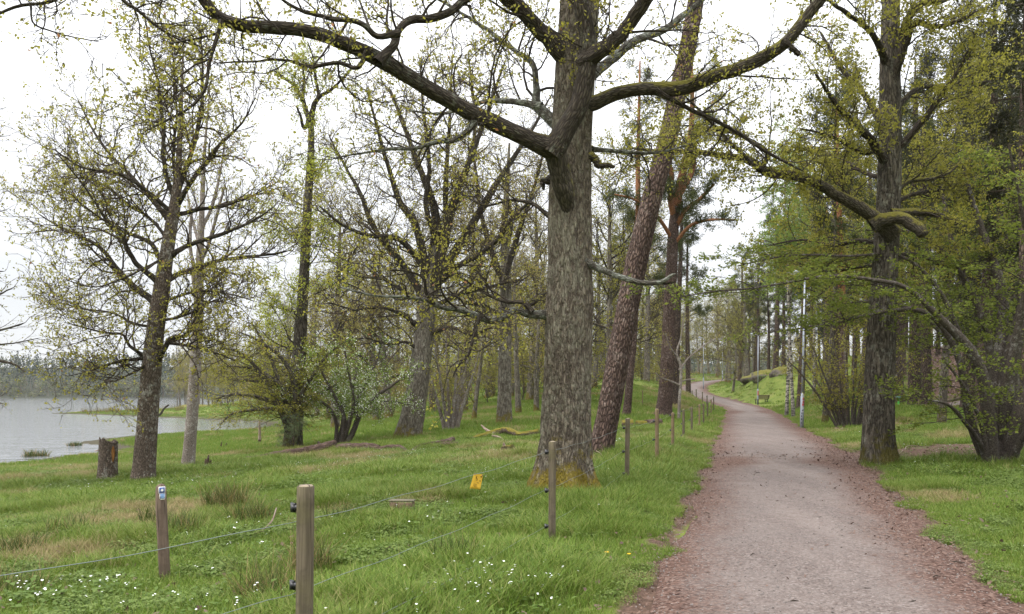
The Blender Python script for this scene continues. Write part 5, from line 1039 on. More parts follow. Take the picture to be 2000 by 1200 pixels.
# ------------------------------------------------------------------ far wood across the lake
def far_wood():
    g = np.random.default_rng(77); Vs, vs_ = [], []; TV = []; TR = []
    n = 2200
    X = g.uniform(-560, 190, n); wd0 = g.uniform(0, 1, n) ** 1.3 * 190
    Y = np.interp(X, [-1200, -520, -330, -200, -60, 190], [470, 505, 492, 500, 490, 470]) + 3 + wd0
    Z = land(X, Y)
    for k in range(n):
        con = g.random() < np.clip(wd0[k] / 60, 0.12, 0.75)
        H = g.uniform(9, 15) if con else g.uniform(7, 12)
        m = 40 if con else 44
        if con:
            h = g.random(m) ** 0.8; R = (1 - h) * H * 0.17 + 0.25; th_ = g.uniform(0, 6.28, m)
            p = np.stack([np.cos(th_) * R, np.sin(th_) * R, H * (0.15 + 0.85 * h)], 1); s = g.uniform(0.8, 1.5, (m, 1)); tone = g.uniform(0.0, 0.35)
        else:
            q = nrm(g.normal(0, 1, (m, 3))) * g.uniform(0.5, 1.0, (m, 1)); W = H * g.uniform(0.22, 0.36)
            p = q * np.array([W, W, H * 0.40]) + np.array([0, 0, H * 0.6]); s = g.uniform(0.8, 1.6, (m, 1)); tone = g.uniform(0.4, 1.0)
        p = p + np.array([X[k], Y[k], Z[k]])
        a_ = nrm(g.normal(0, 1, (m, 3))); b_ = nrm(np.cross(a_, g.normal(0, 1, (m, 3))))
        Vs.append(np.stack([p - a_ * s * .5, p + b_ * s * .4, p + a_ * s * .5, p - b_ * s * .4], 1).reshape(-1, 3)); vs_.append(np.clip(tone + g.normal(0, .06, m), 0, 1))
        if wd0[k] < 45:
            TV.append(np.stack([np.array([X[k], Y[k], Z[k] - .2]), np.array([X[k] + g.normal(0, .3), Y[k], Z[k] + H * .75])])); TR.append((0.18, 0.06))
    nb = 700; bx = g.uniform(-560, 190, nb); by = np.interp(bx, [-1200, -520, -330, -200, -60, 190], [470, 505, 492, 500, 490, 470]) + g.uniform(0.5, 40, nb) ** 1.0
    bz = land(bx, by)
    for k in range(nb):
        m = 26; q = nrm(g.normal(0, 1, (m, 3))) * np.array([2.2, 2.2, 1.6]) * g.uniform(.6, 1.4); p = q + np.array([bx[k], by[k], bz[k] + 1.0]); s = g.uniform(0.7, 1.5, (m, 1))
        a_ = nrm(g.normal(0, 1, (m, 3))); b_ = nrm(np.cross(a_, g.normal(0, 1, (m, 3))))
        Vs.append(np.stack([p - a_ * s * .5, p + b_ * s * .4, p + a_ * s * .5, p - b_ * s * .4], 1).reshape(-1, 3)); vs_.append(np.clip(g.uniform(.4, .95) + g.normal(0, .06, m), 0, 1))
    root = empty('far_wood', (-180, 500, ZW)); tag(root, 'hazy mixed wood covering the far shore of the lake', None, None, 'stuff')
    o = np.array([-180, 500, ZW])
    m = leaf_mat('far_wood_foliage', [(0, (0.018, 0.028, 0.012)), (0.35, (0.032, 0.045, 0.016)), (0.45, (0.068, 0.074, 0.026)), (0.7, (0.085, 0.092, 0.028)), (0.85, (0.11, 0.125, 0.03)), (1, (0.10, 0.08, 0.045))], 0.3)
    f = obj('crowns', mesh_np('crowns', np.vstack(Vs) - o, np.arange(len(Vs) * 0 + sum(len(v) for v in Vs)).reshape(-1, 4), None, {'var': np.concatenate(vs_)}, smooth=False), m, root); tag(f, kind='stuff')
    t = obj('trunks', tube_mesh('trunks', [(np.stack(TV) - o, np.array(TR), 4)]), M['twig_pale'], root); tag(t, kind='stuff')
far_wood()
# ------------------------------------------------------------------ fence
def wood_mat(name, dark, light, moss=None, sc=40):
    m = mat(name, light, 0.85, 0.2); N = NT(m)
    a = N.attr('bark').outputs['Vector']
    mp1 = N.n('Mapping', {'Vector': a, 'Scale': (sc, sc, 1.6)}).outputs[0]
    f = N.noise(mp1, 1.0, 5, 0.7); s = N.noise(a, 7.0, 4, 0.65)
    c = N.mix(N.ramp(f, 0.32, 0.68), dark, light)
    c = N.mix(N.math('MULTIPLY', N.ramp(s, 0.5, 0.7), 0.6), c, tuple(v * 0.55 for v in dark))
    ck = N.ramp(N.math('ABSOLUTE', N.math('SUBTRACT', N.noise(N.n('Mapping', {'Vector': a, 'Scale': (sc * .7, sc * .7, 0.9)}).outputs[0], 1.0, 2), 0.5)), 0.016, 0.004)
    c = N.mix(N.math('MULTIPLY', ck, 0.85), c, (0.012, 0.010, 0.008))
    c = N.mix(N.math('MULTIPLY', N.ramp(N.math('ADD', N.n('SeparateXYZ', {0: a}).outputs[2], N.math('MULTIPLY', s, .5)), .75, .35), .6), c, (0.045, 0.04, 0.022))
    if moss: c = N.mix(N.math('MULTIPLY', N.ramp(N.noise(a, 3.0, 4), 0.5, 0.7), 0.6), c, moss)
    N.set(N.b, 'Base Color', c); N.set(N.b, 'Normal', N.bump(f, 0.5, 0.006))
    return m
M['post'] = wood_mat('weathered_post_wood', (0.06, 0.048, 0.033), (0.16, 0.13, 0.088), (0.12, 0.11, 0.045))
M['post_new'] = wood_mat('newer_post_wood', (0.12, 0.085, 0.05), (0.23, 0.17, 0.10))
M['post_end'] = wood_mat('post_end_grain', (0.15, 0.12, 0.08), (0.30, 0.25, 0.18), sc=8)
M['trail_post'] = wood_mat('trail_post_wood', (0.075, 0.052, 0.038), (0.165, 0.12, 0.088))
M['black_plastic'] = mat('black_plastic', (0.012, 0.012, 0.014), 0.4, 0.5)
M['wire'] = mat('grey_fence_cord', (0.13, 0.155, 0.148), 0.5, 0.5)
def fence_post(p, H, r, label, mname='post', lean=(0, 0), square=False, strands=(1.0, 0.58, 0.19), group='fence posts along the path', end=False):
    root = empty('fence_post', p, label, 'post', group)
    g = np.random.default_rng(int(abs(p[1]) * 100)); n = 14; t = np.linspace(0, 1, n)
    P = np.stack([lean[0] * H * t, lean[1] * H * t, -0.2 + (H + 0.2) * t], 1); sides = 4 if square else 14
    P = np.vstack([P, P[-1] + np.array([0, 0, 0.004])]); R = np.append(np.full(n, r) * (1 + g.normal(0, 0.012, n)), r * 0.93)
    V, Q, B = tubes(P[None], R[None], sides, math.pi / 4 if square else 0)
    if not square: V = V + (vnoise(V[:, 0] * 60, V[:, 1] * 60, 3)[:, None] - .5) * 0.006 * np.array([1, 1, 0])
    obj('shaft', mesh_np('shaft', V, Q, {'bark': B}, smooth=not square), M[mname], root)
    # end-grain top, slightly domed
    th_ = np.arange(sides) / sides * 6.2832 + (math.pi / 4 if square else 0); top = P[-1]
    ring = lambda q, z: np.stack([top[0] + np.cos(th_) * q, top[1] + np.sin(th_) * q, np.full(sides, top[2] + z)], 1)
    V = np.vstack([ring(r * .935, -0.002), ring(r * .8, 0.006), ring(r * .3, 0.008), ring(r * 0.01, 0.008)])
    Q = np.array([(a_ * sides + k, a_ * sides + (k + 1) % sides, (a_ + 1) * sides + (k + 1) % sides, (a_ + 1) * sides + k) for a_ in range(3) for k in range(sides)])
    obj('end_grain', mesh_np('end_grain', V, Q, {'bark': V}), M['post_end'], root)
    for z in strands:
        if z > H - 0.05: continue
        i = MB(); c = np.array([lean[0] * z, lean[1] * z, z])
        d = np.array([-0.9, 0.25, 0])
        i.tube([c + d * r * 0.7, c + d * (r + 0.012), c + d * (r + 0.02)], [0.012, 0.018, 0.017], 8)
        i.tube([c + d * (r + 0.018) + (0, 0, -.018), c + d * (r + 0.034) + (0, 0, -.022), c + d * (r + 0.034) + (0, 0, .022), c + d * (r + 0.018) + (0, 0, .018)], [0.012, 0.016, 0.016, 0.010], 8)
        i.build('insulator', M['black_plastic'], root, smooth=True)
    return root
FP = []
def fpost(px, py, H, lab, Y=None, **k):
    if Y is None:
        Y = EYE * F / (py - HY)
    X = (px - 1000) / F * Y; p = np.array([X, Y, hz(X, Y)]); FP.append((p, H)); return fence_post(p, H, k.pop('r', 0.042), lab, **k)
fpost(592, 0, 1.115, 'nearest weathered round fence post with black insulators at the bottom edge', Y=4.3, r=0.045, lean=(0.012, 0))
fpost(1078, 1062, 1.11, 'round fence post standing in front of the massive oak', r=0.04, lean=(0.004, 0))
fpost(1224, 948, 1.16, 'mossy-topped fence post right of the leaning pine foot', r=0.043, lean=(0.015, 0))
fpost(1283, 908, 1.27, 'tall pale square fence post beyond the mossy-topped one', mname='post_new', square=True, r=0.052)
for k, (px, py, H) in enumerate([(1314, 881.5, 1.06), (1335, 862, 1.05), (1351, 850, 1.06), (1366, 837, 1.08), (1374, 830.6, 1.06), (1382, 820, 1.07), (1389, 811, 1.10), (1394, 807, 1.2)]):
    fpost(px, py, H, ('fifth', 'sixth', 'seventh', 'eighth', 'ninth', 'tenth', 'eleventh', 'twelfth')[k] + ' nearest post of the fence line beside the path', r=0.043, mname='post' if k % 3 else 'post_new')
for k, (px, Y, H) in enumerate([(1381, 66, 1.1), (1372, 71, 1.1), (1360, 77, 1.1), (1352, 83, 1.15)]):
    fpost(px, 0, H, ('first', 'second', 'third', 'last')[k] + ' of four far posts where the fence turns left at the bend', Y=Y, r=0.045)
p = base_at(1255, 60); fence_post(p, 1.05, 0.04, 'lone far post on the green bank left of the orange-boughed pine', 'post_new', strands=(), group='')
# wires hang from insulator to insulator and run on out of the picture past the nearest post
for q, (zz_, lab) in enumerate(((1.0, 'top grey cord of the electric fence, slightly sagging'), (0.58, 'middle grey cord of the electric fence'), (0.19, 'lowest grey cord of the electric fence, close to the grass'))):
    pts = [np.array([-3.3, 1.4, zz_ - 0.06])]
    for p, H in FP:
        z = zz_ * (0.91 if p[1] < 5 else 1.0)
        pts.append(p + np.array([-0.075, 0.02, z]))
    P = []
    g = np.random.default_rng(q)
    for a_, b_ in zip(pts[:-1], pts[1:]):
        t = np.linspace(0, 1, 24, endpoint=False)[:, None]; s = a_ + (b_ - a_) * t
        ln = np.linalg.norm(b_ - a_); s[:, 2] -= 0.012 * ln * 4 * (t * (1 - t))[:, 0] / 2.0
        s[:, 2] += np.sin(t[:, 0] * ln * 5 + g.uniform(0, 6)) * 0.006
        P.append(s)
    P = np.vstack(P + [pts[-1][None]])
    V, Q, B = tubes(P[None], np.full((1, len(P)), 0.0019), 6)
    tag(obj('fence_wire', mesh_np('fence_wire', V, Q, {'bark': B}), M['wire']), lab, 'wire', 'electric fence cords')
# yellow warning sign clipped to the top wire
M['yellow'] = mat('yellow_plastic', (0.72, 0.44, 0.05), 0.5, 0.3); M['ink'] = mat('dark_print', (0.10, 0.05, 0.015), 0.7, 0.2)
a_, b_ = FP[0][0] + np.array([-.075, .02, .91]), FP[1][0] + np.array([-.075, .02, 1.0])
tt = 0.585; c = a_ + (b_ - a_) * tt; c[2] -= 0.012 * np.linalg.norm(b_ - a_) * 4 * tt * (1 - tt) / 2 + 0.003
root = empty('warning_sign', c, 'small yellow warning sign hanging on the top fence cord', 'sign')
root.rotation_euler = (0.05, 0.22, 0.35)
W_, H_, n = 0.092, 0.132, 6
V = []
for k in range(n + 1):
    for u in (-.5, -.17, .17, .5): V.append((u * W_ + 0.0, 0.012 * math.sin(u * 2.5 + k * .3), -H_ * k / n + 0.010 * u))
V = np.array(V); V2 = V + np.array([0, 0.002, 0]); nq = len(V); Q = []
for k in range(n):
    for j in range(3): Q += [(k * 4 + j, k * 4 + 4 + j, k * 4 + 5 + j, k * 4 + 1 + j), (nq + k * 4 + j, nq + k * 4 + 1 + j, nq + k * 4 + 5 + j, nq + k * 4 + 4 + j)]
for k in range(n): Q += [(k * 4, nq + k * 4, nq + k * 4 + 4, k * 4 + 4), (k * 4 + 3, k * 4 + 7, nq + k * 4 + 7, nq + k * 4 + 3)]
for j in range(3): Q += [(n * 4 + j, nq + n * 4 + j, nq + n * 4 + j + 1, n * 4 + j + 1)]
obj('panel', mesh_np('panel', np.vstack([V, V2]), np.array(Q), smooth=False), M['yellow'], root)
mb = MB()
for bx_, bz_, w, h in ((-.012, -.030, .006, .022), (-.002, -.048, .005, .02), (.030, -.018, .012, .01), (.028, -.055, .01, .008), (.012, -.075, .02, .004), (-.01, -.09, .03, .003), (-.008, -.1, .034, .003), (.0, -.11, .03, .003)):
    mb.box((bx_, -0.012 * 0 + 0.012 * math.sin(bx_ / W_ * 2.5 + 1.0) - 0.010, bz_), (w, 0.002, h), bev=0.0005)
mb.build('print', M['ink'], root)
for sx in (-.036, .036): MB().tube([(sx, 0, 0.006), (sx, -0.004, -0.004), (sx, -.012, -0.01)], 0.003, 6).build('clip', M['black_plastic'], root, smooth=True)

# trail-marker post with the small blue sign
Y = 7.6; p = base_at(320, Y)
p = ground(322, 1140)
root = empty('trail_post', p, 'short brown round-topped post carrying a small blue trail sign', 'post')
n = 16; H = 0.93 * p[1] / 7.6; P = np.stack([np.linspace(0.012, -0.045, n), np.zeros(n), np.linspace(-0.2, H, n)], 1); R = np.full(n, 0.05)
R[-1] = 0.012; R[-2] = 0.034; R[-3] = 0.047; P[-1, 2] = H; P[-2, 2] = H - 0.012; P[-3, 2] = H - 0.035
V, Q, B = tubes(P[None], R[None], 16); obj('shaft', mesh_np('shaft', V, Q, {'bark': B}), M['trail_post'], root)
M['sign_blue'] = mat('sign_blue', (0.025, 0.06, 0.23), 0.4, 0.4); M['sign_white'] = mat('sign_white', (0.78, 0.78, 0.74), 0.5, 0.3); M['sign_pale'] = mat('sign_pale_blue', (0.32, 0.50, 0.72), 0.5, 0.3)
pl = empty('sign_plate', (0, 0, 0)); pl.parent = root
c0 = np.array([-0.045 + 0.036, -0.043, H - 0.075]); rzs = 0.62
def sg(name, boxes, m, y, par):
    mb = MB()
    for (u, v, w, h) in boxes: mb.box((c0[0] + math.cos(rzs) * u - (-math.sin(rzs)) * 0 + math.sin(rzs) * y, c0[1] + math.sin(rzs) * u - math.cos(rzs) * y, c0[2] + v), (w, 0.003, h), rz=rzs, bev=0.0008)
    return mb.build(name, m, par)
bp = sg('sign_plate', [(0, 0.022, 0.058, 0.062), (0.004, -0.036, 0.048, 0.05), (0.006, -0.062, 0.036, 0.012)], M['sign_white'], 0.0, root)
bpy.data.objects.remove(pl)
sg('blue_field', [(0, 0.022, 0.048, 0.052), (0.004, -0.034, 0.040, 0.046)], M['sign_blue'], 0.004, bp)
st = MB()
for k in range(4):
    a_ = k * math.pi / 4
    V = []
    for rr_, dd in ((0.018, 0), (0.006, math.pi / 2), (0.018, math.pi), (0.006, 3 * math.pi / 2)): V.append((rr_ * math.cos(a_ + dd), rr_ * math.sin(a_ + dd)))
    off = 0.0075 + k * 0.0004
    V3 = [(c0[0] + math.cos(rzs) * u + math.sin(rzs) * off, c0[1] + math.sin(rzs) * u - math.cos(rzs) * off, c0[2] + 0.022 + v) for u, v in V]
    st.add(np.array(V3), np.array([[0, 1, 2, 3]]))
st.build('star', M['sign_white'], bp)
sg('lettering', [(0.004, -0.018, 0.034, 0.007), (0.004, -0.030, 0.036, 0.006), (0.005, -0.042, 0.032, 0.006), (0.006, -0.051, 0.026, 0.005)], M['sign_pale'], 0.0075, bp)

# ------------------------------------------------------------------ lamp posts
def lamp_mat():
    m = mat('galvanised_steel', (0.42, 0.45, 0.5), 0.45, 0.5, 0.35); N = NT(m)
    p = N.n('NewGeometry').outputs['Position']
    N.set(N.b, 'Base Color', N.mix(N.noise(p, 12.0, 4, 0.7), (0.22, 0.24, 0.275), (0.34, 0.365, 0.41)))
    return m
M['steel'] = lamp_mat(); M['sticker_red'] = mat('red_sticker', (0.42, 0.06, 0.07), 0.5, 0.3); M['sticker_white'] = mat('white_sticker', (0.6, 0.6, 0.58), 0.5, 0.3); M['sticker_dark'] = mat('black_sticker', (0.02, 0.02, 0.025), 0.5, 0.3)
M['glass'] = mat('lamp_glass', (0.6, 0.62, 0.62), 0.2, 0.5)
def lamp(p, label, stickers=True, lean=0.02, S=1.0, pink=False):
    root = empty('lamp_post', p, label, 'lamp post', 'lamp posts along the path')
    H = 7.0
    ax = lambda z: np.array([lean * z, 0, z])
    MB().tube([ax(-0.15), ax(0.6), ax(1.55), ax(1.6)], [0.085, 0.085, 0.085, 0.058], 16).build('sleeve', M['steel'], root, smooth=True)
    MB().tube([ax(1.56), ax(3.5), ax(H)], [0.056, 0.048, 0.036], 14).build('shaft', M['steel'], root, smooth=True)
    hd = MB(); e = ax(H)
    hd.tube([e, e + (-0.12, 0, 0.12), e + (-0.38, 0, 0.17)], [0.03, 0.03, 0.03], 10)
    hd.build('arm', M['steel'], root, smooth=True)
    MB().tube([e + (-.3, 0, .17), e + (-.4, 0, .185), e + (-.62, 0, .19), e + (-.78, 0, .18)], [0.04, 0.09, 0.10, 0.04], 12).build('lamp_head', M['steel'], root, smooth=True)
    MB().tube([e + (-.42, 0, .13), e + (-.5, 0, .11), e + (-.66, 0, .12)], [0.05, 0.07, 0.05], 10).build('lens', M['glass'], root, smooth=True)
    if stickers:
        g = np.random.default_rng(3)
        def patch(z, az, w, h, m):
            n = 5; V = []
            for t in (0, 1):
                for k in range(n):
                    a_ = az + (k / (n - 1) - .5) * w / 0.085; q = ax(z + t * h); V.append((q[0] + math.cos(a_) * 0.088, math.sin(a_) * 0.088, z + t * h))
            obj('sticker', mesh_np('sticker', np.array(V), np.array([(k, k + 1, n + k + 1, n + k) for k in range(n - 1)])), m, root)
        if pink: patch(0.95, -1.5, .12, .45, M['sticker_red']); patch(0.05, -1.5, .14, .5, M['sticker_dark'])
        else:
            for z, az, w, h, m in ((1.28, -1.3, .09, .12, 'sticker_red'), (1.14, -1.35, .08, .1, 'sticker_red'), (1.02, -1.4, .1, .1, 'sticker_red'), (0.88, -1.25, .07, .06, 'sticker_white'), (0.78, -1.7, .05, .05, 'sticker_dark'), (0.62, -2.0, .04, .09, 'sticker_dark'), (0.5, -2.2, .04, .08, 'sticker_dark'), (0.36, -2.1, .05, .08, 'sticker_dark'), (0.2, -2.2, .04, .06, 'sticker_dark'), (0.72, -1.3, .06, .05, 'sticker_white')): patch(z, az, w, h, M[m])
    return root
lamp(ground(1566, 836), 'nearest grey lamp post with red stickers right of the path')
lamp(base_at(1480, 81), 'second grey lamp post with dark foot beside the bench', pink=True, lean=0.006)
lamp(base_at(1374, 111), 'third lamp post on the inside of the path bend', False, 0.0)
lamp(base_at(1411, 139), 'farthest lamp post at the top of the path', False, 0.0)
# bench by the second lamp
p = base_at(1487.5, 82.5); root = empty('park_bench', p, 'small dark park bench with brown slats beside the second lamp post', 'bench'); root.rotation_euler = (0, 0, math.radians(200))
M['bench_wood'] = wood_mat('bench_wood', (0.10, 0.07, 0.045), (0.24, 0.18, 0.12)); M['iron'] = mat('black_iron', (0.015, 0.017, 0.016), 0.6, 0.4)
for k in range(4): MB().box((0, -0.20 + k * 0.115, 0.45), (1.5, 0.09, 0.035), bev=.006).build('seat_slat', M['bench_wood'], root)
for k in range(3): MB().box((0, 0.28 + k * 0.035, 0.58 + k * 0.13), (1.5, 0.03, 0.1), rx=-0.25, bev=.006).build('back_slat', M['bench_wood'], root)
for sx in (-.6, .6):
    mb = MB(); mb.box((sx, -0.18, 0.2), (.06, .06, .46)); mb.box((sx, 0.16, 0.2), (.06, .06, .46)); mb.box((sx, 0, .41), (.055, .5, .04)); mb.box((sx, .31, .65), (.05, .04, .5), rx=-0.25); mb.build('leg', M['iron'], root)
# green sign on the right lawn
p = base_at(1755, 48); M['green_paint'] = mat('green_paint', (0.06, 0.42, 0.06), 0.5, 0.4); M['dark_green'] = mat('dark_green_board', (0.01, 0.06, 0.035), 0.4, 0.4)
root = empty('information_sign', p, 'bright green post with sloping dark green board on the right lawn', 'sign')
MB().box((0, 0, 0.36), (0.09, 0.09, 0.84), bev=.01).build('post', M['green_paint'], root)
MB().box((0, -0.02, 0.85), (0.32, 0.26, 0.03), rx=0.6, bev=.006).build('board', M['dark_green'], root); MB().box((0, -0.03, 0.875), (0.25, 0.19, 0.004), rx=0.6).build('notice', mat('notice_print', (0.03, 0.10, 0.06), 0.4), root)
p = base_at(1796, 46.5); root = empty('marker_post', p, 'small brown post at the edge of the side path', 'post')
MB().box((0, 0, 0.28), (0.12, 0.12, 0.7), bev=.012).build('shaft', M['post_new'], root); MB().box((0, 0, 0.64), (0.135, 0.135, 0.03), bev=.01).build('cap', M['post'], root)
xs = np.linspace(24.0, 31.8, 5); 
for k in range(4):
    a_, b_ = np.array([xs[k] + .02, 51.15 + .07 * k, 0]), np.array([xs[k + 1] - .02, 51.2 + .07 * k, 0]); a_[2] = hz(a_[0], a_[1]) + .09; b_[2] = hz(b_[0], b_[1]) + .09
    mb = MB(); mb.tube([a_, (a_ + b_) / 2, b_], [.10, .105, .10], 10)
    tag(mb.build('edging_log', M['post'], smooth=True), ('leftmost', 'second from left', 'third from left', 'rightmost')[k] + ' timber log edging the side path on the right lawn', 'log', 'timber edging of the side path')

# ------------------------------------------------------------------ stumps, logs, dead wood
def log_part(name, P, R, m, parent, sides=18, rough=0.10, seed=0):
    n = 40; c = catmull(np.column_stack([P, R]), n); P, R = c[:, :3], np.maximum(c[:, 3], .01)
    P = np.vstack([P[:1], P, P[-1:]]); R = np.concatenate([[R[0] * .05], R, [R[-1] * .05]])
    V, Q, B = tubes(P[None], R[None], sides); nn = len(P); V = V.reshape(nn, sides, 3)
    th_ = np.arange(sides) / sides * 6.2832; s = np.arange(nn)[:, None] * 0.5
    f = 1 + rough * 2.2 * (fbm(np.cos(th_)[None] * 2 + s + seed * 9, np.sin(th_)[None] * 2 + seed * 5 + s * 0.4, 41 + seed, 4) - .5)
    V = P[:, None] + (V - P[:, None]) * f[:, :, None]
    return obj(name, mesh_np(name, V.reshape(-1, 3), Q, {'bark': B}), m, parent)
M['rotten'] = bark_mat('rotten_wood', (0.05, 0.032, 0.025), (0.19, 0.125, 0.095), 16, 0.12, ((0.3, 0.26, 0.22), 0.15), (MOSS, -0.15), 0, 1.0, 0.2, 0.04)
M['moss_log'] = bark_mat('moss_covered_log', (0.06, 0.045, 0.03), (0.16, 0.12, 0.08), 16, 0.2, None, ((0.21, 0.18, 0.025), 0.9), 0, 1.0, 0.15, 0.04)
M['dead_wood'] = bark_mat('bleached_dead_wood', (0.14, 0.10, 0.075), (0.36, 0.29, 0.23), 20, 0.1, None, None, 0, 0.7, 0.15, 0.02)
M['split_wood'] = bark_mat('orange_split_wood', (0.16, 0.07, 0.02), (0.42, 0.21, 0.07), 20, 0.1, None, None, 0, 0.7, 0.15, 0.02)
def on_ground(pts, lift, rad):
    P = []
    for px, py in pts:
        q = ground(px, py); P.append(q)
    P = np.array(P); P[:, 2] += np.array(lift) * np.ones(len(P)); return P, np.array(rad, float) * np.ones(len(P))
# standing broken stump
p = ground(209, 940); s_ = p[1] / 23.5; root = empty('tree_stump', p, 'broken standing tree stump with jagged top by the lake shore', 'stump')
n, sides = 40, 44; t = np.linspace(0, 1, n); H = 1.2 * s_; th_ = np.arange(sides) / sides * 6.2832
g = np.random.default_rng(8)
jag = 0.10 * (fbm(th_ / 6.2832 * 9, th_ * 0, 12, 3) - .3) + np.where(np.abs(np.angle(np.exp(1j * (th_ - 3.6)))) < .5, .12, 0) + np.where(np.abs(np.angle(np.exp(1j * (th_ - 4.6)))) < .2, .08, 0)
R = (0.27 + 0.07 * np.exp(-t * 5) - .02 * t) * s_
relief = 1 + 0.05 * (fbm(np.cos(th_)[None] * 3 + t[:, None] * 1.0, np.sin(th_)[None] * 3 + t[:, None] * 0.8, 5, 4) - .5) * 2
zz = -0.1 + (H + 0.1) * t[:, None] * (1 + jag[None] * sstep(.5, 1, t)[:, None])
V = np.stack([np.cos(th_)[None] * R[:, None] * relief + 0.05 * t[:, None], np.sin(th_)[None] * R[:, None] * relief, zz], -1)
inner = V[-1].copy(); inner[:, :2] = (inner[:, :2] - [0.05, 0]) * 0.72 + [0.05, 0]; inner[:, 2] -= 0.12; ctr = inner.copy(); ctr[:, :2] = [0.05, 0]; ctr[:, 2] = H - .25
V = np.concatenate([V, inner[None], ctr[None]], 0); nn = n + 2
Q = np.array([(a_ * sides + k, a_ * sides + (k + 1) % sides, (a_ + 1) * sides + (k + 1) % sides, (a_ + 1) * sides + k) for a_ in range(nn - 1) for k in range(sides)])
obj('trunk', mesh_np('trunk', V.reshape(-1, 3), Q, {'bark': V.reshape(-1, 3)}), M['spotted_bark'], root)
P = np.array([(0.235, -.14, .62), (.245, -.13, .85), (.235, -.13, 1.08)]) * s_; log_part('split_wood', P, [.02, .05, .035], M['split_wood'], root, 10, .2, 3)
# long fallen log, broken into pieces
root = empty('fallen_log', ground(650, 890), 'long rotten fallen log lying across the meadow in front of the blossom shrub', 'log'); o = np.array(root.location)
for k, (pts, lf, rd) in enumerate([([(408, 914), (450, 908), (500, 901), (560, 893), (600, 889)], [.04, .07, .09, .12, .13], [.07, .12, .14, .17, .18]), ([(598, 890), (630, 886), (652, 880)], [.16, .2, .3], [.2, .2, .13]), ([(660, 884), (690, 883), (720, 882), (740, 881)], [.15, .16, .15, .12], [.16, .18, .16, .12]), ([(736, 884), (765, 881), (796, 885)], [.1, .12, .08], [.1, .12, .07]), ([(800, 885), (830, 879), (862, 876), (885, 870)], [.06, .1, .14, .22], [.06, .11, .13, .1]), ([(862, 878), (880, 878), (894, 876)], [.14, .16, .2], [.1, .1, .05]), ([(700, 890), (720, 884), (738, 883)], [.05, .15, .15], [.07, .1, .08]), ([(622, 876), (626, 880), (640, 886)], [.3, .22, .1], [.05, .07, .08])]):
    P, R = on_ground(pts, lf, rd); log_part('log_piece', P - o, R, M['rotten'], root, 16, .22, k)
# small root plate at its left end
p = ground(404, 915); root = empty('tree_root', p, 'small reddish upturned root at the left end of the long fallen log', 'dead wood')
for k, (dx, dz, r) in enumerate(((-.06, .30, .05), (.05, .42, .05), (.14, .26, .045), (-.02, .2, .06))): log_part('root', np.array([(0, 0, -.05), (dx * .5, 0.02 * k, dz * .6), (dx, .03, dz)]), [r * 1.5, r, r * .4], M['rotten'], root, 8, .2, k)
# mossy log left of the massive oak
root = empty('mossy_log', ground(985, 858), 'moss-covered fallen branch lying behind the massive oak on the left', 'log'); o = np.array(root.location)
P, R = on_ground([(915, 861), (950, 857), (985, 853), (1020, 856), (1052, 855)], [.04, .12, .22, .14, .2], [.05, .12, .14, .11, .13]); log_part('log_piece', P - o, R, M['moss_log'], root, 14, .2, 2)
P, R = on_ground([(965, 856), (952, 855), (940, 853)], [.15, .3, .5], [.08, .06, .03]); log_part('broken_branch', P - o, R, M['dead_wood'], root, 10, .15, 4)
P, R = on_ground([(962, 858), (974, 860), (984, 864)], [.1, .12, .05], [.05, .05, .03]); log_part('broken_branch', P - o, R, M['dead_wood'], root, 8, .15, 5)
# mossy low stump
p = ground(993, 888); root = empty('mossy_stump', p, 'low moss-capped stump in the grass left of the massive oak', 'stump'); log_part('trunk', np.array([(0, 0, -.08), (0, 0, .1), (-.03, 0, .28)]), [.24, .2, .17], M['moss_log'], root, 16, .2, 6)
log_part('splinter', np.array([(-.1, 0, .2), (-.12, 0, .3), (-.13, 0, .36)]), [.06, .04, .015], M['dead_wood'], root, 8, .2, 7)
# sawn log sections behind the fence
for k, (a_, b_, r, mname, lab) in enumerate((((1215, 838), (1236, 838), .2, 'moss_log', 'mossy sawn log section just right of the leaning pine'), ((1243, 836), (1262, 836), .17, 'moss_log', 'sawn log section with mossy bark between two fence posts'), ((1262, 836), (1287, 832), .19, 'rotten', 'grey sawn log section behind the square fence post'))):
    P, R = on_ground([a_, ((a_[0] + b_[0]) / 2, (a_[1] + b_[1]) / 2), b_], r * .8, r); tag(log_part('sawn_log', P, R, M[mname], None, 16, .08, 10 + k), lab, 'log', 'sawn log sections behind the fence')
# broken pole in the meadow, snag in the water and small snags
p = ground(507, 868); root = empty('broken_pole', p, 'thin broken pale pole standing in the meadow left of the pine sapling', 'pole'); log_part('shaft', np.array([(0, 0, -.1), (0, .02, .5), (-.01, 0, 1.35)]), [.085, .08, .05], M['dead_wood'], root, 12, .12, 8); log_part('rotten_foot', np.array([(0, -.01, -.05), (0, -.01, .12), (.01, -.01, .3)]), [.09, .092, .087], M['rotten'], root, 12, .12, 9)
b = at(313, 815, 112); b[2] = ZW; root = empty('water_snag', b, 'dark forked branch sticking out of the lake beside the shore oak', 'dead wood')
log_part('branch', np.array([(-2.6, 0, .05), (-1.2, 0, .1), (-.3, 0, .1), (.1, 0, .5), (.55, 0, 1.2), (1.2, 0, 1.7)]), [.08, .12, .16, .16, .13, .12], M['twig_dark'], root, 10, .1, 1)
p = ground(440, 876); root = empty('wood_snag', p, 'pair of small reddish broken wood stubs in the shore grass', 'dead wood'); log_part('stub', np.array([(0, 0, -.05), (.03, 0, .15), (.09, 0, .3)]), [.06, .05, .02], M['rotten'], root, 8, .2, 1); log_part('stub', np.array([(-.25, .1, -.05), (-.26, .1, .2), (-.2, .1, .4)]), [.05, .04, .015], M['rotten'], root, 8, .2, 2)
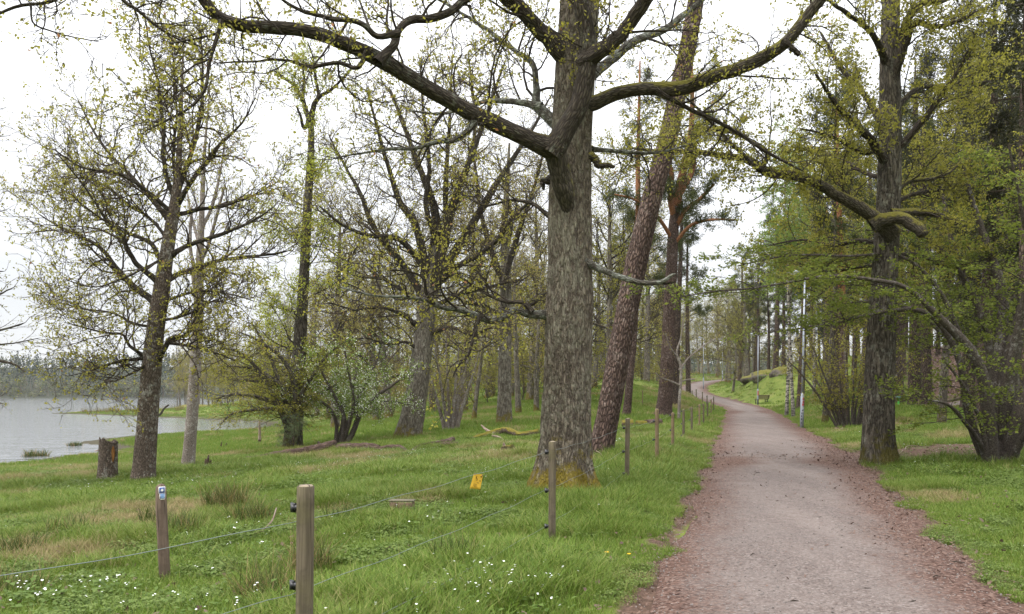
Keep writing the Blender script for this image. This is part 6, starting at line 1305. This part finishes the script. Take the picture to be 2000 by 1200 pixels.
for k, (pts, lab) in enumerate((([(178, 885), (192, 883), (215, 884), (262, 885)], 'thin drift branch at the water edge behind the broken stump'), ([(1222, 896), (1240, 888), (1262, 882), (1300, 878)], 'dry orange-brown branch on the grass between two fence posts'), ([(1158, 906), (1180, 902), (1205, 908)], 'dead twigs at the foot of the leaning pine'), ([(470, 1062), (500, 1058), (528, 1046), (540, 1032)], 'thin bent twig lying behind the nearest fence post'), ([(1752, 896), (1765, 886), (1780, 882), (1815, 882)], 'thin curved twig right of the right-hand oak foot'))):
    P, R = on_ground(pts, [.04, .10, .14, .06][:len(pts)] if k != 3 else [.05, .06, .14, .28], [.022, .035, .03, .012][:len(pts)] if k < 2 else [.009, .011, .008, .005][:len(pts)])
    root = empty('dead_branch', P[0], lab, 'dead wood'); log_part('stick', P - P[0], R, M['dead_wood'] if k != 1 else M['pine_orange'], root, 8, .15, k)
    for j in range(4 if k < 3 else 1):
        g = np.random.default_rng(k * 10 + j); q = P[1 + j % (len(P) - 1)] - P[0]; d = nrm(g.normal(0, 1, 3) * [1, 1, .25]) * (.5 if k < 3 else .12); log_part('side_twig', np.array([q, q + d * .5 + [0, 0, .03], q + d]), np.array([.014, .01, .004]) * (1 if k < 3 else .5), M['dead_wood'], root, 6, .1, j)
# low brick-like box in the grass with a lid board
p = ground(785, 1008); p[2] += 0.10; root = empty('wooden_box', p, 'small weathered wooden box half sunk in the near grass', 'box'); root.rotation_euler = (0, 0, -.05)
w = 46 / F * p[1]
M['box_board'] = wood_mat('box_board', (0.16, 0.09, 0.06), (0.32, 0.2, 0.14)); M['box_lid'] = wood_mat('box_lid', (0.15, 0.13, 0.085), (0.30, 0.27, 0.20))
for k in range(3): MB().box((-w / 3 + w / 3 * k, -0.06, 0.035), (w / 3 - .012, 0.022, 0.12), rz=.03 * (k - 1), bev=.004).build('board', M['box_board'], root)
MB().box((-w / 2 + .012, 0.02, 0.035), (.022, .14, .11), bev=.004).build('side', M['box_board'], root); MB().box((w / 2 - .012, 0.02, 0.04), (.022, .14, .11), bev=.004).build('side', M['box_board'], root); MB().box((0, .03, .113), (w + .02, .17, .018), bev=.004).build('lid', M['box_lid'], root)
# rocks on the knoll
def rock_mat():
    m = mat('mossy_rock', (0.16, 0.14, 0.12), 0.9, 0.2); N = NT(m); geo = N.n('NewGeometry'); p = geo.outputs['Position']
    c = N.mix(N.ramp(N.noise(p, 1.6, 6, 0.7), .35, .65), (0.06, 0.05, 0.04), (0.19, 0.165, 0.14))
    nz = N.n('SeparateXYZ', {0: geo.outputs['Normal']}).outputs[2]
    c = N.mix(N.ramp(N.math('ADD', nz, N.noise(p, .8, 4)), .95, 1.3), c, (0.14, 0.13, 0.03)); N.set(N.b, 'Base Color', c); N.set(N.b, 'Normal', N.bump(N.noise(p, 3.0, 6, .7), .9, .2)); return m
M['rock'] = rock_mat()
for k, (px, Y, s, lab) in enumerate(((1500, 92, (2.0, 1.6, 1.0), 'large mossy rock face on the knoll beside the path'), (1475, 97, (2.0, 1.6, .7), 'low moss-covered rock sloping down left of the knoll'), (1535, 89, (1.6, 1.3, .9), 'brown rock outcrop right of the large mossy rock'), (1838, 58, (1.2, .8, .5), 'small grey rock on the red-brown slope'), (1815, 62, (1.6, 1, .7), 'broad grey rock at the top of the red-brown slope'), (380, 165, (5, 2.5, 1.4), 'grey rock slab on the point across the bay'))):
    g = np.random.default_rng(k); nu, nv = 28, 16; u = np.linspace(0, 6.2832, nu, endpoint=False); v = np.linspace(.02, math.pi - .02, nv); U_, V_ = np.meshgrid(u, v)
    d = np.stack([np.cos(U_) * np.sin(V_), np.sin(U_) * np.sin(V_), np.cos(V_)], -1); f = .7 + .6 * fbm(d[..., 0] * 2 + k * 7 + d[..., 2], d[..., 1] * 2 + d[..., 2] * 1.3, k, 4); Vv = d * f[..., None] * np.array(s)
    Q = np.array([(a_ * nu + j, (a_ + 1) * nu + j, (a_ + 1) * nu + (j + 1) % nu, a_ * nu + (j + 1) % nu) for a_ in range(nv - 1) for j in range(nu)])
    b = base_at(px, Y); tag(obj('rock', mesh_np('rock', Vv.reshape(-1, 3), Q), M['rock'], None, b - np.array([0, 0, s[2] * .62])), lab, 'rock')
# ------------------------------------------------------------------ grass, flowers, litter (scattered stuff)
proto_col = bpy.data.collections.new('scatter_prototypes')         # not linked to the scene
def blades(n, rad, h0, h1, w, bend, seed, lean=0.35, segs=3):
    g = np.random.default_rng(seed); a_ = g.uniform(0, 6.2832, n); r = rad * np.sqrt(g.random(n)); p = np.stack([np.cos(a_) * r, np.sin(a_) * r, np.zeros(n)], 1)
    az = g.uniform(0, 6.2832, n); d = np.stack([np.cos(az), np.sin(az), np.zeros(n)], 1); sdv = np.stack([-np.sin(az), np.cos(az), np.zeros(n)], 1)
    H = g.uniform(h0, h1, n); ln = g.uniform(0.1, 1, n) * lean; bd = g.uniform(.3, 1, n) * bend
    V = []
    for k in range(segs + 1):
        t = k / segs; c = p + d * (H * (ln * t + bd * t * t))[:, None] + np.array([0, 0, 1.0]) * (H * (t - 0.35 * bd * t * t))[:, None]
        ww = w * (1 - t) ** .7 * .5 + .0003; V += [c - sdv * ww, c + sdv * ww]
    V = np.stack(V, 1); m = (segs + 1) * 2; b = (np.arange(n) * m)[:, None]
    Q = np.concatenate([b + np.array([[2 * k, 2 * k + 1, 2 * k + 3, 2 * k + 2]]) for k in range(segs)], 0)
    var = np.tile(g.random(n), segs)
    return V.reshape(-1, 3), Q, var
def proto(name, parts):
    Vs, Qs, vs_, mi, n = [], [], [], [], 0; mats = []
    for V, Q, var, m in parts:
        if m not in mats: mats.append(m)
        Vs.append(V); Qs.append(Q + n); n += len(V); vs_.append(var); mi += [mats.index(m)] * len(Q)
    me = mesh_np(name, np.vstack(Vs), np.vstack(Qs), None, {'var': np.concatenate(vs_)}, smooth=False)
    for m in mats: me.materials.append(m)
    me.polygons.foreach_set('material_index', np.array(mi, dtype=np.int32))
    o = bpy.data.objects.new(name, me); proto_col.objects.link(o); return o
def grass_mat(name, stops, tint):
    m = mat(name, stops[0][1], 0.6, 0.2); N = NT(m)
    c = N.cr(N.attr('var').outputs['Fac'], stops)
    tv = N.attr('tint', 'INSTANCER').outputs['Fac']
    c = N.mix(tv, c, N.mix(0.72, c, tint))
    N.set(N.b, 'Base Color', c)
    tr = N.n('BsdfTranslucent', {'Color': c}); mxs = N.n('MixShader', {0: 0.35, 1: N.b.outputs[0], 2: tr.outputs[0]})
    out = [x for x in N.t.nodes if x.type == 'OUTPUT_MATERIAL'][0]; N.t.links.new(mxs.outputs[0], out.inputs[0]); return m
M['grass'] = grass_mat('grass_blade', [(0, (0.066, 0.120, 0.012)), (0.5, (0.108, 0.182, 0.020)), (0.85, (0.155, 0.225, 0.032)), (1, (0.26, 0.24, 0.09))], (0.21, 0.195, 0.055))
M['straw'] = grass_mat('straw_blade', [(0, (0.20, 0.15, 0.07)), (0.5, (0.33, 0.255, 0.13)), (0.8, (0.17, 0.18, 0.05)), (1, (0.40, 0.33, 0.19))], (0.3, 0.24, 0.12))
M['rush'] = grass_mat('rush_blade', [(0, (0.03, 0.05, 0.01)), (0.4, (0.055, 0.08, 0.016)), (0.65, (0.12, 0.105, 0.03)), (1, (0.27, 0.19, 0.09))], (0.2, 0.16, 0.06))
M['herb'] = grass_mat('herb_leaf', [(0, (0.06, 0.105, 0.018)), (0.5, (0.10, 0.155, 0.03)), (1, (0.15, 0.20, 0.05))], (0.19, 0.2, 0.05))
M['petal'] = mat('white_petal', (0.80, 0.80, 0.78), 0.6, 0.2); M['dandelion'] = mat('dandelion_yellow', (0.75, 0.42, 0.01), 0.6, 0.2)
M['litter'] = leaf_mat('dry_leaf_litter', [(0, (0.10, 0.062, 0.048)), (0.5, (0.14, 0.085, 0.062)), (0.85, (0.18, 0.12, 0.09)), (1, (0.25, 0.19, 0.15))], 0.15)
M['stone'] = leaf_mat('path_gravel_stone', [(0, (0.09, 0.074, 0.066)), (0.6, (0.16, 0.136, 0.124)), (1, (0.27, 0.24, 0.222))], 0.0)
def G(n, rad, h0, h1, w, bend, seed, m='grass', **k): V, Q, v = blades(n, rad, h0, h1, w, bend, seed, **k); return (V, Q, v, M[m])
def leafdiscs(n, rad, h0, h1, s, seed, m='herb'):
    g = np.random.default_rng(seed); a_ = g.uniform(0, 6.28, n); r = rad * np.sqrt(g.random(n)); p = np.stack([np.cos(a_) * r, np.sin(a_) * r, g.uniform(h0, h1, n)], 1)
    d = nrm(np.stack([np.cos(a_ + g.normal(0, .8, n)), np.sin(a_ + g.normal(0, .8, n)), g.normal(0, .35, n)], 1)); q = nrm(np.cross(d, [0, 0, 1.0])); sz = s * g.uniform(.6, 1.2, (n, 1)); nn = np.cross(q, d)
    V = np.stack([p, p + d * sz * .5 + q * sz * .35 + nn * sz * .1, p + d * sz, p + d * sz * .5 - q * sz * .35 + nn * sz * .1], 1).reshape(-1, 3)
    return (V, np.arange(n * 4).reshape(-1, 4), g.random(n), M[m])
def flower(seed, h, s, m='petal', n=6):
    g = np.random.default_rng(seed); c = np.array([g.normal(0, .01), g.normal(0, .01), h]); Vs = []
    for k in range(n):
        a_ = k / n * 6.2832; d = np.array([math.cos(a_), math.sin(a_), .35]); q = np.array([-math.sin(a_), math.cos(a_), 0]); Vs.append(np.stack([c, c + d * s * .5 + q * s * .32, c + d * s, c + d * s * .5 - q * s * .32]))
    return (np.vstack(Vs), np.arange(n * 4).reshape(-1, 4), g.random(n), M[m])
def chip(seed, s):
    g = np.random.default_rng(seed); V = np.array([(-.5, 0, .05), (-.1, .28, .0), (.5, .05, .12), (.05, -.3, .0)]) * s * g.uniform(.8, 1.2, (4, 1)) + [0, 0, .004]; return (V, np.array([[0, 3, 2, 1]]), g.random(1), M['litter'])
def pebble(seed, s):
    g = np.random.default_rng(seed); V = np.array([(x, y, z) for z in (0, 1) for x, y in ((-.5, -.4), (.5, -.45), (.45, .5), (-.4, .4))]) * np.array([1, 1, .55]); V[4:, :2] *= .6; V = V * s * g.uniform(.8, 1.2, (8, 1))
    return (V, np.array([(4, 5, 6, 7), (0, 1, 5, 4), (1, 2, 6, 5), (2, 3, 7, 6), (3, 0, 4, 7)]), g.random(1) * np.ones(5), M['stone'])
protos = [
  proto('a0', [G(34, .10, .04, .11, .0055, .5, 1)]), proto('a1', [G(30, .10, .05, .15, .006, .6, 2), leafdiscs(6, .1, .02, .06, .032, 3)]), proto('a2', [G(26, .09, .10, .24, .0065, .8, 4)]),
  proto('a3', [G(26, .10, .05, .18, .005, .9, 5, 'straw'), G(10, .1, .05, .12, .005, .6, 6)]), proto('a4', [leafdiscs(30, .12, .02, .10, .034, 7), G(10, .1, .05, .1, .005, .6, 8)]),
  proto('a5', [leafdiscs(14, .09, .04, .10, .04, 9), flower(1, .13, .0078), flower(2, .12, .007)]), proto('a6', [leafdiscs(10, .08, .04, .1, .04, 10), flower(3, .14, .0085)]),
  proto('a7', [chip(1, .05)]), proto('a8', [chip(2, .04), ]), proto('a9', [chip(3, .065)]), proto('b0', [pebble(1, .02)]), proto('b1', [pebble(2, .028)]),
  # coarser tufts for the distance
  proto('b2', [G(40, .28, .06, .18, .016, .6, 21)]), proto('b3', [G(36, .28, .08, .26, .016, .8, 22, 'straw'), G(14, .28, .06, .16, .016, .6, 23)]), proto('b4', [G(44, .6, .08, .24, .04, .6, 24)]), proto('b5', [G(34, .6, .10, .3, .04, .8, 25, 'straw'), G(16, .6, .08, .2, .04, .6, 26)]),
  proto('b6', [G(40, .22, .3, .75, .014, .35, 27, 'rush', lean=.25)]), proto('b7', [leafdiscs(1, .01, .0, .01, .14, 28, 'litter'), leafdiscs(6, .25, .01, .05, .12, 29, 'litter')]),
]
# the collection hands its children out by name order, as the names above run
def scatter(name, label, P, idx, scl, tint, seed, tilt=0.12, flatrot=None):
    g = np.random.default_rng(seed); n = len(P)
    me = bpy.data.meshes.new(name); me.vertices.add(n); me.vertices.foreach_set('co', np.ascontiguousarray(P, dtype=np.float32).ravel())
    rot = np.stack([g.normal(0, tilt, n), g.normal(0, tilt, n), g.uniform(0, 6.2832, n)], 1)
    a_ = me.attributes.new('rot', 'FLOAT_VECTOR', 'POINT'); a_.data.foreach_set('vector', rot.astype(np.float32).ravel())
    a_ = me.attributes.new('scl', 'FLOAT', 'POINT'); a_.data.foreach_set('value', np.asarray(scl, dtype=np.float32))
    a_ = me.attributes.new('tint', 'FLOAT', 'POINT'); a_.data.foreach_set('value', np.asarray(tint, dtype=np.float32))
    a_ = me.attributes.new('idx', 'INT', 'POINT'); a_.data.foreach_set('value', np.asarray(idx, dtype=np.int32))
    o = obj(name, me); tag(o, label, None, None, 'stuff')
    md = o.modifiers.new('scatter', 'NODES'); md.node_group = scatter_group(); return o
_sg = []
def scatter_group():
    if _sg: return _sg[0]
    t = bpy.data.node_groups.new('scatter_tufts', 'GeometryNodeTree'); _sg.append(t)
    t.interface.new_socket('Geometry', in_out='INPUT', socket_type='NodeSocketGeometry'); t.interface.new_socket('Geometry', in_out='OUTPUT', socket_type='NodeSocketGeometry')
    gi = t.nodes.new('NodeGroupInput'); go = t.nodes.new('NodeGroupOutput'); ip = t.nodes.new('GeometryNodeInstanceOnPoints'); ci = t.nodes.new('GeometryNodeCollectionInfo')
    ci.inputs['Collection'].default_value = proto_col; ci.inputs['Separate Children'].default_value = True; ci.inputs['Reset Children'].default_value = True
    def na(nm, ty):
        x = t.nodes.new('GeometryNodeInputNamedAttribute'); x.data_type = ty; x.inputs['Name'].default_value = nm; return [s for s in x.outputs if s.enabled and s.name == 'Attribute'][0]
    ip.inputs['Pick Instance'].default_value = True
    t.links.new(gi.outputs[0], ip.inputs['Points']); t.links.new(ci.outputs[0], ip.inputs['Instance']); t.links.new(na('idx', 'INT'), ip.inputs['Instance Index'])
    t.links.new(na('rot', 'FLOAT_VECTOR'), ip.inputs['Rotation']); t.links.new(na('scl', 'FLOAT'), ip.inputs['Scale']); t.links.new(ip.outputs[0], go.inputs[0])
    return t
def wedge(n, r0, r1, seed, half=0.80):
    """random points in a fan in front of the viewpoint, even per area"""
    g = np.random.default_rng(seed); y = np.sqrt(g.random(n) * (r1 ** 2 - r0 ** 2) + r0 ** 2); x = g.uniform(-half, half, n) * y; return x, y, g
def dryness(x, y):
    d = fbm(x / 2.6 + 30, y / 2.6, 61, 4)
    hot = np.zeros_like(x)
    for cx, cy, r, a_ in ((-4, 24, 3.5, .18), (-2, 28, 4, .2), (-13, 21, 3, .22), (-9, 29, 4, .16), (-6, 40, 5, .22), (-10, 33, 4, .2), (-1, 20, 3, .14), (-12, 27, 3, .2), (-15, 18, 4, .15), (15, 30, 6, .14), (22, 40, 8, .12), (12, 62, 8, .2), (16, 70, 8, .1)): hot += a_ * np.exp(-((x - cx) ** 2 + (y - cy) ** 2) / r ** 2)
    return d * .9 + hot * .32 + .25 * (fbm(x / .9, y / .9, 63, 3) - .5)
def grass_layer(name, label, n, r0, r1, seed, kinds, s0, s1):
    x, y, g = wedge(n, r0, r1, seed)
    z = height(x, y); pd, hw, _ = path_dist(x, y); a_ = np.abs(pd)
    ed = fbm(x / .9, y / .9, 71, 3) * .8 - .46
    dens = fbm(x / .8, y / .8, 81, 3)
    lz = litter_zone(x, y) + (fbm(x / 1.2, y / 1.2, 91) - .5) * .9
    keep = (a_ > hw + ed) & (z > ZW + .04) & (lz < .42 + .35 * g.random(n)) & (dens > .22 + .1 * g.random(n) * 0)
    keep &= ~((x > 23.5) & (x < 32.5) & (np.abs(y - 50.3) < .9))
    x, y, z, a_, hw, pd = x[keep], y[keep], z[keep], a_[keep], hw[keep], pd[keep]; m = len(x)
    dr = dryness(x, y); u = g.random(m)
    tall = fbm(x / 1.4, y / 1.4, 101, 3) + .35 * np.exp(-((pd + hw + 1.2) / .9) ** 2)
    idx = np.where(dr + .30 * (u - .5) > .69, kinds['dry'], np.where(tall + .15 * (u - .5) > .60, kinds['tall'], kinds['short']))
    herb = fbm(x / .7 + 7, y / .7, 111, 3)
    if 'herb' in kinds: idx = np.where((herb > .585) & (u < .7) & (dr < .62), kinds['herb'], idx); idx = np.where((u > .8) & (idx == kinds['short']), kinds['mix'], idx)
    sc = g.uniform(s0, s1, m) * (.55 + .45 * sstep(0, .9, a_ - hw)) * (.75 + .5 * tall)
    tint = np.clip((dr - .48) * 2.0, 0, 1) * .6 + .2 * fbm(x / 6, y / 6, 121)
    scatter(name, label, np.stack([x, y, z - .01], 1), idx, sc, tint, seed)
K1 = dict(short=0, mix=1, tall=2, dry=3, herb=4); K2 = dict(short=12, mix=12, tall=12, dry=13); K3 = dict(short=14, mix=14, tall=14, dry=15)
grass_layer('meadow_grass', 'short green grass with herbs in the near meadow', 62000, 2.6, 15, 201, K1, .8, 1.3)
grass_layer('meadow_grass', 'green grass with straw patches in the middle meadow', 72000, 15, 34, 202, K1, 1.1, 1.8)
grass_layer('meadow_grass', 'grass of the far meadow and lawns', 42000, 33, 75, 203, K2, .8, 1.4)
grass_layer('meadow_grass', 'distant grass on the banks by the lake and path bend', 16000, 74, 175, 204, K3, .8, 1.3)
# white wood anemones in drifts
x, y, g = wedge(70000, 3.2, 30, 205, .75); z = height(x, y); pd, hw, _ = path_dist(x, y)
w = fbm(x / 1.3, y / 1.3, 131, 3)
dr_ = np.zeros_like(x)
for px, py, r, a_ in ((180, 1170, .7, 1), (260, 1165, .6, 1), (500, 1180, .7, .8), (750, 1180, .6, 1.1), (800, 1165, .5, .9), (690, 1170, .5, .8), (950, 1190, .5, .8), (990, 1150, .4, .5), (960, 935, .8, .5), (150, 960, 1.4, .25), (500, 930, 2.2, .3), (620, 905, 2.0, .3), (880, 1010, .6, .3), (1180, 870, 1.5, .35), (430, 1060, .7, .3), (320, 1120, .6, .5), (800, 890, 2.5, .3), (1350, 800, 4, .2), (1640, 880, 1, .5), (1820, 880, 2, .25)):
    q = ground(px, py); dr_ += a_ * np.exp(-((x - q[0]) ** 2 + (y - q[1]) ** 2) / r ** 2)
keep = (g.random(len(x)) < np.clip(dr_ * .55 * sstep(.35, .6, w) + .006, 0, 1)) & (np.abs(pd) > hw + .35) & (z > ZW + .2)
P = np.stack([x, y, z], 1)[keep]; scatter('wood_anemones', 'small white wood anemones dotted in drifts through the grass', P, np.where(g.random(len(P)) < .5, 5, 6), g.uniform(1.0, 1.6, len(P)), np.zeros(len(P)), 206, .2)
# leaf litter and gravel on the path, fallen leaves under the oaks
x, y, g = wedge(150000, 3.0, 30, 207, .85); pd, hw, pz = path_dist(x, y); a_ = np.abs(pd) / hw
u = pd / hw; ed = fbm(x / .8, y / .8, 141, 4)
pr = sstep(.55, 1.05, np.abs(u) + (ed - .5) * .9 + .18 * sstep(-.2, 1, u)) * (1 - sstep(1.08, 1.32, np.abs(u))) * .8 + .03 * (a_ < 1)
pr += .5 * np.exp(-((y - 19.6) / 1.0) ** 2) * (a_ < 1.0)
keep = g.random(len(x)) < pr * np.clip(14 / y, .2, 1)
zz = height(x, y) + .02 + .05 * np.clip(1 - u ** 2, 0, 1); P = np.stack([x, y, zz], 1)[keep]; idx = g.choice([7, 8, 9, 8], len(P)); scatter('leaf_litter', 'brown leaf litter along the path edges', P, idx, g.uniform(.35, .85, len(P)) * (1 + P[:, 1] / 30), np.zeros(len(P)), 208, .35)
x, y, g = wedge(60000, 3.0, 16, 209, .85); pd, hw, pz = path_dist(x, y); keep = (np.abs(pd) < hw) & (g.random(len(x)) < .35 * np.clip(8 / y, .2, 1))
P = np.stack([x, y, pz + .012 + .05 * (1 - (pd / hw) ** 2)], 1)[keep]; scatter('path_gravel', 'loose grey gravel stones on the path', P, g.choice([10, 11, 10], len(P)), g.uniform(.3, .75, len(P)), np.zeros(len(P)), 210, .3)
x, y, g = wedge(60000, 14, 95, 211, .8); lz = litter_zone(x, y); keep = (g.random(len(x)) < sstep(.3, .8, lz + (fbm(x / 1.5, y / 1.5, 151) - .5)) * .8) & (x > 5); pd, hw, _ = path_dist(x, y); keep &= np.abs(pd) > hw + .2
P = np.stack([x, y, height(x, y)], 1)[keep]; P[:, 2] += .015; scatter('fallen_leaves', 'brown fallen leaves under the right-hand oaks and on the slope', P, np.where(P[:, 1] < 30, g.choice([7, 9], len(P)), 17), np.where(P[:, 1] < 30, g.uniform(1, 1.8, len(P)), g.uniform(.8, 1.4, len(P))), np.zeros(len(P)), 212, .4)
x, y, g = wedge(2600, 3.2, 22, 231, .75); pd, hw, _ = path_dist(x, y); keep = np.abs(pd) > hw + .3; P = np.stack([x, y, height(x, y) + .07], 1)[keep]; P = P[P[:, 2] > ZW + .3]; scatter('dry_leaves', 'single dry brown leaves lying in the meadow grass', P, g.choice([7, 9], len(P)), g.uniform(.7, 1.3, len(P)), np.zeros(len(P)), 232, .5)
# twigs lying on the path
for k, (px, py, l, rz) in enumerate(((1645, 1082, .10, .9), (1690, 1165, .10, .05), (1600, 1020, .09, .1), (1380, 1012, .08, 2.8), (1870, 1110, .12, 2.6), (1480, 930, .1, .2), (1470, 1095, .06, .6), (1550, 1190, .08, .1), (1780, 1190, .09, .4), (1830, 1140, .07, .1))):
    q = ground(px, py); m_ = MB(); d = np.array([math.cos(rz), math.sin(rz), 0]) * l; g = np.random.default_rng(k)
    e = np.array([-d[1], d[0], 0]) * g.uniform(-.4, .4)
    m_.tube([q - d * .5 + [0, 0, .055], q + e + [0, 0, .065], q + d * .5 + [0, 0, .06]], [.004, .0055, .003], 6)
    tag(m_.build('path_twig', M['twig_dark'], smooth=True), 'small dark twig lying on the gravel path', 'twig', 'twigs on the gravel path')
# rush tussocks
def tussock(px, py, H, rad, n, lab, seed, dry=.5):
    p = ground(px, py); root = empty('rush_tussock', p, lab, 'grass tuft', 'rush tussocks in the meadow'); g = np.random.default_rng(seed)
    H *= 1.25; V, Q, v = blades(n, rad, H * .45, H, .006 * p[1] / 7 if p[1] > 7 else .006, .35, seed, lean=.55, segs=4); v = np.clip(v * .6 + dry * .4, 0, 1)
    obj('green_blades', mesh_np('green_blades', V, Q, None, {'var': v * .62}, smooth=False), M['rush'], root)
    V, Q, v = blades(int(n * dry * .8) + 6, rad * 1.1, H * .4, H * 1.05, .006 * p[1] / 7 if p[1] > 7 else .006, .6, seed + 50, lean=.9, segs=4)
    obj('dry_blades', mesh_np('dry_blades', V, Q, None, {'var': .66 + v * .34}, smooth=False), M['rush'], root)
tussock(440, 1005, .48, .30, 260, 'large brown-tipped rush tussock between trail post and nearest fence post', 1, .9); tussock(490, 1025, .38, .26, 200, 'green rush tussock just right of the large brown-tipped one', 2, .6); tussock(350, 1055, .36, .26, 200, 'dark rush tussock right behind the trail post', 3, .5); tussock(300, 1035, .34, .2, 120, 'rush tussock left of the trail post', 4, .4)
tussock(525, 1180, .36, .24, 190, 'near rush tussock with bent dry stems left of the nearest fence post', 5, .8); tussock(605, 1120, .40, .2, 150, 'rush tussock with long straw stems behind the nearest fence post', 6, .9); tussock(664, 1022, .26, .2, 150, 'small dark rush tussock right of the nearest fence post', 7, .2); tussock(40, 1085, .3, .28, 170, 'dry-edged rush tussock at the left edge', 8, .7)
tussock(885, 1105, .30, .22, 150, 'bright grassy tussock in the middle foreground', 9, .2); tussock(140, 1050, .28, .3, 150, 'low rush tussock left of the trail post near the edge', 10, .6); tussock(70, 897, .55, .6, 240, 'dark reed tuft at the water edge on the left', 11, .5); tussock(146, 874, .4, .4, 120, 'small reed tuft standing in the shallow inlet', 12, .3); tussock(30, 1160, .25, .25, 140, 'low tussock in the bottom left corner', 13, .5)
for k, (px, py) in enumerate(((1185, 1100), (1228, 1104), (1212, 985), (1952, 904), (1830, 820))):
    q = ground(px, py); root = empty('dandelion', q, 'yellow dandelion flower in the grass beside the path', 'flower', 'dandelions beside the path'); V, Q, v, m_ = flower(k, .10, .022, 'dandelion', 10); obj('flower_head', mesh_np('flower_head', V, Q, smooth=False), m_, root); MB().tube([(0, 0, -.02), (.004, 0, .05), (0, 0, .1)], .003, 5).build('stalk', M['herb'], root)
# reeds on the spit
x = np.linspace(-72, -55, 60) + np.random.default_rng(1).normal(0, .6, 60); y = np.random.default_rng(2).normal(134, 3, 60); z = height(x, y); k_ = z > ZW; P = np.stack([x, y, z], 1)[k_]; scatter('spit_reeds', 'dry reeds and sedge on the grassy spit in the lake', P, np.full(len(P), 16), np.random.default_rng(3).uniform(.9, 2.0, len(P)), np.full(len(P), .8), 213, .15)

# ------------------------------------------------------------------ haze
V = np.array([(x, y, z) for z in (-6.0, 62.0) for x, y in ((-1120, -1120), (1120, -1120), (1120, 1120), (-1120, 1120))], float)
me = mesh_np('haze', V, np.array([(0, 3, 2, 1), (4, 5, 6, 7), (0, 1, 5, 4), (1, 2, 6, 5), (2, 3, 7, 6), (3, 0, 4, 7)]), smooth=False)
m = bpy.data.materials.new('moist_air'); m.use_nodes = True; nt_h = m.node_tree; nt_h.nodes.clear(); vo = nt_h.nodes.new('ShaderNodeVolumePrincipled'); oo = nt_h.nodes.new('ShaderNodeOutputMaterial'); nt_h.links.new(vo.outputs[0], oo.inputs['Volume'])
vo.inputs['Color'].default_value = (0.90, 0.94, 1.0, 1); vo.inputs['Density'].default_value = 0.00010; vo.inputs['Anisotropy'].default_value = 0.2
tag(obj('haze', me, m), 'thin moist air that greys the far shore', None, None, 'stuff')
